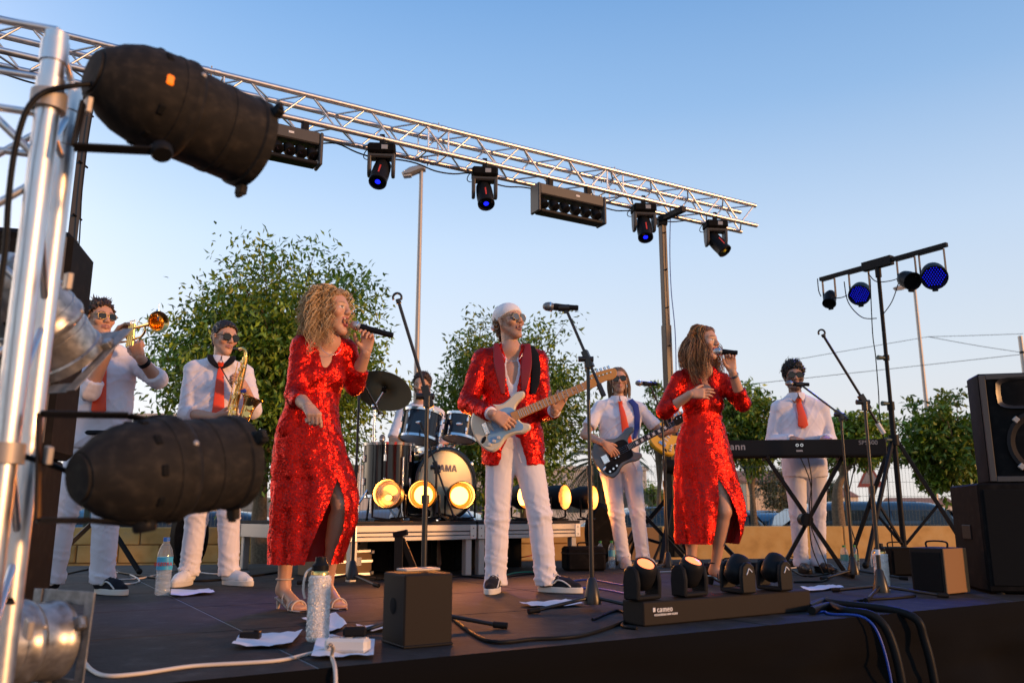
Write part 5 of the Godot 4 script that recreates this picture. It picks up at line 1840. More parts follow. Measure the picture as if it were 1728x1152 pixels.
func truss(called: String, label: String, a: Vector3, dir: Vector3, x: Vector3, y: Vector3, length: float, cuts: Array, r := 0.025, group := "") -> Node3D:
	# four chords through a, a+x, a+x+y, a+y; braces zigzag on the four sides
	var o := thing(called, label, "truss", a, group)
	var cs := [a, a + x, a + x + y, a + y]
	for c in cs:
		part("chord", MB.new().cyl(c, c + dir * length, r, -1.0, 16), mats.aluminium, o)
	var step := 0.26
	var w := x.length()
	var bm := MB.new().cyl(Vector3.ZERO, Vector3(0, 0, 1), 0.0085, -1.0, 8).mesh()
	for f in 4:
		var p: Vector3 = cs[f]; var q: Vector3 = cs[(f + 1) % 4]
		for i in int(length / step):
			var u := p + dir * (i + 0.08) * step; var v := q + dir * (i + 0.92) * step
			if (i + f) % 2: u = q + dir * (i + 0.08) * step; v = p + dir * (i + 0.92) * step
			var d := v - u
			inst("brace", bm, mats.aluminium, o, Transform3D(look(d).scaled_local(Vector3(1, 1, d.length())), u - a))
	for k in cuts:
		for c in cs:
			part("coupler", MB.new().lathe([[0.0, -0.07], [r * 1.12, -0.07], [r * 1.16, -0.02], [r * 0.9, -0.018], [r * 0.9, 0.018], [r * 1.16, 0.02], [r * 1.12, 0.07], [0.0, 0.07]], c + dir * k, dir, 14), mats.aluminium, o)
			part("pin", MB.new().cyl(c + dir * k + Vector3(0, 0.045, 0), c + dir * k - Vector3(0, 0.045, 0), 0.006, -1.0, 6), mats.galvanised, o)
		for f in 4:
			for e in [-0.1, 0.1]:
				var u: Vector3 = cs[f] + dir * (k + e); var v: Vector3 = cs[(f + 1) % 4] + dir * (k + e)
				var d := v - u
				inst("brace", bm, mats.aluminium, o, Transform3D(look(d).scaled_local(Vector3(1, 1, d.length())), u - a))
	return o

func moving_head(label: String, hang: Vector3, aim: Vector3, lens: Material, group: String) -> void:
	var bs := look(Vector3(0.1, 0, 1))
	var o := local_thing("moving_head_light", label, "stage light", Transform3D(bs.scaled(Vector3.ONE * 0.9), hang - Vector3(0, 0.025, 0)), group)
	part("clamp", MB.new().box(Vector3(0, 0.02, 0), Vector3(0.05, 0.1, 0.045), Basis(), 0.006).box(Vector3(0, -0.04, 0), Vector3(0.09, 0.02, 0.06)), mats.black_steel, o)
	part("base", MB.new().box(Vector3(0, -0.1, 0), Vector3(0.27, 0.1, 0.2), Basis(), 0.02), mats.black_box, o)
	part("display_panel", MB.new().box(Vector3(0.03, -0.1, 0.101), Vector3(0.06, 0.045, 0.004), Basis(), 0.001), mats.grey_print, o)
	var y := MB.new().box(Vector3(0, -0.165, 0), Vector3(0.25, 0.05, 0.13), Basis(), 0.02)
	for s in [-1.0, 1.0]:
		y.prism(PackedVector2Array([Vector2(-0.065, -0.15), Vector2(0.065, -0.15), Vector2(0.06, -0.3), Vector2(0.03, -0.37), Vector2(-0.03, -0.37), Vector2(-0.06, -0.3)]), Vector3(s * 0.115, 0, 0), Basis(Vector3.BACK, Vector3.UP, Vector3.LEFT), 0.035, 0.008)
	part("yoke", y, mats.light_arm, o)
	var d := (bs.transposed() * aim).normalized()
	var c := Vector3(0, -0.31, 0)
	var h := part("head", MB.new().lathe([[0.0, -0.13], [0.06, -0.125], [0.08, -0.1], [0.085, -0.03], [0.088, 0.06], [0.084, 0.15], [0.088, 0.16], [0.088, 0.185], [0.078, 0.19], [0.072, 0.17], [0.0, 0.168]], c, d, 22), mats.black_steel, o)
	sub("lens_glass", MB.new().lathe([[0.024, 0.176], [0.05, 0.174], [0.07, 0.171]], c, d, 20), mats.dark_lens, h)
	sub("lamp_lens", MB.new().lathe([[0.0, 0.184], [0.018, 0.181], [0.027, 0.175]], c, d, 16), lens, h)
	var sd := d.cross(Vector3.RIGHT).normalized()
	if sd.z < 0: sd = -sd
	part("red_stripe", MB.new().beam(c + sd * 0.0885 + d * 0.02, c + sd * 0.0865 + d * 0.13, 0.014, 0.004, Vector3.RIGHT), mats.red_stripe, o)
	var cb := []
	for i in 7: cb.append(Vector3(-0.13 - 0.05 * sin(i * 0.9), -0.06 - 0.1 * sin(PI * i / 6.0), -0.02 - i * 0.02))
	part("cable_loop", MB.new().tube(spline(cb, 4), 0.005, 6), mats.cable, o)
	var l := SpotLight3D.new()
	l.name = "beam"
	l.light_color = Color(0.25, 0.3, 1.0)
	l.light_energy = 5.0 if lens == mats.blue_glow else 0.6
	l.spot_angle = 14.0
	l.spot_range = 12.0
	l.light_size = 0.04
	l.shadow_enabled = true
	o.add_child(l)
	l.position = c + d * 0.2
	l.basis = look(-d)

func eye_bar(label: String, a: Vector3, b: Vector3, n: int) -> void:
	var x := (b - a).normalized()
	var bs := Basis(x, Vector3.UP, x.cross(Vector3.UP)).orthonormalized()
	var w := a.distance_to(b)
	var o := local_thing("moving_eye_bar", label, "stage light", Transform3D(bs, (a + b) * 0.5), "light bars on the truss")
	part("housing", MB.new().box(Vector3(0, -0.11, 0), Vector3(w, 0.11, 0.14), Basis(), 0.01), mats.light_arm, o)
	part("lower_rail", MB.new().box(Vector3(0, -0.325, 0.0), Vector3(w * 0.97, 0.035, 0.12), Basis(), 0.008), mats.black_steel, o)
	for s in [-1.0, 1.0]:
		part("end_plate", MB.new().box(Vector3(s * (w * 0.5 + 0.012), -0.2, 0), Vector3(0.03, 0.29, 0.16), Basis(), 0.012), mats.light_arm, o)
		part("clamp", MB.new().box(Vector3(s * w * 0.3, -0.01, 0), Vector3(0.06, 0.1, 0.06), Basis(), 0.01), mats.black_steel, o)
	for i in n:
		var c := Vector3((i + 0.5) / n * w - w * 0.5, -0.23, 0.0)
		var e := part("eye", MB.new().lathe([[0.0, -0.05], [0.04, -0.045], [0.052, -0.01], [0.052, 0.02], [0.046, 0.05], [0.038, 0.05], [0.0, 0.045]], c, Vector3(0.15, -0.75, 0.65), 16), mats.black_steel, o)
		sub("lens", MB.new().lathe([[0.0, 0.056], [0.03, 0.051]], c, Vector3(0.15, -0.75, 0.65), 14), mats.dark_lens, e)
	part("badge", MB.new().box(Vector3(w * 0.08, -0.11, 0.072), Vector3(0.045, 0.02, 0.003), Basis(), 0.001), mats.white_print, o)

func par_can(label: String, a: Vector3, b: Vector3, r: float, m: Material, yokes: Array, frame: bool, group: String) -> Node3D:
	# a: back of the lamp, b: its open front
	var z := (b - a).normalized()
	var l := a.distance_to(b)
	var bs := look(z)
	var o := local_thing("par_can", label, "stage light", Transform3D(bs, a), group)
	part("can", MB.new().lathe([[0.0, 0.0], [r * 0.5, 0.0], [r * 0.56, 0.008], [r * 0.6, 0.016], [r * 0.78, 0.04], [r * 0.93, 0.075], [r * 1.01, 0.115], [r * 1.04, 0.155], [r * 1.06, 0.156], [r * 1.06, 0.178], [r * 1.09, 0.182], [r * 1.1, 0.192], [r * 1.05, 0.204], [r * 0.99, 0.207], [r * 0.98, l * 0.72], [r * 1.0, l * 0.725], [r * 1.0, l * 0.76], [r * 0.98, l * 0.765], [r * 0.98, l - 0.03], [r * 1.03, l - 0.025], [r * 1.03, l], [r * 0.97, l], [r * 0.95, l * 0.62], [0.0, l * 0.6]], Vector3.ZERO, Vector3.BACK, 40), m, o)
	part("rear_cap", MB.new().lathe([[0.0, -0.008], [r * 0.44, -0.006], [r * 0.47, 0.01]], Vector3.ZERO, Vector3.BACK, 24), m, o)
	var seen_slot := 0
	for i in 10:
		var an := TAU * i / 10.0
		var b0 := TAU * seen_slot / 10.0
		if (bs * Vector3(cos(an), sin(an), 0)).dot(Vector3(0.1, 0.25, 1)) > (bs * Vector3(cos(b0), sin(b0), 0)).dot(Vector3(0.1, 0.25, 1)): seen_slot = i
	for i in 10:
		var an := TAU * i / 10.0
		var d := Vector3(cos(an), sin(an), 0)
		part("vent_slot", MB.new().box(d * r * 0.985 + Vector3(0, 0, 0.118), Vector3(0.012, 0.024, 0.016), Basis(Vector3.BACK, an), 0.003), mats.vent_glow if i == seen_slot and m == mats.par_black and label.begins_with("upper") and group == "black par cans on the near tower" else mats.black_matte, o)
	for i in 3:
		var an := 0.6 + TAU * i / 3.0
		var d := Vector3(cos(an), sin(an), 0)
		part("rivet", MB.new().ball(d * r * 1.06 + Vector3(0, 0, 0.192), Vector3.ONE * 0.008, Basis(), 6, 8), mats.galvanised, o)
		part("gel_clip", MB.new().box(d * r * 1.12 + Vector3(0, 0, l - 0.005), Vector3(0.026, 0.03, 0.02), Basis(Vector3.BACK, an), 0.003).box(d * r * 1.26 + Vector3(0, 0, l - 0.008), Vector3(0.008, 0.02, 0.012), Basis(Vector3.BACK, an), 0.002), m, o)
	if frame:
		var q := r * 1.28
		var fr := MB.new()
		for s in [-1.0, 1.0]:
			fr.box(Vector3(s * (q + r * 0.93) * 0.5, 0, l + 0.006), Vector3(q - r * 0.93, q * 2.0, 0.004), Basis(), 0.001)
			fr.box(Vector3(0, s * (q + r * 0.93) * 0.5, l + 0.011), Vector3(r * 1.86, q - r * 0.93, 0.004), Basis(), 0.001)
		part("gel_frame", fr, mats.gel_frame, o)
		part("gel_edge", MB.new().lathe([[r * 0.93, l - 0.02], [r * 0.99, l - 0.014]], Vector3.ZERO, Vector3.BACK, 32), mats.amber, o)
	# the yoke: flat bars from the tower's clamp, ending in a knob on the can
	var inv := Transform3D(bs, a).affine_inverse()
	for bar in yokes:
		for i in bar.size() - 1: part("yoke_bar", MB.new().beam(inv * bar[i], inv * bar[i + 1], 0.026, 0.006, inv.basis * Vector3(0.2, 0.3, 1)), mats.black_steel, o)
		if bar.size() < 3: continue
		var e: Vector3 = inv * bar[-1]
		part("yoke_knob", MB.new().lathe([[0.0, -0.014], [0.02, -0.014], [0.024, -0.008], [0.024, 0.008], [0.02, 0.014], [0.0, 0.014]], e, Vector3(e.x, e.y, 0), 14), mats.black_steel, o)
	return o

func rig() -> void:
	glow("blue_glow", Color(0.06, 0.1, 1.0), 3.0)
	glow("blue_led", Color(0.08, 0.12, 1.0), 1.6)
	glow("vent_glow", Color(1.0, 0.45, 0.05), 1.6)
	mat("yellow_glass", lin(0.5, 0.45, 0.03), 0.15)
	mat("red_stripe", lin(0.75, 0.06, 0.03), 0.4)
	mat("amber", lin(0.75, 0.35, 0.05), 0.5)
	t_end = on_y(1275, 347, TY)
	t_dir = (on_y(0, 32, TY) - t_end)
	t_dir.y = 0
	t_dir = t_dir.normalized()
	t_in = Vector3(-t_dir.z, 0, t_dir.x)
	if t_in.z > 0: t_in = -t_in
	truss("lighting_truss", "long aluminium box truss hung with stage lights above the band", t_end, t_dir, t_in * 0.24, Vector3(0, -0.24, 0), 8.6, [2.0, 4.0, 6.0, 8.0])
	var grp := "moving head lights hanging from the truss"
	moving_head("blue-lensed moving head on the truss beside the street lamp", on_truss(645, 240, false), Vector3(-0.08, -0.84, 0.53), mats.blue_glow, grp)
	moving_head("blue-lensed moving head on the truss above the guitarist", on_truss(818, 280, false), Vector3(0.12, -0.85, 0.5), mats.blue_glow, grp)
	moving_head("blue-lensed moving head beside the truss stand's bracket", on_truss(1086, 340, false), Vector3(0.0, -0.88, 0.47), mats.blue_glow, grp)
	moving_head("moving head with a yellow lens at the free end of the truss", on_truss(1206, 365, false), Vector3(0.45, -0.78, 0.42), mats.yellow_glass, grp)
	eye_bar("black light bar with six moving eyes on the truss above the guitarist", on_truss(905, 300, false) - Vector3(0, 0.05, 0), on_truss(1012, 330, false) - Vector3(0, 0.05, 0), 6)
	eye_bar("black light bar with moving eyes beside the black par can's mouth", on_truss(420, 190, false) - Vector3(0, 0.05, 0), on_truss(538, 215, false) - Vector3(0, 0.05, 0), 6)
	# cables slung along the truss
	var c := []
	for i in 40: c.append(t_end + t_dir * (0.9 + i * 0.19) + t_in * 0.2 + Vector3(0, -0.28 - 0.06 * absf(sin(i * 0.9)) , 0))
	lone("truss_cable", MB.new().tube(spline(c, 4), 0.007, 6), mats.cable, "black cable looped along the underside of the truss", "cable")
	# truss stands
	tower_stand("black telescopic stand holding up the truss behind the brown-haired singer", on_truss(1117, 360, true), true)
	tower_stand("grey telescopic stand holding up the truss behind the tall speaker", on_truss(150, 90, true), false)
	near_tower()
	side_lights()

func tower_stand(label: String, top: Vector3, legs: bool) -> void:
	var p := Vector3(top.x, 0, top.z)
	var o := thing("truss_stand", label, "stand", p, "stands under the truss")
	part("inner_mast", MB.new().box(p + Vector3(0, 2.95, 0), Vector3(0.065, 1.38, 0.065), Basis(Vector3.UP, 0.5), 0.004), mats.mast, o)
	part("middle_mast", MB.new().box(p + Vector3(0, 2.0, 0), Vector3(0.08, 0.9, 0.08), Basis(Vector3.UP, 0.5), 0.004), mats.mast, o)
	part("outer_mast", MB.new().box(p + Vector3(0, 0.85, 0), Vector3(0.13, 1.6, 0.13), Basis(Vector3.UP, 0.5), 0.006), mats.black_steel, o)
	part("support_bracket", MB.new().beam(top + t_in * 0.12 - Vector3(0, 0.03, 0) - Vector3(0, 0.03, 0), top - t_in * 0.36 - Vector3(0, 0.06, 0), 0.06, 0.06).box(p + Vector3(0, top.y - 0.09, 0), Vector3(0.1, 0.1, 0.1)), mats.black_steel, o)
	part("winch", MB.new().cyl(p + Vector3(-0.08, 0.95, 0.1), p + Vector3(0.08, 0.95, 0.1), 0.07), mats.black_steel, o)
	part("paper_tag", MB.new().box(p + Vector3(0.0, 1.22, 0.078), Vector3(0.1, 0.09, 0.004), Basis(Vector3.UP, 0.1), 0.001), mats.paper, o)
	for i in 5: part("lock_pin", MB.new().cyl(p + Vector3(0.02, 1.8 + i * 0.42, 0.06), p + Vector3(0.02, 1.8 + i * 0.42, -0.06), 0.008, -1.0, 8), mats.black_matte, o)
	if legs:
		for i in 4:
			var a := 0.4 + TAU * i / 4.0
			var d := Vector3(cos(a), 0, sin(a))
			part("leg", MB.new().beam(p + Vector3(0, 0.62, 0) + d * 0.07, p + Vector3(0, 0.03, 0) + d * 0.62, 0.04, 0.04), mats.black_steel, o)
			part("leg_brace", MB.new().beam(p + Vector3(0, 0.16, 0) + d * 0.06, p + Vector3(0, 0.26, 0) + d * 0.42, 0.03, 0.02), mats.black_steel, o)
			part("foot", MB.new().cyl(p + d * 0.64, p + d * 0.64 + Vector3(0, 0.05, 0), 0.035, 0.02), mats.rubber, o)
	var c := []
	for i in 9: c.append(p + Vector3(0.07 + 0.015 * sin(i * 1.7), 0.3 + i * 0.42, 0.05))
	part("cable", MB.new().tube(spline(c, 5), 0.005, 6), mats.blue_cable if legs else mats.cable, o)

func near_tower() -> void:
	# the aluminium tower in front of the stage, with four par cans
	var p1 := px(95, 58, 1.64)
	var top := p1.y
	var a := Vector3(p1.x, GROUND, p1.z)
	var p2 := px(103, 278, 1.86)
	var x := Vector3(p2.x - p1.x, 0, p2.z - p1.z)
	x = x.normalized() * 0.24
	var y := Vector3(x.z, 0, -x.x)
	if y.x > 0: y = -y
	var o := truss("light_tower", "bright aluminium truss tower standing before the stage with four par cans", a, Vector3.UP, x, y, top - GROUND, [top - GROUND - 0.09], 0.025)
	part("base_plate", MB.new().box(a + (x + y) * 0.5 + Vector3(0, 0.01, 0), Vector3(0.5, 0.02, 0.5), look(x), 0.004), mats.galvanised, o)
	var grp := "black par cans on the near tower"
	for i in 4:
		var hy: float = [px(80, 172, 1.64).y, px(40, 765, 1.64).y, px(60, 470, 1.64).y, px(10, 1060, 1.64).y][i]
		var c := Vector3(a.x, hy, a.z) + x * (0.5 if i > 1 else 0.1)
		if i < 2: part("clamp", MB.new().lathe([[0.026, -0.02], [0.036, -0.02], [0.036, 0.02], [0.026, 0.02]], Vector3(a.x, hy, a.z) + (x if i > 1 else Vector3.ZERO), Vector3.UP, 16), mats.galvanised, o)
		part("clamp_bar", MB.new().beam(Vector3(a.x, hy, a.z) - y * 0.3, Vector3(a.x, hy, a.z) + Vector3(0.09, -0.005, 0.0), 0.035, 0.012, Vector3.UP), mats.galvanised, o)
	par_can("upper dusty black par can on the near tower", px(158, 122, 1.66), px(424, 244, 1.96), 0.112, mats.par_black, [[px(140, 172, 1.6), px(123, 248, 1.6), px(272, 255, 1.68)]], false, grp)
	par_can("lower dusty black par can on the near tower", px(134, 806, 1.66), px(396, 779, 1.95), 0.106, mats.par_black, [[px(66, 698, 1.66), px(215, 701, 1.75), px(262, 713, 1.8)], [px(62, 878, 1.64), px(150, 878, 1.7), px(243, 886, 1.76)], [px(66, 698, 1.66), px(62, 878, 1.64)]], false, grp)
	var g2 := "silver par cans on the near tower"
	par_can("silver par can with a gel frame in front of the tall speaker", px(-6, 445, 1.98), px(114, 606, 2.2), 0.1, mats.par_silver, [[px(60, 470, 1.95), px(90, 500, 2.0)]], true, g2)
	par_can("silver par can low beside the stage edge", px(-120, 1100, 1.85), px(92, 1080, 2.1), 0.09, mats.par_silver, [[px(10, 1010, 1.8), px(20, 1035, 1.95)]], true, g2)
	var c := []
	for p in [[170, 140, 1.66], [120, 145, 1.62], [75, 155, 1.6], [45, 185, 1.58], [25, 250, 1.58], [14, 330, 1.58], [8, 420, 1.58], [-8, 560, 1.58], [-25, 900, 1.58]]: c.append(px(p[0], p[1], p[2]))
	lone("lamp_cable", MB.new().tube(spline(c, 6), 0.006, 8), mats.cable, "black cable running down the near tower from the upper par can", "cable")
	c = []
	for p in [[112, 795, 1.74], [80, 782, 1.7], [40, 770, 1.66], [0, 758, 1.64], [-40, 752, 1.64]]: c.append(px(p[0], p[1], p[2]))
	lone("lamp_cable", MB.new().tube(spline(c, 6), 0.006, 8), mats.cable, "black cable running to the lower black par can", "cable")

func side_lights() -> void:
	# T-bar stand with four lamps beside the keyboard
	var Z := 8.0
	var base := ground(1521, Z)
	var top := px(1477, 448, Z)
	top = Vector3(base.x, top.y, base.z)
	var o := thing("light_stand", "tall black tripod stand with a T-bar of four lamps beside the keyboard", "stand", base)
	part("mast", MB.new().tube(PackedVector3Array([base + Vector3(0, 0.16, 0), base + Vector3(0, 1.5, 0)]), 0.026, 12), mats.black_steel, o)
	part("upper_mast", MB.new().tube(PackedVector3Array([base + Vector3(0, 1.4, 0), top]), 0.019, 12), mats.black_steel, o)
	for q in [[1.12, 1.22, 0.05], [1.46, 1.54, 0.036], [1.95, 2.0, 0.03]]: part("collar", MB.new().cyl(base + Vector3(0, q[0], 0), base + Vector3(0, q[1], 0), q[2]), mats.black_steel, o)
	for y in [1.17, 1.52, 1.97]: part("locking_knob", MB.new().cyl(base + Vector3(-0.03, y, 0.02), base + Vector3(-0.1, y, 0.04), 0.016, 0.024, 10), mats.green_steel, o)
	for i in 3:
		var a: float = [2.55, 0.15, 4.2][i]
		var d := Vector3(cos(a), 0, sin(a))
		part("leg", MB.new().beam(base + Vector3(0, 1.16, 0) + d * 0.03, base + Vector3(0, 0.02, 0) + d * 0.62, 0.034, 0.03), mats.black_steel, o)
		part("leg_brace", MB.new().beam(base + Vector3(0, 0.2, 0) + d * 0.02, base + Vector3(0, 0.55, 0) + d * 0.33, 0.026, 0.016), mats.black_steel, o)
		part("foot", MB.new().ball(base + Vector3(0, 0.028, 0) + d * 0.625, Vector3.ONE * 0.03), mats.rubber, o)
	var l := px(1384, 466, 8.55); var r := px(1588, 405, 7.42)
	l.y = top.y + 0.02; r.y = top.y + 0.02
	var bd := (r - l).normalized()
	var mid := top + Vector3(0, 0.02, 0)
	l = mid - bd * 0.68; r = mid + bd * 0.72
	part("cross_bar", MB.new().beam(l, r, 0.04, 0.04), mats.black_steel, o)
	part("bar_mount", MB.new().beam(mid - bd * 0.16, mid + bd * 0.16, 0.09, 0.07).cyl(top - Vector3(0, 0.12, 0), top + Vector3(0, 0.02, 0), 0.03), mats.black_steel, o)
	var lamps := [[-0.58, 0.075, 0.17, false, Vector3(-0.35, -0.85, 0.5), "small unlit par lamp at the far end of the T-bar"], [-0.22, 0.115, 0.2, true, Vector3(-0.45, -0.55, 0.75), "blue-lit LED par lamp next to the small end lamp on the T-bar"], [0.3, 0.095, 0.2, false, Vector3(0.05, -0.45, 0.9), "round unlit par lamp beside the bright LED lamp on the T-bar"], [0.56, 0.125, 0.22, true, Vector3(-0.35, -0.55, 0.8), "large blue-lit LED par lamp at the near end of the T-bar"]]
	for q in lamps:
		var at: Vector3 = mid + bd * q[0] - Vector3(0, 0.2 + q[1] * 0.4, 0)
		var d: Vector3 = q[4].normalized()
		var R: float = q[1] * 0.88
		var L: float = q[2] * 0.9
		var t := local_thing("led_par", q[5], "stage light", Transform3D(look(d), at), "lamps on the T-bar stand")
		part("can", MB.new().lathe([[0.0, -L * 0.6], [R * 0.6, -L * 0.58], [R * 0.9, -L * 0.35], [R, 0.0], [R, L * 0.5], [R * 1.07, L * 0.5], [R * 1.07, L * 0.56], [R * 0.94, L * 0.56], [R * 0.92, L * 0.3], [0.0, L * 0.3]], Vector3.ZERO, Vector3.BACK, 24), mats.black_steel, t)
		var inv := look(d).transposed()
		var ax: Vector3 = inv * bd
		ax = Vector3(ax.x, ax.y, ax.z).normalized()
		var up: Vector3 = inv * Vector3(0, 0.2 + R * 0.4, 0)
		var yk := MB.new()
		for s in [-1.0, 1.0]: yk.beam(ax * s * R * 1.12, ax * s * R * 1.12 + up * 0.9, 0.03, 0.005, inv * bd.cross(Vector3.UP))
		yk.beam(ax * R * 1.14 + up * 0.9, -ax * R * 1.14 + up * 0.9, 0.03, 0.006, inv * bd.cross(Vector3.UP))
		part("yoke", yk, mats.light_arm, t)
		part("clip", MB.new().box(Vector3(0, -R * 1.12, L * 0.52), Vector3(0.05, 0.02, 0.03)), mats.black_steel, t)
		if q[3]:
			var rows := 5
			for i in range(-4, 5):
				for k in range(-4, 5):
					var p := Vector2(i + (0.5 if k % 2 else 0.0), k * 0.87) * R * 0.215
					if p.length() < R * 0.88:
						part("led", MB.new().lathe([[0.0, 0.008], [R * 0.035, 0.005], [R * 0.044, 0.0]], Vector3(p.x, p.y, L * 0.31), Vector3.BACK, 6), mats.blue_led, t)
			var sp := SpotLight3D.new()
			sp.name = "led_beam"
			sp.light_color = Color(0.2, 0.25, 1.0)
			sp.light_energy = 2.0
			sp.spot_angle = 24.0
			sp.spot_range = 14.0
			sp.light_size = R
			sp.shadow_enabled = true
			t.add_child(sp)
			sp.position = Vector3(0, 0, L * 0.62)
			sp.basis = Basis(Vector3.UP, PI)
	var loops := [[[1425, 475], [1432, 510], [1455, 535], [1480, 537]], [[1487, 535], [1505, 510], [1516, 480], [1520, 465]], [[1465, 460], [1480, 475], [1510, 472], [1525, 462]], [[1380, 470], [1382, 490], [1386, 500]], [[1404, 503], [1420, 502], [1430, 498]], [[1533, 472], [1545, 480], [1552, 468]]]
	var loop_text := ["black cable drooping below the far LED lamp of the T-bar", "black cable drooping from the mast to the near lamps of the T-bar", "short black cable behind the T-bar mount", "short black cable at the far tip of the T-bar", "black cable joining the two far lamps of the T-bar", "short black cable under the round unlit lamp"]
	for i in loops.size():
		var c := []
		for p in loops[i]: c.append(px(p[0], p[1], Z - 0.02))
		lone("light_cable", MB.new().tube(spline(c, 6), 0.005, 6), mats.cable, loop_text[i], "cable", "cables of the T-bar")
	var c := []
	for p in [[1469, 470], [1473, 560], [1478, 600], [1483, 660], [1485, 700], [1492, 740], [1497, 790], [1502, 870], [1508, 930]]: c.append(px(p[0], p[1], Z + 0.03))
	lone("light_cable", MB.new().tube(spline(c, 6), 0.005, 6), mats.cable, "long black cable hanging down the mast of the light stand", "cable", "cables of the T-bar")

# ---------- loudspeakers ----------
func speakers() -> void:
	mat("horn", lin(0.03, 0.03, 0.032), 0.35)
	mat("cone", lin(0.02, 0.02, 0.021), 0.7)
	# right-hand stack
	var f := Vector3(-0.22, 0, 0.975).normalized()
	var bs := look(f)
	var c := ground(1652, 5.2)
	c = c + bs.x * 0.38 - f * 0.3
	var o := local_thing("subwoofer", "big black subwoofer on the stage under the loudspeaker with the horn", "subwoofer", Transform3D(bs, c), "subwoofers")
	part("cabinet", MB.new().box(Vector3(0, 0.335, 0), Vector3(0.74, 0.65, 0.6), Basis(), 0.012), mats.black_box, o)
	part("grille", MB.new().box(Vector3(0, 0.335, 0.302), Vector3(0.68, 0.57, 0.012), Basis(), 0.004), mats.black_matte, o)
	part("handle", MB.new().box(Vector3(-0.371, 0.36, 0), Vector3(0.012, 0.09, 0.18), Basis(), 0.004), mats.black_steel, o)
	for x in [-1.0, 1.0]:
		for z in [-1.0, 1.0]: part("rubber_foot", MB.new().cyl(Vector3(x * 0.3, 0, z * 0.26), Vector3(x * 0.3, 0.012, z * 0.26), 0.03), mats.rubber, o)
	o = local_thing("loudspeaker", "black loudspeaker with a horn and round woofer standing on the big subwoofer", "loudspeaker", Transform3D(bs, c + Vector3(0.0, 0.66, 0) + bs.x * 0.03), "main loudspeakers")
	var poly := PackedVector2Array([Vector2(-0.31, 0.24), Vector2(0.31, 0.24), Vector2(0.31, 0.02), Vector2(0.2, -0.26), Vector2(-0.2, -0.26), Vector2(-0.31, 0.02)])
	part("cabinet", MB.new().prism(poly, Vector3(0, 0.345, 0), Basis(Vector3.RIGHT, Vector3.BACK, Vector3.UP), 0.69, 0.012), mats.black_box, o)
	var fr := MB.new()
	for s in [-1.0, 1.0]:
		fr.box(Vector3(s * 0.287, 0.345, 0.247), Vector3(0.035, 0.67, 0.02), Basis(), 0.004)
		fr.box(Vector3(0, 0.345 + s * 0.32, 0.247), Vector3(0.54, 0.035, 0.02), Basis(), 0.004)
	part("front_frame", fr, mats.light_arm, o)
	var hp := []
	for r in [[0.22, 0.1, 0.262], [0.2, 0.085, 0.25], [0.1, 0.05, 0.18], [0.05, 0.04, 0.12]]:
		for k in 20:
			var a := TAU * k / 20.0
			hp.append(Vector3(signf(cos(a)) * pow(absf(cos(a)), 0.4) * r[0], 0.56 + signf(sin(a)) * pow(absf(sin(a)), 0.4) * r[1], r[2]))
	part("horn", MB.new().grid(hp, 4, 20, true), mats.horn, o)
	part("woofer", MB.new().lathe([[0.205, 0.0], [0.21, 0.012], [0.19, 0.016], [0.175, 0.002], [0.06, -0.05], [0.05, -0.03], [0.0, -0.015]], Vector3(0.02, 0.245, 0.246), Vector3.BACK, 32), mats.cone, o)
	for i in 4:
		var a := TAU * (i + 0.5) / 4.0
		part("bolt", MB.new().box(Vector3(0.02 + cos(a) * 0.205, 0.245 + sin(a) * 0.205, 0.262), Vector3(0.035, 0.035, 0.015), Basis(Vector3.BACK, a), 0.004), mats.galvanised, o)
	# left-hand stack, half hidden by the near tower
	bs = look(Vector3(0.25, 0, 0.97))
	c = Vector3(px(-8, 868, 3.6).x, 0, -3.62)
	o = local_thing("subwoofer", "black subwoofer on the stage under the tall speaker behind the near tower", "subwoofer", Transform3D(bs, c), "subwoofers")
	part("cabinet", MB.new().box(Vector3(-0.08, 0.36, 0), Vector3(0.5, 0.7, 0.5), Basis(), 0.012), mats.black_box, o)
	part("grille", MB.new().box(Vector3(-0.08, 0.36, 0.253), Vector3(0.44, 0.62, 0.012), Basis(), 0.004), mats.black_matte, o)
	for x in [-1.0, 1.0]: part("rubber_foot", MB.new().box(Vector3(-0.08 + x * 0.2, 0.006, 0), Vector3(0.04, 0.012, 0.44)), mats.rubber, o)
	o = local_thing("loudspeaker", "tall black loudspeaker beside the trumpeter", "loudspeaker", Transform3D(bs, c + Vector3(0, 0.71, 0)), "main loudspeakers")
	part("cabinet", MB.new().box(Vector3(-0.03, 0.49, 0), Vector3(0.5, 0.98, 0.42), Basis(), 0.025), mats.black_box, o)
	part("grille", MB.new().box(Vector3(-0.05, 0.5, 0.213), Vector3(0.36, 0.84, 0.01), Basis(), 0.003), mats.black_matte, o)
	part("front_frame", MB.new().box(Vector3(0.17, 0.5, 0.216), Vector3(0.06, 0.9, 0.014), Basis(), 0.004), mats.light_arm, o)

# ---------- riser and drums ----------
var RF := Vector3.ZERO
var RS := Vector3.ZERO
var RN := Vector3.ZERO

func riser_pt(x: float, inset: float, y := 0.0) -> Vector3:   # a point on the riser in this pixel column
	var u := (x - 864.0) / F
	var b := RF + RN * inset
	var s := (u * 0.978 * -b.z - b.x) / (RS.x + u * 0.978 * RS.z)
	var p := b + RS * s
	return Vector3(p.x, 0.42 + y, p.z)

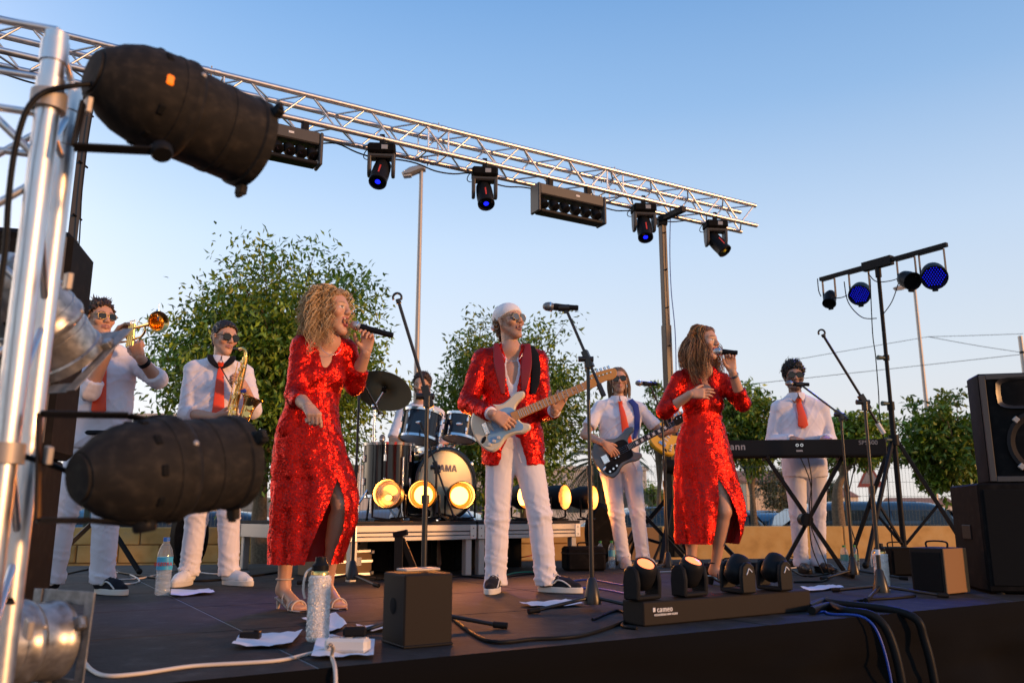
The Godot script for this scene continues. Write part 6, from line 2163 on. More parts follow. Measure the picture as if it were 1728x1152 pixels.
func riser() -> void:
	RF = on_y(590, 983, 0)
	RS = Vector3(cos(deg_to_rad(40)), 0, -sin(deg_to_rad(40)))
	RN = Vector3(-sin(deg_to_rad(40)), 0, -cos(deg_to_rad(40)))
	var bs := Basis(RS, Vector3.UP, -RN)
	for k in 2:
		var w := 1.14
		var a := RF + RS * (k * 1.16 - 0.02)
		var o := local_thing("riser_deck", ["drum riser deck nearer the blond singer", "drum riser deck behind the guitarist"][k], "platform", Transform3D(bs, a), "drum riser decks")
		part("top_board", MB.new().box(Vector3(w * 0.5, 0.407, -1.0), Vector3(w, 0.024, 2.0), Basis(), 0.003), mats.deck, o)
		for z in [-0.02, -1.98]:
			part("rail", MB.new().box(Vector3(w * 0.5, 0.368, z), Vector3(w, 0.05, 0.04), Basis(), 0.004).box(Vector3(w * 0.5, 0.325, z), Vector3(w, 0.024, 0.034), Basis(), 0.003).box(Vector3(w * 0.5, 0.293, z), Vector3(w, 0.03, 0.04), Basis(), 0.003), mats.riser_alu, o)
			for x in [0.03, w - 0.03]:
				part("corner_plate", MB.new().box(Vector3(x, 0.335, z + 0.022 * (1 if z > -1 else -1)), Vector3(0.06, 0.11, 0.006), Basis(), 0.002), mats.aluminium, o)
				for y in [0.365, 0.305]: part("bolt", MB.new().ball(Vector3(x, y, z + 0.026), Vector3.ONE * 0.006, Basis(), 6, 8), mats.galvanised, o)
				part("leg", MB.new().box(Vector3(x + (0.025 if x < 0.1 else -0.025), 0.14, z - 0.03 if z > -1 else z + 0.03), Vector3(0.058, 0.28, 0.058), Basis(), 0.005), mats.riser_alu, o)
		for x in [0.02, w - 0.02]: part("side_rail", MB.new().box(Vector3(x, 0.335, -1.0), Vector3(0.036, 0.115, 1.9), Basis(), 0.004), mats.riser_alu, o)
		part("diagonal_brace", MB.new().cyl(Vector3(0.08, 0.27, -0.3), Vector3(0.5, 0.2, -0.9), 0.008, -1.0, 8), mats.black_steel, o)
	# flight cases and boxes stored underneath
	for q in [[0.28, 0.75, 0.44, 0.2, 0.4, "brown flight case with metal edges under the riser, near its corner", true], [0.78, 1.15, 0.36, 0.26, 0.4, "pale flight case standing deeper under the riser", false]]:
		var o := local_thing("flight_case", q[5], "flight case", Transform3D(bs, RF + RS * q[0] + RN * q[1]), "flight cases under the riser")
		var w: float = q[2]; var h: float = q[3]; var d: float = q[4]
		part("box", MB.new().box(Vector3(0, h * 0.5, 0), Vector3(w, h, d), Basis(), 0.006), mats.rust_wood if q[6] else mats.house_cream, o)
		for y in [0.012, h * 0.55, h - 0.012]: part("edge_strip", MB.new().box(Vector3(0, y, d * 0.5 + 0.003), Vector3(w + 0.01, 0.022, 0.008), Basis(), 0.002), mats.aluminium, o)
		for x in [-1.0, 1.0]: part("corner", MB.new().box(Vector3(x * w * 0.5, h - 0.02, d * 0.5), Vector3(0.04, 0.04, 0.03), Basis(), 0.01).box(Vector3(x * w * 0.5, 0.02, d * 0.5), Vector3(0.04, 0.04, 0.03), Basis(), 0.01), mats.chrome, o)
		part("latch", MB.new().box(Vector3(w * 0.2, h * 0.55, d * 0.5 + 0.012), Vector3(0.06, 0.07, 0.012), Basis(), 0.003), mats.chrome, o)
	for q in [[0.9, 0.42, "black case in the dark under the middle of the riser"], [1.72, 0.8, "long black case under the riser behind the guitarist's legs"]]:
		var o := local_thing("amplifier_case", q[2], "case", Transform3D(bs, RF + RS * q[0] + RN * 0.8), "black cases under the riser")
		part("box", MB.new().box(Vector3(0, 0.138, 0), Vector3(q[1], 0.276, 0.4), Basis(), 0.01), mats.black_box, o)
		part("grille", MB.new().box(Vector3(0, 0.138, 0.203), Vector3(q[1] - 0.06, 0.22, 0.012), Basis(), 0.004), mats.black_matte, o)

func drum(o: Node3D, c: Vector3, axis: Vector3, r: float, h: float, shell: Material, top: Material, bottom: Material, lugs: int) -> void:
	# c: middle of the shell, axis: out through the batter side
	var z := axis.normalized()
	part("shell", MB.new().lathe([[r, -h * 0.5], [r, h * 0.5]], c, z, 40), shell, o)
	for s in [-1.0, 1.0]:
		part("hoop", MB.new().lathe([[r * 0.985, s * (h * 0.5 - 0.012)], [r + 0.012, s * (h * 0.5 - 0.014)], [r + 0.014, s * (h * 0.5 + 0.008)], [r * 0.98, s * (h * 0.5 + 0.01)]], c, z * 1.0, 40), mats.chrome, o)
		part("drum_head", MB.new().lathe([[0.0, 0.002], [r * 0.99, 0.0]], c + z * s * h * 0.5, z * s, 40), top if s > 0 else bottom, o)
	var x := Vector3.UP.cross(z)
	if x.length() < 0.1: x = Vector3.RIGHT
	x = x.normalized()
	var y := z.cross(x)
	for i in lugs:
		var a := TAU * (i + 0.5) / lugs
		var d := x * cos(a) + y * sin(a)
		for s in [-1.0, 1.0]:
			var p: Vector3 = c + d * (r + 0.008) + z * s * h * 0.22
			part("lug", MB.new().box(p, Vector3(0.018, 0.02, minf(0.06, h * 0.2)), Basis(d.cross(z), d, z), 0.005), mats.chrome, o)
			part("tension_rod", MB.new().cyl(p + d * 0.004, c + d * (r + 0.012) + z * s * (h * 0.5 + 0.004), 0.0035, -1.0, 6), mats.chrome, o)

func tripod(o: Node3D, base: Vector3, r: float, h: float, m: Material, turn := 0.3, tube := 0.008) -> void:
	for i in 3:
		var a := turn + TAU * i / 3.0
		var d := Vector3(cos(a), 0, sin(a))
		part("leg", MB.new().cyl(base + Vector3(0, h, 0), base + Vector3(0, 0.014, 0) + d * r, tube, -1.0, 8), m, o)
		part("foot", MB.new().ball(base + Vector3(0, 0.014, 0) + d * r, Vector3(0.014, 0.014, 0.014), Basis(), 6, 8), mats.rubber, o)

func drums() -> void:
	mat("black_lacquer", lin(0.008, 0.008, 0.009), 0.12)
	mat("blue_lacquer", lin(0.012, 0.02, 0.035), 0.15)
	mat("clear_head", lin(0.55, 0.53, 0.5), 0.35)
	mat("gold_head", lin(0.8, 0.67, 0.4), 0.3, 0.1)
	mat("cymbal", lin(0.32, 0.22, 0.11), 0.38, 1.0)
	var top := 0.42
	var n := Vector3(0.6, 0, 0.8).normalized()
	var c := px(752, 815, 6.95)
	c.y = top + 0.3
	var o := thing("bass_drum", "large bass drum with a shiny gold front head on the riser", "drum", Vector3(c.x, top, c.z))
	drum(o, c - n * 0.2, n, 0.28, 0.4, mats.black_lacquer, mats.gold_head, mats.clear_head, 8)
	part("wood_hoop", MB.new().lathe([[0.268, 0.0], [0.298, 0.0], [0.302, 0.012], [0.302, 0.035], [0.296, 0.04], [0.272, 0.04]], c - n * 0.02, n, 44), mats.black_lacquer, o)
	var tb := look(n)
	text("front_lettering", "TAMA", 0.055, o, mats.letter_grey, Transform3D(tb, c + n * 0.006 + tb * Vector3(0.0, 0.125, 0) - o.position), true)
	part("logo_mark", MB.new().prism(PackedVector2Array([Vector2(-0.02, 0.025), Vector2(0.02, 0.025), Vector2(0.012, 0.0), Vector2(0.02, -0.025), Vector2(0, -0.008), Vector2(-0.02, -0.025), Vector2(-0.012, 0.0)]), c + n * 0.006 + tb * Vector3(-0.13, 0.125, 0), tb, 0.002), mats.letter_grey, o)
	for s in [-1.0, 1.0]:
		var a: Vector3 = c - n * 0.22 + tb.x * s * 0.26
		part("spur", MB.new().cyl(a - Vector3(0, 0.1, 0), Vector3(a.x, top, a.z) + tb.x * s * 0.12 + n * 0.1, 0.008), mats.chrome, o)
	for i in 4:
		var an := 0.6 + i * 1.3
		var d := tb.x * cos(an) + Vector3.UP * sin(an)
		part("claw", MB.new().box(c + d * 0.3 - n * 0.005, Vector3(0.03, 0.03, 0.06), look(n, d), 0.006), mats.chrome, o)
	c = px(656, 790, 6.85)
	c.y = top + 0.4
	o = thing("floor_tom", "black floor tom with chrome hoops beside the bass drum", "drum", Vector3(c.x, top, c.z), "tom drums")
	drum(o, c, Vector3.UP, 0.205, 0.42, mats.black_lacquer, mats.clear_head, mats.clear_head, 6)
	for i in 3:
		var a := 0.9 + TAU * i / 3.0
		var d := Vector3(cos(a), 0, sin(a))
		part("leg", MB.new().tube(PackedVector3Array([c + d * 0.225 + Vector3(0, 0.1, 0), c + d * 0.225 - Vector3(0, 0.32, 0), Vector3(c.x, top + 0.01, c.z) + d * 0.26]), 0.006, 8), mats.chrome, o)
	for q in [[710, 720, 7.05, 0.162, 0.235, "dark rack tom above the bass drum, nearer the floor tom"], [776, 722, 7.2, 0.14, 0.2, "smaller dark rack tom above the bass drum beside the guitarist"]]:
		c = px(q[0], q[1], q[2])
		o = thing("rack_tom", q[5], "drum", Vector3(c.x, c.y - q[4] * 0.5, c.z), "tom drums")
		var ax := Vector3(0.12, 0.95, -0.18).normalized()
		drum(o, c, ax, q[3], q[4], mats.blue_lacquer, mats.clear_head, mats.clear_head, 6)
		part("badge", MB.new().ball(c + Vector3(0, 0.02, q[3] + 0.001), Vector3(0.028, 0.014, 0.003), Basis(), 6, 12), mats.silver, o)
		part("tom_arm", MB.new().tube(PackedVector3Array([c + Vector3(0.02, -0.02, -q[3]), c + Vector3(0.04, -0.05, -q[3] - 0.06), Vector3(px(752, 815, 6.95).x - 0.05, top + 0.56, -7.2)]), 0.012, 8), mats.chrome, o)
	# cymbal on its stand
	c = px(648, 657, 6.75)
	var up := Vector3(0.12, 0.8, -0.58).normalized()
	var sb := Vector3(px(626, 868, 6.75).x, top, -6.75)
	o = thing("crash_cymbal", "large bronze cymbal tilted on a chrome stand above the floor tom", "cymbal", sb)
	part("cymbal", MB.new().lathe([[0.012, 0.03], [0.03, 0.028], [0.05, 0.012], [0.14, 0.0], [0.235, -0.018], [0.235, -0.021], [0.14, -0.004], [0.05, 0.008], [0.012, 0.024]], c, up, 48), mats.cymbal, o)
	part("wing_nut", MB.new().cyl(c + up * 0.02, c + up * 0.07, 0.01), mats.black_plastic, o)
	part("felt", MB.new().cyl(c - up * 0.02, c + up * 0.005, 0.022), mats.black_matte, o)
	var kn := sb + Vector3(0, c.y - top - 0.14, 0)
	part("tilter", MB.new().cyl(c - up * 0.03, kn, 0.009).ball(kn, Vector3(0.03, 0.03, 0.03)), mats.chrome, o)
	part("pole", MB.new().tube(PackedVector3Array([sb + Vector3(0, 0.06, 0), sb + Vector3(0, 0.45, 0), kn]), [0.014, 0.014, 0.009], 12), mats.chrome, o)
	part("collar", MB.new().cyl(sb + Vector3(0, 0.44, 0), sb + Vector3(0, 0.49, 0), 0.024).cyl(sb + Vector3(0, 0.27, 0), sb + Vector3(0, 0.31, 0), 0.03), mats.chrome, o)
	tripod(o, sb, 0.22, 0.3, mats.chrome, 0.2, 0.009)
	# snare and stool behind
	c = px(733, 770, 7.45)
	c.y = top + 0.56
	o = thing("snare_drum", "chrome snare drum in front of the drummer", "drum", Vector3(c.x, top, c.z))
	drum(o, c, Vector3(0, 1, -0.1), 0.175, 0.14, mats.silver, mats.clear_head, mats.clear_head, 8)
	part("stand_pole", MB.new().cyl(Vector3(c.x, top + 0.05, c.z), c - Vector3(0, 0.08, 0), 0.012), mats.chrome, o)
	tripod(o, Vector3(c.x, top, c.z), 0.2, 0.2, mats.chrome, 0.7)
	c = who_seat()
	o = thing("drum_stool", "round black drum stool under the drummer", "stool", Vector3(c.x, top, c.z))
	part("seat", MB.new().lathe([[0.0, -0.06], [0.15, -0.06], [0.165, -0.04], [0.165, -0.01], [0.15, 0.0], [0.0, 0.0]], c, Vector3.UP, 28), mats.black_strap, o)
	part("pole", MB.new().cyl(Vector3(c.x, top + 0.05, c.z), c - Vector3(0, 0.05, 0), 0.016), mats.chrome, o)
	tripod(o, Vector3(c.x, top, c.z), 0.22, 0.16, mats.chrome, 0.1, 0.01)

func who_seat() -> Vector3:
	var p := px(708, 790, 8.0)
	return Vector3(p.x, p.y - 0.1, p.z)

func footlights() -> void:
	var lit := glow("tungsten", Color(1.0, 0.68, 0.32), 8.0)
	var dim := glow("tungsten_dim", Color(1.0, 0.64, 0.28), 6.0)
	var halo := glow("tungsten_halo", Color(1.0, 0.5, 0.12), 1.7)
	mat("reflector", lin(0.8, 0.72, 0.6), 0.18, 1.0)
	mat("hood_inside", lin(0.5, 0.48, 0.46), 0.45, 0.6)
	var words := ["half-lit round footlight at the corner of the drum riser", "glowing round footlight behind the upright mic stand", "glowing round footlight before the gold drum head", "round footlight behind the guitarist's knees", "amber footlight turned aside next to the guitarist's leg", "amber footlight at the end of the drum riser beside the bassist"]
	var at := [655, 713, 776, 884, 942, 990]
	var dirs := [Vector3(-0.08, 0.05, 1), Vector3(-0.02, 0.03, 1), Vector3(0.28, 0.02, 0.96), Vector3(0.5, 0.0, 0.85), Vector3(0.8, 0.0, 0.55), Vector3(0.86, 0.0, 0.5)]
	for i in 6:
		var p: Vector3 = riser_pt(at[i], 0.1)
		var d: Vector3 = dirs[i].normalized()
		var R := 0.108
		var c := p + Vector3(0, 0.2, 0)
		var o := thing("footlight", words[i], "stage light", p, "round footlights along the riser")
		part("can", MB.new().lathe([[0.0, -0.19], [R * 0.4, -0.188], [R * 0.75, -0.14], [R * 0.98, -0.06], [R, 0.06], [R * 1.03, 0.06], [R * 1.03, 0.075]], c, d, 28), mats.black_steel, o)
		part("hood", MB.new().lathe([[R * 0.97, 0.072], [R * 0.95, -0.03]], c, d, 28), mats.hood_inside, o)
		part("reflector", MB.new().lathe([[R * 0.94, -0.03], [R * 0.8, -0.07], [R * 0.5, -0.105], [0.0, -0.12]], c, d, 28), mats.reflector, o)
		if i == 0 or i >= 4:
			part("lamp_filament", MB.new().ball(c - d * 0.07 + Vector3(-0.02, -0.02, 0), Vector3(0.028, 0.022, 0.02), Basis(), 8, 12), dim, o)
		else:
			part("lamp_lens", MB.new().lathe([[0.0, -0.02], [R * 0.4, -0.022], [R * 0.68, -0.024]], c, d, 28), lit, o)
			part("lamp_rim", MB.new().lathe([[R * 0.68, -0.024], [R * 0.9, -0.032]], c, d, 28), halo, o)
		part("yoke", MB.new().tube(PackedVector3Array([c + d.cross(Vector3.UP).normalized() * (R + 0.015), Vector3(c.x, p.y + 0.03, c.z) + d.cross(Vector3.UP).normalized() * (R + 0.015), Vector3(c.x, p.y + 0.012, c.z), Vector3(c.x, p.y + 0.03, c.z) - d.cross(Vector3.UP).normalized() * (R + 0.015), c - d.cross(Vector3.UP).normalized() * (R + 0.015)]), 0.009, 6), mats.black_steel, o)
		part("base", MB.new().box(p + Vector3(0, 0.008, -0.02), Vector3(0.2, 0.016, 0.1), look(Vector3(d.x, 0, d.z)), 0.004), mats.black_steel, o)
		var l := SpotLight3D.new()
		l.name = "lamp_beam"
		l.light_color = Color(1.0, 0.58, 0.22)
		l.light_energy = 0.9 if i in [1, 2, 3] else 0.5
		l.spot_angle = 82.0
		l.spot_range = 10.0
		l.light_size = 0.06
		l.shadow_enabled = true
		o.add_child(l)
		l.position = c - d * 0.012 - o.position
		l.basis = look(-d)

# ---------- microphones and stands ----------
func mic(label: String, head: Vector3, tail: Vector3, m: Material, group := "microphones") -> void:
	var d := (tail - head).normalized()
	var l := head.distance_to(tail)
	var o := local_thing("microphone", label, "microphone", Transform3D(look(d), head), group)
	part("handle", MB.new().lathe([[0.018, 0.03], [0.0205, 0.045], [0.0175, 0.08], [0.015, l - 0.02], [0.016, l - 0.012], [0.014, l], [0.0, l]], Vector3.ZERO, Vector3.BACK, 18), mats.black_steel, o)
	part("grille", MB.new().lathe([[0.0, -0.026], [0.012, -0.023], [0.022, -0.01], [0.0255, 0.006], [0.025, 0.016], [0.019, 0.034]], Vector3.ZERO, Vector3.BACK, 18), m, o)
	part("ring", MB.new().lathe([[0.0245, 0.012], [0.0268, 0.015], [0.0265, 0.02], [0.024, 0.022]], Vector3.ZERO, Vector3.BACK, 18), mats.silver, o)

func mic_stand(label: String, base: Vector3, h: float, boom_a: Vector3, boom_b: Vector3, has_mic: String, legs := true, turn := 0.4, tape := false, weight := false) -> void:
	var o := thing("microphone_stand", label, "mic stand", base, "microphone stands")
	var top := base + Vector3(0, h, 0)
	part("pole", MB.new().tube(PackedVector3Array([base + Vector3(0, 0.05, 0), base + Vector3(0, h * 0.55, 0), base + Vector3(0, h * 0.56, 0), top]), [0.0125, 0.0125, 0.0095, 0.0095], 12), mats.stand_black, o)
	part("clutch", MB.new().cyl(base + Vector3(0, h * 0.53, 0), base + Vector3(0, h * 0.57, 0), 0.018), mats.stand_black, o)
	part("clutch", MB.new().cyl(top - Vector3(0, 0.03, 0), top + Vector3(0, 0.02, 0), 0.019), mats.stand_black, o)
	var bd := (boom_b - boom_a).normalized()
	var near := boom_a + bd * clampf((top - boom_a).dot(bd), 0.0, boom_a.distance_to(boom_b))
	var off := top + Vector3(0, 0.02, 0) - near
	part("boom", MB.new().tube(PackedVector3Array([boom_a + off, boom_b + off]), 0.008, 10), mats.stand_black, o)
	part("boom_joint", MB.new().beam(near + off - bd * 0.05, near + off + bd * 0.05, 0.034, 0.03).cyl(near + off - Vector3(0.05, 0, 0), near + off + Vector3(0.03, 0, 0), 0.015), mats.stand_black, o)
	part("counterweight", MB.new().cyl(boom_b + off - bd * 0.07, boom_b + off, 0.014), mats.white_plastic if tape else mats.stand_black, o)
	if legs:
		part("hub", MB.new().lathe([[0.013, 0.16], [0.022, 0.15], [0.045, 0.05], [0.045, 0.03], [0.0, 0.03]], base, Vector3.UP, 18), mats.stand_black, o)
		for i in 3:
			var a := turn + TAU * i / 3.0
			var d := Vector3(cos(a), 0, sin(a))
			part("leg", MB.new().cyl(base + Vector3(0, 0.06, 0) + d * 0.03, base + Vector3(0, 0.014, 0) + d * 0.34, 0.009, -1.0, 8), mats.stand_black, o)
			part("foot", MB.new().cyl(base + Vector3(0, 0.017, 0) + d * 0.31, base + Vector3(0, 0.0135, 0) + d * 0.37, 0.0135, -1.0, 8), mats.rubber, o)
	if tape: part("white_tape", MB.new().cyl(base + Vector3(0, 0.24, 0), base + Vector3(0, 0.27, 0), 0.0145), mats.paper, o)
	var tip := boom_a + off
	if has_mic == "":
		part("mic_clip", MB.new().tube(PackedVector3Array(arc_pts(tip - bd * 0.03, Vector3.RIGHT, Vector3.UP, 0.02, -0.6, PI + 0.6, 12)), 0.006, 6).cyl(tip, tip - bd * 0.02, 0.012), mats.stand_black, o)
	else:
		var md := (Vector3(-bd.x, 0.0, 0.0)).normalized() if has_mic != "kick" else -bd
		part("mic_clip", MB.new().cyl(tip - md * 0.02, tip + md * 0.04, 0.02).cyl(tip, tip - Vector3(0, 0.03, 0), 0.01), mats.stand_black, o)
		mic(has_mic, tip + md * 0.1 + Vector3(0, 0.008, 0), tip - md * 0.07, mats.mic_mesh)

func mics() -> void:
	mat("stand_black", lin(0.022, 0.019, 0.017), 0.35, 0.2)
	var mm := mat("mic_mesh", lin(0.22, 0.21, 0.2), 0.5, 0.7)
	var silver := mat("mic_silver", lin(0.5, 0.47, 0.45), 0.45, 0.7)
	var b := ground(717, 3.72)
	mic_stand("upright mic stand with an empty forked clip beside the blond singer", b, px(719, 676, 3.72).y, px(682, 516, 3.72), px(736, 692, 3.72), "", true, 0.2)
	b = ground(997, 4.35)
	mic_stand("mic stand with a microphone beside the guitar's headstock", b, px(988, 612, 4.35).y, px(958, 523, 4.4), px(1023, 672, 4.3), "silver-topped microphone on the stand beside the guitar's headstock", true, 0.55)
	b = ground(1476, 5.0)
	mic_stand("boom stand with an empty clip and a band of white tape beside the box monitor", b, px(1453, 684, 5.0).y, px(1399, 570, 5.0), px(1500, 733, 5.0), "", true, 0.1, true)
	b = ground(1433, 6.45)
	mic_stand("boom stand in front of the keyboard holding the keyboard player's microphone", b, px(1407, 704, 6.45).y, px(1346, 656, 6.75), px(1425, 716, 6.4), "microphone with a green ring at the keyboard player's mouth", true, 0.5)
	b = ground(1124, 7.25)
	mic_stand("boom stand half hidden behind the brown-haired singer", b, px(1118, 700, 7.25).y, px(1100, 650, 7.25), px(1132, 722, 7.25), "microphone on the stand between bassist and singer", true, 0.2)
	b = ground(598, 5.95)
	mic_stand("mic stand behind the blond singer reaching over the floor tom", b, px(594, 640, 5.95).y, px(630, 705, 6.1), px(590, 632, 5.9), "", true, 0.9)
	b = riser_pt(735, 0.16)
	mic_stand("short stand with a microphone slanting before the gold drum head", b, 0.4, b + Vector3(0.16, 0.04, 0.05), b + Vector3(-0.12, 0.78, -0.02), "", true, 1.2)
	mic("black microphone in the blond singer's raised hand", px(598, 549, 4.42), px(663, 566, 4.42), silver)
	mic("black microphone in the brown-haired singer's raised hand", px(1210, 593, 5.6), px(1245, 595, 5.58), silver)
	mic("clip microphone standing up from the floor tom", px(645, 738, 6.8), px(643, 750, 6.8) - Vector3(0, 0.05, 0), mm)

# ---------- things on the floor ----------
func bottle(label: String, p: Vector3, h: float, r: float, band: Color, key: String, cap: String, words := "") -> void:
	var o := local_thing("water_bottle", label, "bottle", Transform3D(Basis(), p), "plastic water bottles")
	var gl := mat("pet", Color(0.85, 0.92, 0.96, 0.12), 0.06)
	gl.transparency = BaseMaterial3D.TRANSPARENCY_ALPHA
	part("bottle", MB.new().lathe([[0.0, 0.004], [r * 0.8, 0.0], [r, 0.012], [r, h * 0.1], [r * 0.94, h * 0.13], [r, h * 0.16], [r, h * 0.22], [r * 0.94, h * 0.25], [r, h * 0.28], [r, h * 0.36], [r * 0.95, h * 0.39], [r * 1.0, h * 0.42], [r, h * 0.68], [r * 0.85, h * 0.78], [r * 0.45, h * 0.89], [r * 0.36, h * 0.92], [r * 0.36, h * 0.96]], Vector3.ZERO, Vector3.UP, 24), gl, o)
	part("label_band", MB.new().lathe([[r * 1.012, h * 0.44], [r * 1.012, h * 0.66]], Vector3.ZERO, Vector3.UP, 24), mat(key, band, 0.4), o)
	part("cap", MB.new().lathe([[r * 0.42, h * 0.93], [r * 0.42, h * 0.995], [r * 0.38, h], [0.0, h]], Vector3.ZERO, Vector3.UP, 18), mats[cap], o)
	var wt := mat("water", Color(0.8, 0.88, 0.92, 0.25), 0.03)
	wt.transparency = BaseMaterial3D.TRANSPARENCY_ALPHA
	part("water", MB.new().lathe([[0.0, 0.006], [r * 0.92, 0.006], [r * 0.92, h * 0.6], [0.0, h * 0.6]], Vector3.ZERO, Vector3.UP, 20), wt, o)
	if words: text("lettering", words, 0.02, o, mats.red_print, Transform3D(look(Vector3(0.2, 0, 1)), Vector3(r * 0.22, h * 0.54, r * 1.02)), true)

func tumbler(label: String, p: Vector3, h: float, r: float) -> void:
	var o := local_thing("glitter_tumbler", label, "bottle", Transform3D(Basis(), p), "glittery drinking flasks")
	part("body", MB.new().lathe([[0.0, 0.0], [r * 0.94, 0.0], [r, 0.006], [r, h * 0.74], [r * 0.86, h * 0.78]], Vector3.ZERO, Vector3.UP, 28), mats.tumbler_white, o)
	var src := MB.new().lathe([[r, 0.005], [r, h * 0.2], [r, h * 0.4], [r, h * 0.6], [r, h * 0.76]], Vector3.ZERO, Vector3.UP, 28)
	var rng := RandomNumberGenerator.new()
	rng.seed = 77
	var q := inst("glitter", sequins(src, 0.0034, 0.35, 0.0046, rng).mesh(), mats.glitter, o)
	q.set_meta("kind", "stuff")
	part("neck_ring", MB.new().lathe([[r * 0.8, h * 0.775], [r * 0.84, h * 0.78], [r * 0.84, h * 0.82], [r * 0.78, h * 0.83]], Vector3.ZERO, Vector3.UP, 24), mats.brass, o)
	part("lid", MB.new().lathe([[r * 0.78, h * 0.825], [r * 0.8, h * 0.9], [r * 0.55, h * 0.93], [r * 0.5, h], [0.0, h]], Vector3.ZERO, Vector3.UP, 24), mats.black_plastic, o)
	part("strap", MB.new().tube(spline([Vector3(-r * 0.8, h * 0.86, 0), Vector3(-r * 1.3, h * 0.8, 0.01), Vector3(-r * 1.5, h * 0.62, 0.01), Vector3(-r * 1.35, h * 0.5, 0.0)], 5), 0.005, 6), mats.white_cable, o)

func paper(label: String, corners: Array, seed: float, y := 0.004) -> void:
	var q := []
	for c in corners: q.append(on_y(c[0], c[1], y))
	var pts := []
	for i in 9:
		for k in 9:
			var u := i / 8.0; var w := k / 8.0
			var p: Vector3 = q[0].lerp(q[1], u).lerp(q[3].lerp(q[2], u), w)
			var e := 16.0 * u * (1.0 - u) * w * (1.0 - w)
			pts.append(p + Vector3(0, 0.004 + 0.012 * absf(noise.get_noise_2d(u * 1.6 + seed, w * 1.6)) + 0.006 * pow(absf(u - 0.5) * 2.0, 3.0), 0))
	lone("paper_sheet", MB.new().grid(pts, 9, 9), mats.paper, label, "paper", "sheets of paper on the stage")

func cord(called: String, label: String, pts: Array, r: float, m: Material, y := -1.0) -> void:
	var w := []
	for p in pts: w.append(on_y(p[0], p[1], r + (p[2] if p.size() > 2 else 0.0)))
	lone(called, MB.new().tube(spline(w, 7), r, 7), m, label, "cable", "cables on the stage floor")

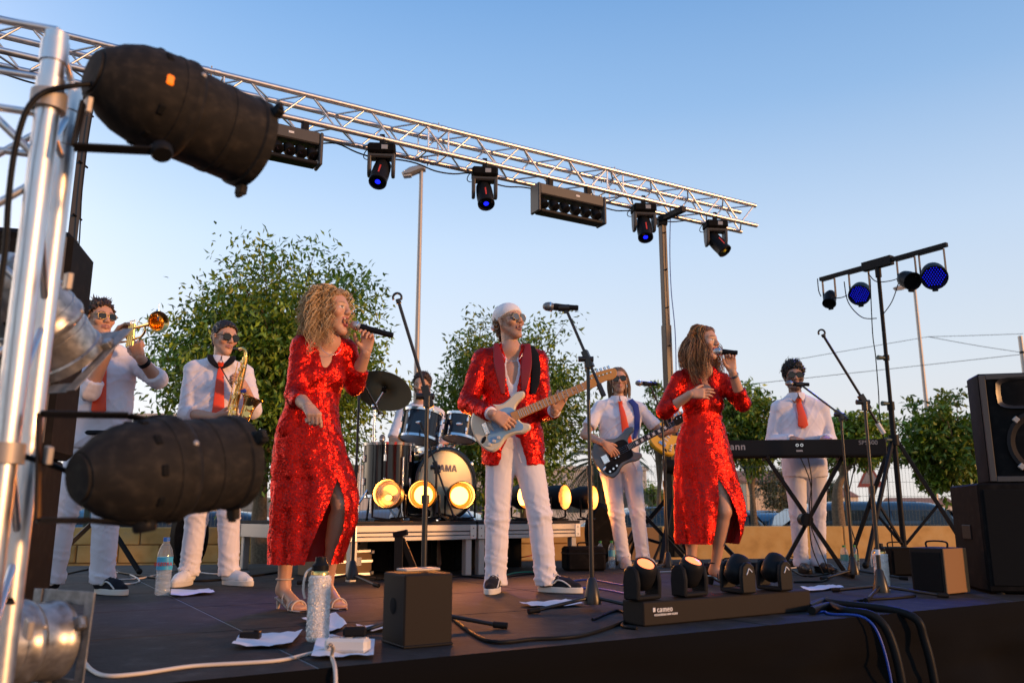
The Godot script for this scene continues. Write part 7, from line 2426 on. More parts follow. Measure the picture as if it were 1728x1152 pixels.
func floor_things() -> void:
	mat("tumbler_white", lin(0.78, 0.73, 0.67), 0.5)
	mat("glitter", lin(0.86, 0.8, 0.73), 0.3, 0.15)
	mat("green_cap", lin(0.02, 0.25, 0.05), 0.4)
	mat("blue_cap", lin(0.02, 0.15, 0.55), 0.4)
	bottle("tall water bottle with a sky-blue label beside the saxophonist's shoe", on_y(273, 1004, 0), 0.335, 0.045, lin(0.05, 0.42, 0.68), "sky_band", "blue_cap", "BEZOYA")
	bottle("small water bottle with a green cap behind the bassist's black bag", ground(1012, 7.6), 0.24, 0.032, lin(0.1, 0.35, 0.45), "teal_band", "green_cap")
	bottle("small water bottle with a green cap next to the bassist's shoe", ground(1031, 7.65), 0.24, 0.032, lin(0.1, 0.35, 0.45), "teal_band", "green_cap")
	bottle("small water bottle with a green cap behind the keyboard mic stand", ground(1420, 7.1), 0.22, 0.033, lin(0.2, 0.4, 0.3), "mint_band", "green_cap")
	bottle("small water bottle with a green cap beside the other behind the keyboard", ground(1437, 7.15), 0.22, 0.033, lin(0.2, 0.4, 0.3), "mint_band", "green_cap")
	tumbler("white glitter flask with a black lid at the stage edge", on_y(535, 1081, 0), 0.31, 0.0405)
	tumbler("white glitter flask behind the box monitor with the side painted as sunlit", on_y(1491, 996, 0), 0.29, 0.042)
	paper("sheet of paper at the saxophonist's bottle", [[288, 997], [352, 996], [363, 1002], [287, 1008]], 1.0)
	paper("torn sheet of paper under the small black device", [[407, 1074], [510, 1068], [490, 1092], [390, 1095]], 2.0)
	paper("sheet of paper behind the glitter flask", [[508, 1047], [566, 1038], [585, 1058], [552, 1072]], 3.0)
	paper("sheet of paper under the white power strip", [[538, 1072], [632, 1086], [630, 1111], [524, 1113]], 4.0)
	paper("sheet of paper beneath the foot of the mic stand near the guitarist", [[876, 1020], [955, 1014], [984, 1021], [905, 1028]], 5.0)
	paper("sheet of paper between the moving lights and the mic stand", [[1348, 993], [1400, 989], [1425, 993], [1365, 999]], 6.0)
	paper("sheet of paper peeping out beside the box monitor", [[600, 1060], [650, 1054], [660, 1064], [610, 1068]], 7.0)
	mat("plywood", lin(0.24, 0.12, 0.045), 0.7)  # lighter brown with the low sun put into its colour
	# box monitors
	var bs := Basis(S, Vector3.UP, -N)
	var p := on_y(682, 1096, 0)
	var o := local_thing("box_monitor", "small brown-black box with a silver phone on top at the stage edge", "box", Transform3D(bs, p), "box monitors along the stage edge")
	part("case", MB.new().box(Vector3(0.098, 0.128, -0.11), Vector3(0.196, 0.256, 0.2), Basis(), 0.006), mats.brown_box, o)
	part("base_plate", MB.new().box(Vector3(0.098, 0.006, -0.108), Vector3(0.2, 0.01, 0.206), Basis(), 0.003), mats.black_steel, o)
	part("side_port", MB.new().lathe([[0.0, 0.002], [0.026, 0.002], [0.03, 0.0]], Vector3(-0.001, 0.14, -0.11), Vector3.LEFT, 16), mats.black_matte, o)
	lone("phone", MB.new().box(p + bs * Vector3(0.095, 0.268, -0.1), Vector3(0.15, 0.01, 0.075), bs.rotated(Vector3.UP, 0.1), 0.004), mats.galvanised, "silver phone lying on the small box at the stage edge", "phone")
	for k in 2:
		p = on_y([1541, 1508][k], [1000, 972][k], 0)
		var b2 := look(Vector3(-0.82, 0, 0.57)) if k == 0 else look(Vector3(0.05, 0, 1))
		o = local_thing("box_monitor", ["black box monitor with one side painted as sunlit at the stage edge", "low black box behind the glitter flask"][k], "box", Transform3D(b2, p), "box monitors along the stage edge")
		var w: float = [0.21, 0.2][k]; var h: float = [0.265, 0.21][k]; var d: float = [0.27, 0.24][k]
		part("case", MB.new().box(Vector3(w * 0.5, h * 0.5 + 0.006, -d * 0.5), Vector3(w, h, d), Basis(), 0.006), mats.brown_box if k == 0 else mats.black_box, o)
		if k == 0: part("side_panel", MB.new().box(Vector3(w + 0.002, h * 0.5 + 0.006, -d * 0.5), Vector3(0.008, h - 0.004, d - 0.004), Basis(), 0.003), mats.plywood, o)  # added panel: sunlight on this side of the dark box, painted as colour
		part("handle", MB.new().tube(spline([Vector3(w * 0.2, h, -d * 0.5), Vector3(w * 0.22, h + 0.04, -d * 0.5), Vector3(w * 0.78, h + 0.04, -d * 0.5), Vector3(w * 0.8, h, -d * 0.5)], 5), 0.006, 6), mats.black_steel, o)
		part("grille", MB.new().box(Vector3(w * 0.5, h * 0.5, 0.002), Vector3(w * 0.85, h * 0.85, 0.008), Basis(), 0.002), mats.black_matte, o)
		part("rubber_foot", MB.new().box(Vector3(w * 0.5, 0.004, -d * 0.5), Vector3(w * 0.8, 0.008, d * 0.8)), mats.rubber, o)
	# strip of four small moving lights
	p = on_y(1087, 1058, 0)
	var e := on_y(1370, 1031, 0)
	var x := (e - p).normalized()
	bs = Basis(x, Vector3.UP, x.cross(Vector3.UP))
	var w := p.distance_to(e)
	o = local_thing("moving_light_bar", "brown-black bar with four small moving lights along the stage edge", "stage light", Transform3D(bs, p))
	part("housing", MB.new().box(Vector3(w * 0.5, 0.052, -0.07), Vector3(w, 0.1, 0.14), Basis(), 0.005), mats.brown_box, o)
	part("rubber_foot", MB.new().box(Vector3(w * 0.5, 0.002, -0.075), Vector3(w * 0.9, 0.004, 0.1)), mats.rubber, o)
	text("brand_lettering", "cameo", 0.021, o, mats.white_print, Transform3D(Basis(), Vector3(0.122, 0.066, 0.0015)), true)
	part("logo_mark", MB.new().box(Vector3(0.06, 0.067, 0.001), Vector3(0.014, 0.018, 0.002), Basis(), 0.001), mats.white_print, o)
	text("model_lettering", "HYDRABEAM 4000 RGBW", 0.0085, o, mats.white_print, Transform3D(Basis(), Vector3(0.128, 0.045, 0.0015)), true)
	var lens := [glow("warm_lens", Color(1.0, 0.5, 0.3), 2.6), mats.warm_lens, mats.dark_lens, mats.dark_lens]
	for i in 4:
		var at := Vector3([0.06, 0.345, 0.66, 0.92][i] * w / 1.1, 0.104, -0.07)
		var turn: float = [0.15, 0.1, 1.45, 1.5][i]
		var hb := Basis(Vector3.UP, turn) if i < 2 else Basis(Vector3.UP, turn)
		var yk := MB.new().box(at + Vector3(0, 0.012, 0), Vector3(0.155, 0.022, 0.085), hb, 0.01)
		for s in [-1.0, 1.0]:
			yk.prism(PackedVector2Array([[-0.05, 0.0], [0.05, 0.0], [0.056, 0.09], [0.045, 0.15], [0.015, 0.175], [-0.015, 0.175], [-0.045, 0.15], [-0.056, 0.09]].map(func(q): return Vector2(q[0], q[1]) * 0.8)), at + hb * Vector3(s * 0.072, 0.005, 0), hb * Basis(Vector3.BACK, Vector3.UP, Vector3.LEFT), 0.024, 0.006)
		var y := part("yoke", yk, mats.black_steel, o)
		var d: Vector3 = [Vector3(-0.12, 0.85, 0.55), Vector3(0.0, 0.9, 0.48), Vector3(0.6, 0.75, -0.1), Vector3(0.6, 0.7, -0.1)][i]
		d = d.normalized()
		var c := at + Vector3(0, 0.1, 0)
		var hd := part("head", MB.new().lathe([[0.0, -0.058], [0.036, -0.054], [0.053, -0.036], [0.058, 0.0], [0.056, 0.038], [0.049, 0.066], [0.044, 0.07], [0.038, 0.064], [0.0, 0.062]], c, d, 24), mats.black_steel, o)
		sub("lamp_lens", MB.new().lathe([[0.0, 0.074], [0.025, 0.071], [0.038, 0.065]], c, d, 20), lens[i], hd)
		if i >= 2:
			part("side_emblem", MB.new().tube(spline([at + hb * Vector3(-0.086, 0.1, 0.018), at + hb * Vector3(-0.086, 0.115, 0.0), at + hb * Vector3(-0.086, 0.1, -0.008), at + hb * Vector3(-0.086, 0.088, -0.016)], 5), 0.003, 5), mats.white_print, o)
		else:
			var l := SpotLight3D.new()
			l.name = "lamp_beam"
			l.light_color = Color(1.0, 0.6, 0.35)
			l.light_energy = 0.8
			l.spot_angle = 20.0
			l.spot_range = 8.0
			l.light_size = 0.04
			l.shadow_enabled = true
			o.add_child(l)
			l.position = c + d * 0.08
			l.basis = look(-d)
	# small things
	var dv := on_y(422, 1078, 0.012)
	o = local_thing("bodypack", "small black radio pack on the torn paper", "radio pack", Transform3D(look(Vector3(0.1, 0, 1)), dv))
	part("case", MB.new().box(Vector3(0, 0.014, 0), Vector3(0.075, 0.028, 0.05), Basis(), 0.005), mats.black_plastic, o)
	part("switch", MB.new().box(Vector3(0.02, 0.03, 0.008), Vector3(0.016, 0.006, 0.012)), mats.black_matte, o)
	dv = on_y(586, 1100, 0.012)
	o = local_thing("power_strip", "white power strip on a sheet of paper at the stage edge", "power strip", Transform3D(look(Vector3(-0.15, 0, 1)), dv))
	part("case", MB.new().box(Vector3(0, 0.024, 0), Vector3(0.15, 0.046, 0.06), Basis(), 0.01), mats.white_plastic, o)
	for i in 3: part("socket", MB.new().cyl(Vector3(-0.045 + i * 0.045, 0.044, 0), Vector3(-0.045 + i * 0.045, 0.0495, 0), 0.019), mats.grey_print, o)
	part("plug", MB.new().box(Vector3(0.02, 0.066, -0.01), Vector3(0.08, 0.034, 0.04), Basis(Vector3.UP, 0.3), 0.008), mats.black_plastic, o)
	cord("white_cord", "white cord along the stage edge to the power strip", [[142, 1098], [144, 1120], [172, 1139], [230, 1137], [320, 1124], [400, 1119], [470, 1114], [520, 1103], [556, 1094, 0.015]], 0.0065, mats.white_cable)
	var c := []
	for q in [[552, 1092, 0.03], [556, 1088, 0.075], [562, 1092, 0.06], [560, 1108, 0.02]]: c.append(on_y(q[0], q[1], q[2]))
	c.append(st(on_s(558), -0.04, -0.02)); c.append(st(on_s(556), -0.07, -0.25)); c.append(st(on_s(553), -0.09, -0.6))
	lone("white_cord", MB.new().tube(spline(c, 6), 0.0065, 8), mats.white_cable, "white cord dropping from the power strip over the stage edge", "cable", "cables on the stage floor")
	for q in [[[[1370, 1030], [1400, 1022], [1425, 1030]], 0.02, "cable", "thick black cable dropping over the edge beside the moving lights"], [[[1365, 1024], [1392, 1014], [1412, 1018]], 0.02, "cable", "second thick black cable beside the moving lights"], [[[1372, 1034], [1392, 1032], [1402, 1036]], 0.006, "blue_cable", "thin blue cable dropping over the stage edge"]]:
		c = []
		for w2 in q[0]: c.append(on_y(w2[0], w2[1], q[1]))
		var last: Vector3 = c[-1]
		var s0: float = (last - O).dot(S)
		c.append(st(s0 + 0.05, -0.03, 0.0)); c.append(st(s0 + 0.085, -0.085, -0.12)); c.append(st(s0 + 0.1, -0.11, -0.4)); c.append(st(s0 + 0.09, -0.11, -0.85))
		lone("stage_cable", MB.new().tube(spline(c, 6), q[1], 10), mats[q[2]], q[3], "cable", "cables on the stage floor")
	var runs := [
		["black cable crossing the floor before the riser", [[640, 975], [700, 985], [770, 972], [830, 975], [900, 968], [960, 975]], 0.007, "cable"],
		["black cable winding past the guitarist's shoes", [[760, 1040], [820, 1080], [900, 1078], [980, 1072], [1050, 1050], [1070, 1040]], 0.008, "cable"],
		["blue cable behind the guitarist's shoe", [[930, 985], [990, 978], [1040, 985], [1070, 990]], 0.006, "blue_cable"],
		["second blue cable towards the moving lights", [[940, 995], [1000, 992], [1060, 1002], [1090, 1010]], 0.006, "blue_cable"],
		["green cable behind the guitarist", [[850, 972], [870, 966], [900, 965], [930, 970]], 0.005, "green_cable"],
		["red cable under the riser behind the guitarist", [[856, 938, 0.06], [880, 940, 0.08], [900, 936, 0.1]], 0.005, "red_cable"],
		["white cable behind the saxophonist's shoes", [[190, 978], [240, 975], [300, 962], [360, 968], [420, 965]], 0.006, "white_cable"],
		["white cable curled beside the trumpeter's shoe", [[185, 965], [215, 968], [235, 980], [210, 985], [190, 975]], 0.006, "white_cable"],
		["black cable behind the saxophonist", [[110, 968], [160, 960], [240, 972], [330, 980], [420, 972], [470, 965]], 0.008, "cable"],
		["pale cable under the riser", [[600, 972], [640, 962], [665, 965], [680, 975]], 0.006, "white_cable"],
		["white cable bundle behind the bassist", [[1090, 955], [1120, 948], [1140, 955], [1160, 950], [1150, 962], [1110, 965]], 0.006, "white_cable"],
		["black cable before the mic stand by the box monitor", [[1400, 1020], [1460, 1012], [1520, 1008], [1545, 1005]], 0.008, "cable"],
		["pale cable running to the big subwoofer", [[1630, 960], [1660, 965], [1690, 980], [1712, 992], [1760, 995]], 0.008, "white_cable"],
		["black cable coiled beneath the keyboard", [[1290, 968], [1330, 960], [1360, 972], [1400, 968], [1390, 980], [1340, 982]], 0.007, "cable"],
		["white cable behind the keyboard player's shoes", [[1250, 958], [1290, 952], [1330, 958], [1360, 955]], 0.005, "white_cable"],
		["black cable behind the moving lights", [[1000, 1045], [1040, 1030], [1060, 1040], [1050, 1055], [1075, 1060]], 0.007, "cable"]]
	for q in runs: cord("floor_cable", q[0], q[1], q[2], mats[q[3]])
	# black bags, pedals and racks towards the back
	var dark := [
		[[985, 962, 0.34, 0.2, 0.25], "soft black bag behind the mic stand near the bassist", "bag"],
		[[1232, 968, 0.55, 0.09, 0.2], "long black pedal board behind the brown-haired singer", "pedal board"],
		[[1335, 957, 0.3, 0.06, 0.2], "flat black pedal beneath the keyboard", "pedal"],
		[[1290, 962, 0.22, 0.06, 0.14], "small black stage box on the floor behind the moving lights", "stage box"],
		[[1555, 958, 0.3, 0.12, 0.25], "black case behind the box monitor with the side painted as sunlit", "case"]]
	for q in dark:
		var b := q[0] as Array
		var at := on_y(b[0], b[1], 0)
		o = local_thing("black_case", q[1], q[2], Transform3D(look(Vector3(0.15, 0, 1)), at))
		part("body", MB.new().box(Vector3(0, b[3] * 0.5, 0), Vector3(b[2], b[3], b[4]), Basis(), 0.02), mats.black_box, o)
		part("lid_edge", MB.new().box(Vector3(0, b[3] * 0.72, 0), Vector3(b[2] + 0.006, 0.012, b[4] + 0.006), Basis(), 0.003), mats.black_steel, o)
		part("handle", MB.new().tube(spline([Vector3(-0.05, b[3], 0), Vector3(-0.04, b[3] + 0.03, 0), Vector3(0.04, b[3] + 0.03, 0), Vector3(0.05, b[3], 0)], 4), 0.006, 6), mats.black_steel, o)
	# folded black stand standing before the riser
	p = ground(680, 4.7)
	o = thing("guitar_stand", "folded black guitar stand before the riser", "stand", p)
	part("upright", MB.new().beam(p + Vector3(-0.015, 0, 0), p + Vector3(-0.02, 0.36, 0), 0.045, 0.03, Vector3.RIGHT), mats.black_steel, o)
	part("rear_leg", MB.new().beam(p + Vector3(0.14, 0, -0.08), p + Vector3(-0.005, 0.34, 0), 0.035, 0.02, Vector3.RIGHT), mats.black_steel, o)
	part("rest", MB.new().beam(p + Vector3(-0.05, 0.36, 0), p + Vector3(0.03, 0.375, 0.03), 0.03, 0.02), mats.black_steel, o)
	# stands at the back: behind trumpeter and bassist
	for q in [[172, 7.0, "low black tripod stand behind the trumpeter's legs"], [1085, 8.4, "low black tripod stand behind the bassist's legs"]]:
		p = ground(q[0], q[1])
		o = thing("tripod_stand", q[2], "stand", p, "low tripod stands")
		part("post", MB.new().cyl(p + Vector3(0, 0.1, 0), p + Vector3(0, 0.5, 0), 0.025), mats.black_steel, o)
		for i in 3:
			var a := 0.3 + TAU * i / 3.0
			var d := Vector3(cos(a), 0, sin(a))
			part("leg", MB.new().beam(p + Vector3(0, 0.48, 0), p + Vector3(0, 0.02, 0) + d * 0.42, 0.035, 0.025), mats.black_steel, o)
			part("foot", MB.new().ball(p + Vector3(0, 0.025, 0) + d * 0.42, Vector3.ONE * 0.025, Basis(), 6, 8), mats.rubber, o)
	for q in [[322, 7.3, "black round-backed instrument case behind the saxophonist's leg"], [1012, 8.3, "black instrument case standing behind the bassist"]]:
		p = ground(q[0], q[1])
		o = local_thing("instrument_case", q[2], "case", Transform3D(look(Vector3(0.2, 0, 1)), p), "upright instrument cases")
		var pl := PackedVector2Array()
		for i in 24:
			var a := TAU * i / 24.0
			pl.append(Vector2(cos(a) * 0.15, 0.29 + sin(a) * 0.29))
		part("shell", MB.new().prism(pl, Vector3.ZERO, Basis(), 0.14, 0.04), mats.black_box, o)
		part("rim", MB.new().tube(PackedVector3Array(arc_pts(Vector3(0, 0.29, 0), Vector3.RIGHT, Vector3.UP * 1.93, 0.151, 0, TAU, 24)), 0.008, 6), mats.black_steel, o)

func on_s(x: float) -> float:     # where a pixel column meets the stage's front edge
	var u := (x - 864.0) / F * 0.94
	return (u * -O.z - O.x) / (S.x + u * S.z)

# ---------- instruments ----------
func closed(pts: Array, step := 5) -> PackedVector2Array:
	var out := PackedVector2Array()
	var k := pts.size()
	for i in k:
		var a := Vector2(pts[(i + k - 1) % k][0], pts[(i + k - 1) % k][1]); var b := Vector2(pts[i][0], pts[i][1])
		var d := Vector2(pts[(i + 1) % k][0], pts[(i + 1) % k][1]); var e := Vector2(pts[(i + 2) % k][0], pts[(i + 2) % k][1])
		for j in step: out.append(b.cubic_interpolate(d, a, e, float(j) / step))
	return out

const BODY := [[-0.205, 0.0], [-0.19, 0.085], [-0.13, 0.148], [-0.05, 0.145], [0.03, 0.112], [0.09, 0.118], [0.15, 0.142], [0.205, 0.128], [0.195, 0.095], [0.14, 0.072], [0.112, 0.04], [0.108, -0.03], [0.122, -0.058], [0.158, -0.085], [0.15, -0.115], [0.1, -0.124], [0.04, -0.108], [-0.02, -0.112], [-0.08, -0.148], [-0.14, -0.152], [-0.19, -0.085]]

func guitar(called: String, label: String, body: Vector3, head: Vector3, face: Vector3, size: float, m: Material, guard: Material, neck: Material, board: Material, bass: bool, group: String) -> void:
	var x := (head - body).normalized()
	var z := (face - x * face.dot(x)).normalized()
	var bs := Basis(x, z.cross(x), z)
	var o := local_thing(called, label, "guitar", Transform3D(bs, body), group)
	var sc := func(list: Array) -> Array: return list.map(func(p): return [p[0] * size, p[1] * size])
	part("body", MB.new().prism(closed(sc.call(BODY)), Vector3.ZERO, Basis(), 0.044, 0.009), m, o)
	var pg := [[-0.125, -0.06], [-0.12, -0.1], [-0.07, -0.115], [-0.01, -0.088], [0.05, -0.09], [0.1, -0.1], [0.118, -0.075], [0.1, -0.03], [0.1, 0.045], [0.06, 0.075], [-0.01, 0.07], [-0.055, 0.04], [-0.09, -0.02]]
	if bass: pg = [[-0.16, -0.05], [-0.15, -0.11], [-0.09, -0.12], [-0.02, -0.085], [0.06, -0.085], [0.1, -0.06], [0.1, 0.05], [0.06, 0.08], [-0.02, 0.075], [-0.07, 0.03], [-0.1, -0.03]]
	part("pickguard", MB.new().prism(closed(sc.call(pg)), Vector3(0, 0, 0.0235), Basis(), 0.003, 0.0008), guard, o)
	var L := body.distance_to(head) - 0.17
	var n0 := 0.07 * size
	part("neck", MB.new().prism(PackedVector2Array([Vector2(n0, -0.028), Vector2(L, -0.0215), Vector2(L, 0.0215), Vector2(n0, 0.028)]), Vector3(0, 0, 0.019), Basis(), 0.026, 0.008), neck, o)
	part("fingerboard", MB.new().prism(PackedVector2Array([Vector2(n0, -0.0278), Vector2(L, -0.0212), Vector2(L, 0.0212), Vector2(n0, 0.0278)]), Vector3(0, 0, 0.035), Basis(), 0.006, 0.001), board, o)
	var fr := MB.new()
	var fx := L
	var scale := L - (-0.1 * size)
	for i in 20:
		fx = L - scale * (1.0 - pow(2.0, -(i + 1) / 12.0))
		if fx < n0: break
		fr.box(Vector3(fx, 0, 0.0385), Vector3(0.0022, 0.046, 0.002), Basis(), 0.0005)
		if (i + 1) in [3, 5, 7, 9, 12, 15]: part("inlay", MB.new().box(Vector3(fx + 0.014, 0, 0.0382), Vector3(0.02, 0.026, 0.0012) if bass else Vector3(0.006, 0.006, 0.0012), Basis(), 0.0003), mats.white_print if bass else mats.black_plastic, o)
	part("frets", fr, mats.silver, o)
	var hs := [[L - 0.005, 0.021], [L + 0.02, 0.04], [L + 0.05, 0.05], [L + 0.16, 0.036], [L + 0.19, 0.02], [L + 0.185, -0.012], [L + 0.15, -0.03], [L + 0.1, -0.022], [L + 0.03, -0.03], [L - 0.005, -0.021]]
	var hd := part("headstock", MB.new().prism(closed(hs, 4), Vector3(0, 0, 0.02), Basis(), 0.015, 0.002), neck, o)
	for i in (4 if bass else 6):
		var p := Vector3(L + 0.035 + i * (0.036 if bass else 0.024), 0.046 - i * 0.0025, 0.02)
		sub("tuner", MB.new().cyl(p, p + Vector3(0, 0.024, -0.002), 0.006, 0.009, 8).cyl(p + Vector3(0, -0.022, 0), p + Vector3(0, -0.022, 0.02), 0.004, -1.0, 8), mats.chrome, hd)
	if bass:
		part("pickup", MB.new().box(Vector3(-0.03, -0.005, 0.03), Vector3(0.06, 0.09, 0.014), Basis(), 0.004), mats.black_plastic, o)
		for i in 8: part("pole_piece", MB.new().cyl(Vector3(-0.045 + 0.03 * (i % 2), -0.035 + 0.02 * (i / 2), 0.03), Vector3(-0.045 + 0.03 * (i % 2), -0.035 + 0.02 * (i / 2), 0.039), 0.006, -1.0, 8), mats.silver, o)
	else:
		for i in 3: part("pickup", MB.new().ball(Vector3(-0.075 + i * 0.055, 0.0, 0.026), Vector3(0.01, 0.036, 0.012), Basis(Vector3.BACK, 0.2 if i == 0 else 0.0), 8, 14), mats.white_plastic, o)
	part("bridge", MB.new().box(Vector3(-0.115 * size, 0, 0.027), Vector3(0.035 if not bass else 0.06, 0.075, 0.012), Basis(), 0.003), mats.chrome, o)
	for i in 3: part("knob", MB.new().cyl(Vector3(-0.06 - i * 0.035, -0.088 - i * 0.008, 0.024) * Vector3(size, size, 1), Vector3(-0.06 - i * 0.035, -0.088 - i * 0.008, 0.042) * Vector3(size, size, 1), 0.0115, 0.009, 14), mats.white_plastic if not bass else mats.chrome, o)
	part("jack_plate", MB.new().ball(Vector3(-0.155 * size, -0.062 * size, 0.022), Vector3(0.026, 0.012, 0.006), Basis(Vector3.BACK, 0.7), 6, 12), mats.black_plastic if not bass else mats.chrome, o)
	var stg := MB.new()
	for i in (4 if bass else 6):
		var y := (i / (3.0 if bass else 5.0) - 0.5)
		stg.tube(PackedVector3Array([Vector3(-0.115 * size, y * 0.054, 0.038), Vector3(L, y * 0.036, 0.041)]), 0.0006, 3, false)
	part("strings", stg, mats.silver, o)

func saxophone() -> void:
	var z := 5.52
	var P := func(x: float, y: float, dz := 0.0) -> Vector3: return px(x, y, z + dz)
	var o := thing("saxophone", "golden alto saxophone held by the saxophonist", "saxophone", P.call(403, 716))
	part("mouthpiece", MB.new().tube(PackedVector3Array([P.call(393, 588, 0.1), P.call(400, 588, 0.06), P.call(405, 589, 0.03)]), [0.006, 0.011, 0.012], 12), mats.black_plastic, o)
	part("neck", MB.new().tube(spline([P.call(404, 589, 0.03), P.call(410, 588), P.call(414, 594), P.call(414, 604)], 5), 0.0105, 12), mats.brass, o)
	var path := spline([P.call(414, 603), P.call(409, 625), P.call(402, 655), P.call(395, 685), P.call(393, 700), P.call(398, 713), P.call(407, 714), P.call(413, 704), P.call(418, 690), P.call(423, 678), P.call(426, 671)], 4)
	var r := []
	for i in path.size():
		var t := float(i) / (path.size() - 1)
		r.append(0.019 + 0.026 * t + (0.03 * pow(maxf(0.0, (t - 0.78) / 0.22), 2.0)))
	part("body_tube", MB.new().tube(path, r, 20, false), mats.brass, o)
	var be: Vector3 = path[-1]
	var bd: Vector3 = (path[-1] - path[-2]).normalized()
	part("bell_rim", MB.new().lathe([[0.07, -0.006], [0.08, 0.0], [0.0805, 0.004], [0.074, 0.004], [0.056, -0.02], [0.04, -0.07]], be, bd, 28), mats.brass, o)
	for i in 13:
		var t := 0.05 + i * 0.037
		var c: Vector3 = path[int(t * (path.size() - 1))]
		var d: Vector3 = (path[int(t * (path.size() - 1)) + 1] - c).normalized()
		var out := Vector3(0.35 if i % 2 else -0.2, 0, 0.9).normalized()
		out = (out - d * out.dot(d)).normalized()
		var q := c + out * (0.026 + 0.014 * t)
		part("key_cup", MB.new().lathe([[0.0, 0.007], [0.014 + 0.008 * t, 0.007], [0.016 + 0.008 * t, 0.0]], q, out, 14), mats.brass, o)
		part("key_pearl", MB.new().ball(q + out * 0.008, Vector3.ONE * 0.006, Basis(), 6, 8), mats.white_print, o)
	for k in 3:
		var off := Vector3(-0.03 + k * 0.024, 0, 0.032)
		part("key_rod", MB.new().tube(PackedVector3Array([P.call(411, 612) + off, P.call(402, 655) + off, P.call(394, 690) + off]), 0.003, 6), mats.dark_brass, o)
	for k in 2: part("bell_key", MB.new().lathe([[0.0, 0.008], [0.021, 0.008], [0.024, 0.0]], P.call(416 + k * 5, 700 - k * 12) + Vector3(0.012, 0, 0.032), Vector3(0.2, 0.1, 1), 16), mats.brass, o)
	part("key_guard", MB.new().tube(PackedVector3Array([P.call(399, 668) + Vector3(-0.03, 0, 0.01), P.call(395, 688) + Vector3(-0.035, 0, 0.012), P.call(395, 700) + Vector3(-0.03, 0, 0.01)]), 0.0035, 6), mats.dark_brass, o)
	part("clip_mic", MB.new().box(P.call(413, 661) + Vector3(0, 0, 0.03), Vector3(0.035, 0.026, 0.02), Basis(Vector3.BACK, 0.5), 0.005), mats.blue_strap, o)

func trumpet() -> void:
	var a := px(193, 561, 5.02)
	var b := px(267, 543, 4.66)
	var d := (b - a).normalized()
	var up := Vector3.UP - d * d.y
	up = up.normalized()
	var sd := d.cross(up)
	var o := thing("trumpet", "brass trumpet raised by the trumpeter with its bell to the audience", "trumpet", a)
	part("mouthpiece", MB.new().lathe([[0.013, 0.0], [0.0135, 0.006], [0.006, 0.025], [0.0055, 0.08]], a, d, 14), mats.silver, o)
	part("leadpipe", MB.new().tube(spline([a + d * 0.07, a + d * 0.2, a + d * 0.36, a + d * 0.4 - up * 0.03, a + d * 0.36 - up * 0.065, a + d * 0.26 - up * 0.068], 6), 0.0068, 10), mats.brass, o)
	var base := b - up * 0.0
	var prof := [[0.0075, -0.33], [0.009, -0.22], [0.0125, -0.14], [0.018, -0.09], [0.026, -0.05], [0.038, -0.022], [0.054, -0.005], [0.063, 0.0], [0.0635, 0.002], [0.062, 0.003], [0.053, -0.003], [0.037, -0.02], [0.024, -0.05], [0.014, -0.1], [0.0, -0.12]]
	part("bell", MB.new().lathe(prof, base, d, 36), mats.brass, o)
	part("bell_bow", MB.new().tube(spline([base - d * 0.33, base - d * 0.38 - up * 0.02, base - d * 0.38 - up * 0.055, base - d * 0.33 - up * 0.07, base - d * 0.26 - up * 0.07], 6), 0.0072, 10), mats.brass, o)
	for i in 3:
		var c := a + d * (0.2 + i * 0.026) - up * 0.03
		var v := part("valve", MB.new().cyl(c - up * 0.07, c + up * 0.055, 0.0115, -1.0, 14).cyl(c - up * 0.078, c - up * 0.07, 0.013, -1.0, 14), mats.brass, o)
		sub("finger_button", MB.new().cyl(c + up * 0.055, c + up * 0.075, 0.004, -1.0, 8).cyl(c + up * 0.075, c + up * 0.079, 0.008, -1.0, 10), mats.silver, v)
	part("slide", MB.new().tube(spline([a + d * 0.2 - up * 0.05 + sd * 0.015, a + d * 0.12 - up * 0.055 + sd * 0.015, a + d * 0.11 - up * 0.075 + sd * 0.015, a + d * 0.2 - up * 0.08 + sd * 0.015], 5), 0.0065, 8), mats.brass, o)
	part("finger_hook", MB.new().tube(PackedVector3Array(arc_pts(a + d * 0.31 + up * 0.02, d, up, 0.014, 0, TAU * 0.8, 10)), 0.0025, 6), mats.brass, o)
	var mc := b - d * 0.1
	part("clip_mic", MB.new().cyl(mc + up * 0.02 - sd * 0.02, mc + up * 0.09 - sd * 0.04, 0.014, -1.0, 12).beam(mc + up * 0.055 - sd * 0.03, b + up * 0.02 - d * 0.01, 0.022, 0.012).cyl(mc + up * 0.09 - sd * 0.04, mc + up * 0.13 - sd * 0.04, 0.002, -1.0, 6), mats.silver, o)

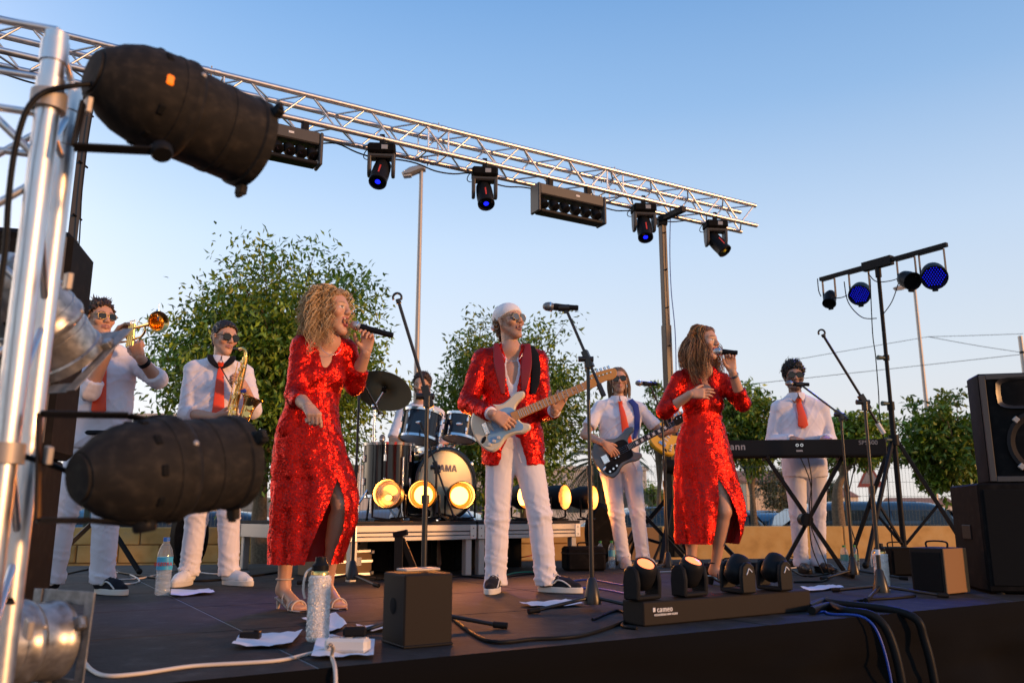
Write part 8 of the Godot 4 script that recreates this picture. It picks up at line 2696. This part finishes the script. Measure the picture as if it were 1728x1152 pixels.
func keyboard() -> void:
	var a := px(1226, 758, 6.72); var b := px(1497, 752, 6.58)
	var y := (a.y + b.y) * 0.5
	a.y = y; b.y = y
	var x := (b - a).normalized()
	var bs := Basis(x, Vector3.UP, x.cross(Vector3.UP)).orthonormalized()
	var w := a.distance_to(b)
	var c := (a + b) * 0.5
	var o := local_thing("stage_piano", "long black stage piano on a crossed stand, its back to the audience", "keyboard", Transform3D(bs, c))
	part("case", MB.new().prism(PackedVector2Array([Vector2(0.0, -0.056), Vector2(0.0, 0.064), Vector2(-0.12, 0.058), Vector2(-0.14, 0.02), Vector2(-0.3, 0.0), Vector2(-0.31, -0.046), Vector2(-0.3, -0.056)]), Vector3.ZERO, Basis(Vector3.BACK, Vector3.UP, Vector3.LEFT), w, 0.006), mats.piano_black, o)
	part("bottom_rail", MB.new().box(Vector3(-0.01, -0.064, -0.1), Vector3(w * 0.97, 0.014, 0.2), Basis(), 0.003), mats.black_matte, o)
	for i in 52: part("white_key", MB.new().box(Vector3((i - 25.5) * w * 0.93 / 52.0, 0.022, -0.21), Vector3(w * 0.93 / 52.0 - 0.0015, 0.02, 0.145), Basis(), 0.002), mats.white_plastic, o)
	for i in 36:
		var k: int = (i / 5) * 7 + [0, 1, 3, 4, 5][i % 5]
		part("black_key", MB.new().box(Vector3((k - 25.0) * w * 0.93 / 52.0, 0.037, -0.19), Vector3(0.012, 0.016, 0.09), Basis(), 0.002), mats.black_plastic, o)
	text("brand_lettering", "thomann", 0.05, o, mats.grey_print, Transform3D(Basis(), Vector3(-w * 0.5 + 0.0, 0.01, 0.0015)), true)
	text("model_lettering", "SP5600", 0.032, o, mats.grey_print, Transform3D(Basis(), Vector3(w * 0.5 - 0.14, 0.036, 0.0015)))
	part("plate", MB.new().box(Vector3(-0.05, -0.025, 0.001), Vector3(0.05, 0.014, 0.002), Basis(), 0.0005), mats.grey_print, o)
	for i in 2: part("socket", MB.new().lathe([[0.006, 0.003], [0.013, 0.003], [0.014, 0.0]], Vector3(-0.065 + i * 0.035, 0.02, 0.0), Vector3.BACK, 14), mats.silver, o)
	# crossed stand
	var st_o := thing("keyboard_stand", "black crossed stand under the stage piano", "stand", Vector3(c.x, 0, c.z))
	var up := y - 0.076
	for k in 2:
		var z := bs.z * (-0.1 if k else -0.05)
		var s := -1.0 if k else 1.0
		var t0: Vector3 = c + bs.x * s * -0.3 + z; var f0: Vector3 = c + bs.x * s * 0.24 + z
		part("cross_leg", MB.new().beam(Vector3(t0.x, up, t0.z), Vector3(f0.x, 0.03, f0.z), 0.03, 0.03), mats.black_steel, st_o)
		part("foot_bar", MB.new().beam(Vector3(f0.x, 0.02, f0.z) - bs.z * 0.2, Vector3(f0.x, 0.02, f0.z) + bs.z * 0.2, 0.03, 0.03), mats.black_steel, st_o)
		part("rubber_foot", MB.new().ball(Vector3(f0.x, 0.022, f0.z) + bs.z * 0.2, Vector3.ONE * 0.022, Basis(), 6, 8), mats.rubber, st_o)
		part("top_rest", MB.new().beam(Vector3(t0.x, up + 0.0, t0.z) - bs.z * 0.16, Vector3(t0.x, up + 0.0, t0.z) + bs.z * 0.07, 0.026, 0.02), mats.black_steel, st_o)
	var mid := c + bs.x * -0.03 - bs.z * 0.02
	part("lock_disc", MB.new().cyl(Vector3(mid.x, up * 0.47, mid.z) - bs.z * 0.1, Vector3(mid.x, up * 0.47, mid.z) + bs.z * 0.02, 0.05, -1.0, 20), mats.black_steel, st_o)
	for k in 3:
		var q := []
		var x0: float = [-0.05, -0.02, 0.36][k]
		for i in 6: q.append(c + bs.x * (x0 + 0.1 * (i / 5.0) * (1 if k != 2 else -0.6)+ 0.04 * sin(i * 1.3 + k)) + Vector3(0, (up - y) * 0.0 - 0.08 - (y - 0.1) * i / 5.0, 0) + bs.z * (0.02 - 0.03 * k))
		lone("keyboard_cable", MB.new().tube(spline(q, 5), 0.0045, 6), mats.cable, ["black cable hanging from the middle of the stage piano", "second black cable beside it under the stage piano", "black cable hanging near the end of the stage piano"][k], "cable", "cables under the keyboard")

func heels(f: Dictionary, m: Material, platform: float) -> void:
	var o: Node3D = f.node
	for s in ["l", "r"]:
		var a: Vector3 = f.j["a" + s]
		var d: Vector3 = f.j["toe" + s]
		var sd := d.cross(Vector3.UP)
		var hb := a - d * 0.03 - Vector3(0, 0.06, 0)
		var ball := a + d * 0.125; ball.y = 0.012
		var tip := ball + d * 0.075; tip.y = 0.01
		var g := []
		for q in [[hb - d * 0.02, 0.022], [hb, 0.027], [hb.lerp(ball, 0.4) - Vector3(0, 0.006, 0), 0.022], [ball, 0.04], [ball.lerp(tip, 0.6), 0.038], [tip, 0.022]]:
			var p: Vector3 = q[0]; var w: float = q[1]
			g.append_array([p - sd * w, p - sd * w - Vector3(0, 0.009, 0), p + sd * w - Vector3(0, 0.009, 0), p + sd * w])
		var sh := part("high_heel", MB.new().grid(g, 6, 4, true), m, o)
		sub("heel", MB.new().cyl(hb - d * 0.012, Vector3(hb.x, 0.002, hb.z) - d * 0.02, 0.014 + platform, 0.007 + platform), m, sh)
		if platform > 0.0: sub("vamp", MB.new().tube(PackedVector3Array(arc_pts(ball - d * 0.02 + Vector3(0, 0.012, 0), sd, Vector3.UP, 0.043, 0.0, PI, 10)), 0.022, 8), m, sh)
		for t in [[0.0, 0.042], [0.03, 0.04]]:
			sub("toe_strap", MB.new().tube(PackedVector3Array(arc_pts(ball + d * t[0] + Vector3(0, 0.004, 0), sd, Vector3.UP * 0.95, t[1], -0.2, PI + 0.2, 12)), 0.0045, 6), m, sh)
		sub("instep_strap", MB.new().tube(PackedVector3Array(arc_pts(hb.lerp(ball, 0.55) + Vector3(0, 0.012, 0), sd, Vector3.UP * 1.2 - d * 0.4, 0.036, -0.2, PI + 0.2, 12)), 0.0045, 6), m, sh)
		sub("ankle_strap", MB.new().tube(PackedVector3Array(arc_pts(a + Vector3(0, 0.03, 0), sd, d, 0.04, 0, TAU, 18)), 0.0045, 6), m, sh)

func put_on_shoes() -> void:
	for k in [["guitar", "skate", "skate"], ["bass", "suede", "suede"], ["keys", "dress", "dress"], ["sax", "white", "white"], ["trumpet", "skate", "skate"], ["drums", "white", "white"]]:
		var f: Dictionary = who[k[0]]
		shoe(f.node, f.j.al, f.j.toel, k[1])
		shoe(f.node, f.j.ar, f.j.toer, k[2])
	heels(who.singer, mats.nude_leather, 0.0)
	heels(who.singer2, mats.black_leather, 0.012)

func stage_gear() -> void:
	mat("nude_leather", lin(0.55, 0.42, 0.34), 0.35)
	mat("riser_alu", lin(0.5, 0.47, 0.43), 0.5, 0.5)
	mat("dark_gold", lin(0.4, 0.28, 0.08), 0.3, 0.6)
	mat("letter_grey", lin(0.2, 0.18, 0.2), 0.5)
	mat("brown_box", lin(0.022, 0.018, 0.0155), 0.55)
	mat("piano_black", lin(0.014, 0.015, 0.017), 0.4)
	mat("light_arm", lin(0.05, 0.047, 0.045), 0.5)
	mat("mast", lin(0.05, 0.045, 0.042), 0.45, 0.3)
	speakers()
	rig()
	riser()
	drums()
	footlights()
	mics()
	floor_things()

func instruments() -> void:
	var cream := mat("cream_lacquer", lin(0.78, 0.67, 0.48), 0.25)
	var blue := mat("pale_blue", lin(0.22, 0.42, 0.66), 0.35)
	var maple := mat("maple", lin(0.66, 0.28, 0.045), 0.3)
	var grey := mat("grey_lacquer", lin(0.11, 0.12, 0.13), 0.2)
	var rose := mat("rosewood", lin(0.02, 0.014, 0.011), 0.45)
	var yel := mat("yellow_lacquer", lin(0.7, 0.38, 0.02), 0.15)
	var grp := "electric guitars"
	guitar("electric_guitar", "cream electric guitar with a pale blue pickguard held by the guitarist", px(848, 712, 5.08), px(1036, 631, 5.0), Vector3(0.05, 0.08, 1), 0.94, cream, blue, maple, maple, false, grp)
	guitar("bass_guitar", "metallic grey bass guitar with a black pickguard held by the bassist", px(1043, 764, 7.42), px(1166, 700, 7.4), Vector3(-0.05, 0.08, 1), 1.12, grey, mats.black_plastic, rose, rose, true, grp)
	guitar("electric_guitar", "glossy yellow guitar on a stand behind the brown-haired singer", px(1122, 742, 8.3), px(1148, 700, 8.6), Vector3(0.0, 0.1, 1), 0.95, yel, yel, maple, maple, false, grp)
	var p := ground(1122, 8.42)
	var o := thing("guitar_stand", "black stand holding the yellow guitar", "stand", p)
	part("post", MB.new().cyl(p + Vector3(0, 0.05, 0), px(1122, 752, 8.42), 0.015), mats.black_steel, o)
	part("cradle", MB.new().beam(px(1110, 752, 8.4), px(1136, 752, 8.4), 0.03, 0.03), mats.black_steel, o)
	tripod(o, p, 0.26, 0.3, mats.black_steel, 0.2, 0.012)
	saxophone()
	trumpet()
	keyboard()

func sky_light() -> void:
	var cam := Camera3D.new()
	cam.name = "camera"
	add_child(cam)
	cam.position = EYE
	cam.rotation = Vector3(PITCH, 0, 0)
	cam.current = true
	var at := CameraAttributesPhysical.new()
	at.frustum_focal_length = F / 1152.0 * 24.0
	at.frustum_focus_distance = 5.3
	at.frustum_near = 0.05
	at.frustum_far = 4000.0
	at.exposure_aperture = 3.2
	cam.attributes = at
	cam.fov = rad_to_deg(2.0 * atan(576.0 / F))
	cam.near = 0.05
	cam.far = 4000.0
	# a clear evening sky: pale and warm at the horizon, blue above
	var stops := [[0.0, Vector3(0.77, 0.71, 0.66)], [4.0, Vector3(0.76, 0.74, 0.73)], [10.0, Vector3(0.66, 0.73, 0.81)], [18.0, Vector3(0.51, 0.65, 0.84)], [27.0, Vector3(0.275, 0.46, 0.74)], [36.0, Vector3(0.15, 0.325, 0.63)], [55.0, Vector3(0.1, 0.25, 0.55)], [90.0, Vector3(0.08, 0.21, 0.5)]]
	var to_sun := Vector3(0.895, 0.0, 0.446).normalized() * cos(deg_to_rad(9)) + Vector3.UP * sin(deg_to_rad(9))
	var im := Image.create(512, 256, false, Image.FORMAT_RGBF)
	for y in 256:
		var e := 90.0 - (y + 0.5) * 180.0 / 256.0
		var c := Vector3(0.2, 0.17, 0.13)
		if e >= 0.0:
			for i in stops.size() - 1:
				if e >= stops[i][0] and e <= stops[i + 1][0]:
					c = stops[i][1].lerp(stops[i + 1][1], (e - stops[i][0]) / (stops[i + 1][0] - stops[i][0]))
		for x in 512:
			var az := ((x + 0.5) / 512.0 - 0.5) * TAU
			var k := Vector3(sin(az) * cos(deg_to_rad(e)), sin(deg_to_rad(e)), -cos(az) * cos(deg_to_rad(e))).dot(to_sun)
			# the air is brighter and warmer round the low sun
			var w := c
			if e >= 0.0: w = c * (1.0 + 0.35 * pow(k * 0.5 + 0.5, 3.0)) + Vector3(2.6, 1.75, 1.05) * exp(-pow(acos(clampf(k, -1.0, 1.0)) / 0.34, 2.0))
			im.set_pixel(x, y, Color(w.x, w.y, w.z))
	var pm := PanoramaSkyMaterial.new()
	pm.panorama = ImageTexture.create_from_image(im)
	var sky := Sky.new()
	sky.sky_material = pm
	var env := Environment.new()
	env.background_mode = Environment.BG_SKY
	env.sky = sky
	env.tonemap_mode = Environment.TONE_MAPPER_LINEAR
	env.tonemap_exposure = 1.04
	env.sdfgi_enabled = true
	env.ssao_enabled = true
	env.ssil_enabled = true
	var we := WorldEnvironment.new()
	we.name = "world"
	we.environment = env
	add_child(we)
	var sun := DirectionalLight3D.new()
	sun.name = "sun"
	sun.light_color = Color(1.0, 0.72, 0.45)
	sun.light_energy = 0.95
	sun.light_angular_distance = 5.0
	sun.shadow_enabled = true
	add_child(sun)
	sun.look_at_from_position(to_sun * 50.0, Vector3.ZERO, Vector3.UP)

func _ready() -> void:
	var t0 := Time.get_ticks_msec()
	S = Vector3(cos(deg_to_rad(YAW)), 0, -sin(deg_to_rad(YAW)))
	N = Vector3(-sin(deg_to_rad(YAW)), 0, -cos(deg_to_rad(YAW)))
	noise.noise_type = FastNoiseLite.TYPE_SIMPLEX_SMOOTH
	noise.frequency = 1.0
	noise.fractal_type = FastNoiseLite.FRACTAL_NONE
	sky_light()
	make_materials()
	setting()
	stage_gear()
	queue_people()
	var sd := make_shoes()
	run_jobs()
	print("bodies ", Time.get_ticks_msec() - t0)
	dress_people()
	finish_figures()
	sew_sequins()
	finish_shoes(sd)
	put_on_shoes()
	instruments()
	print("all ", Time.get_ticks_msec() - t0)
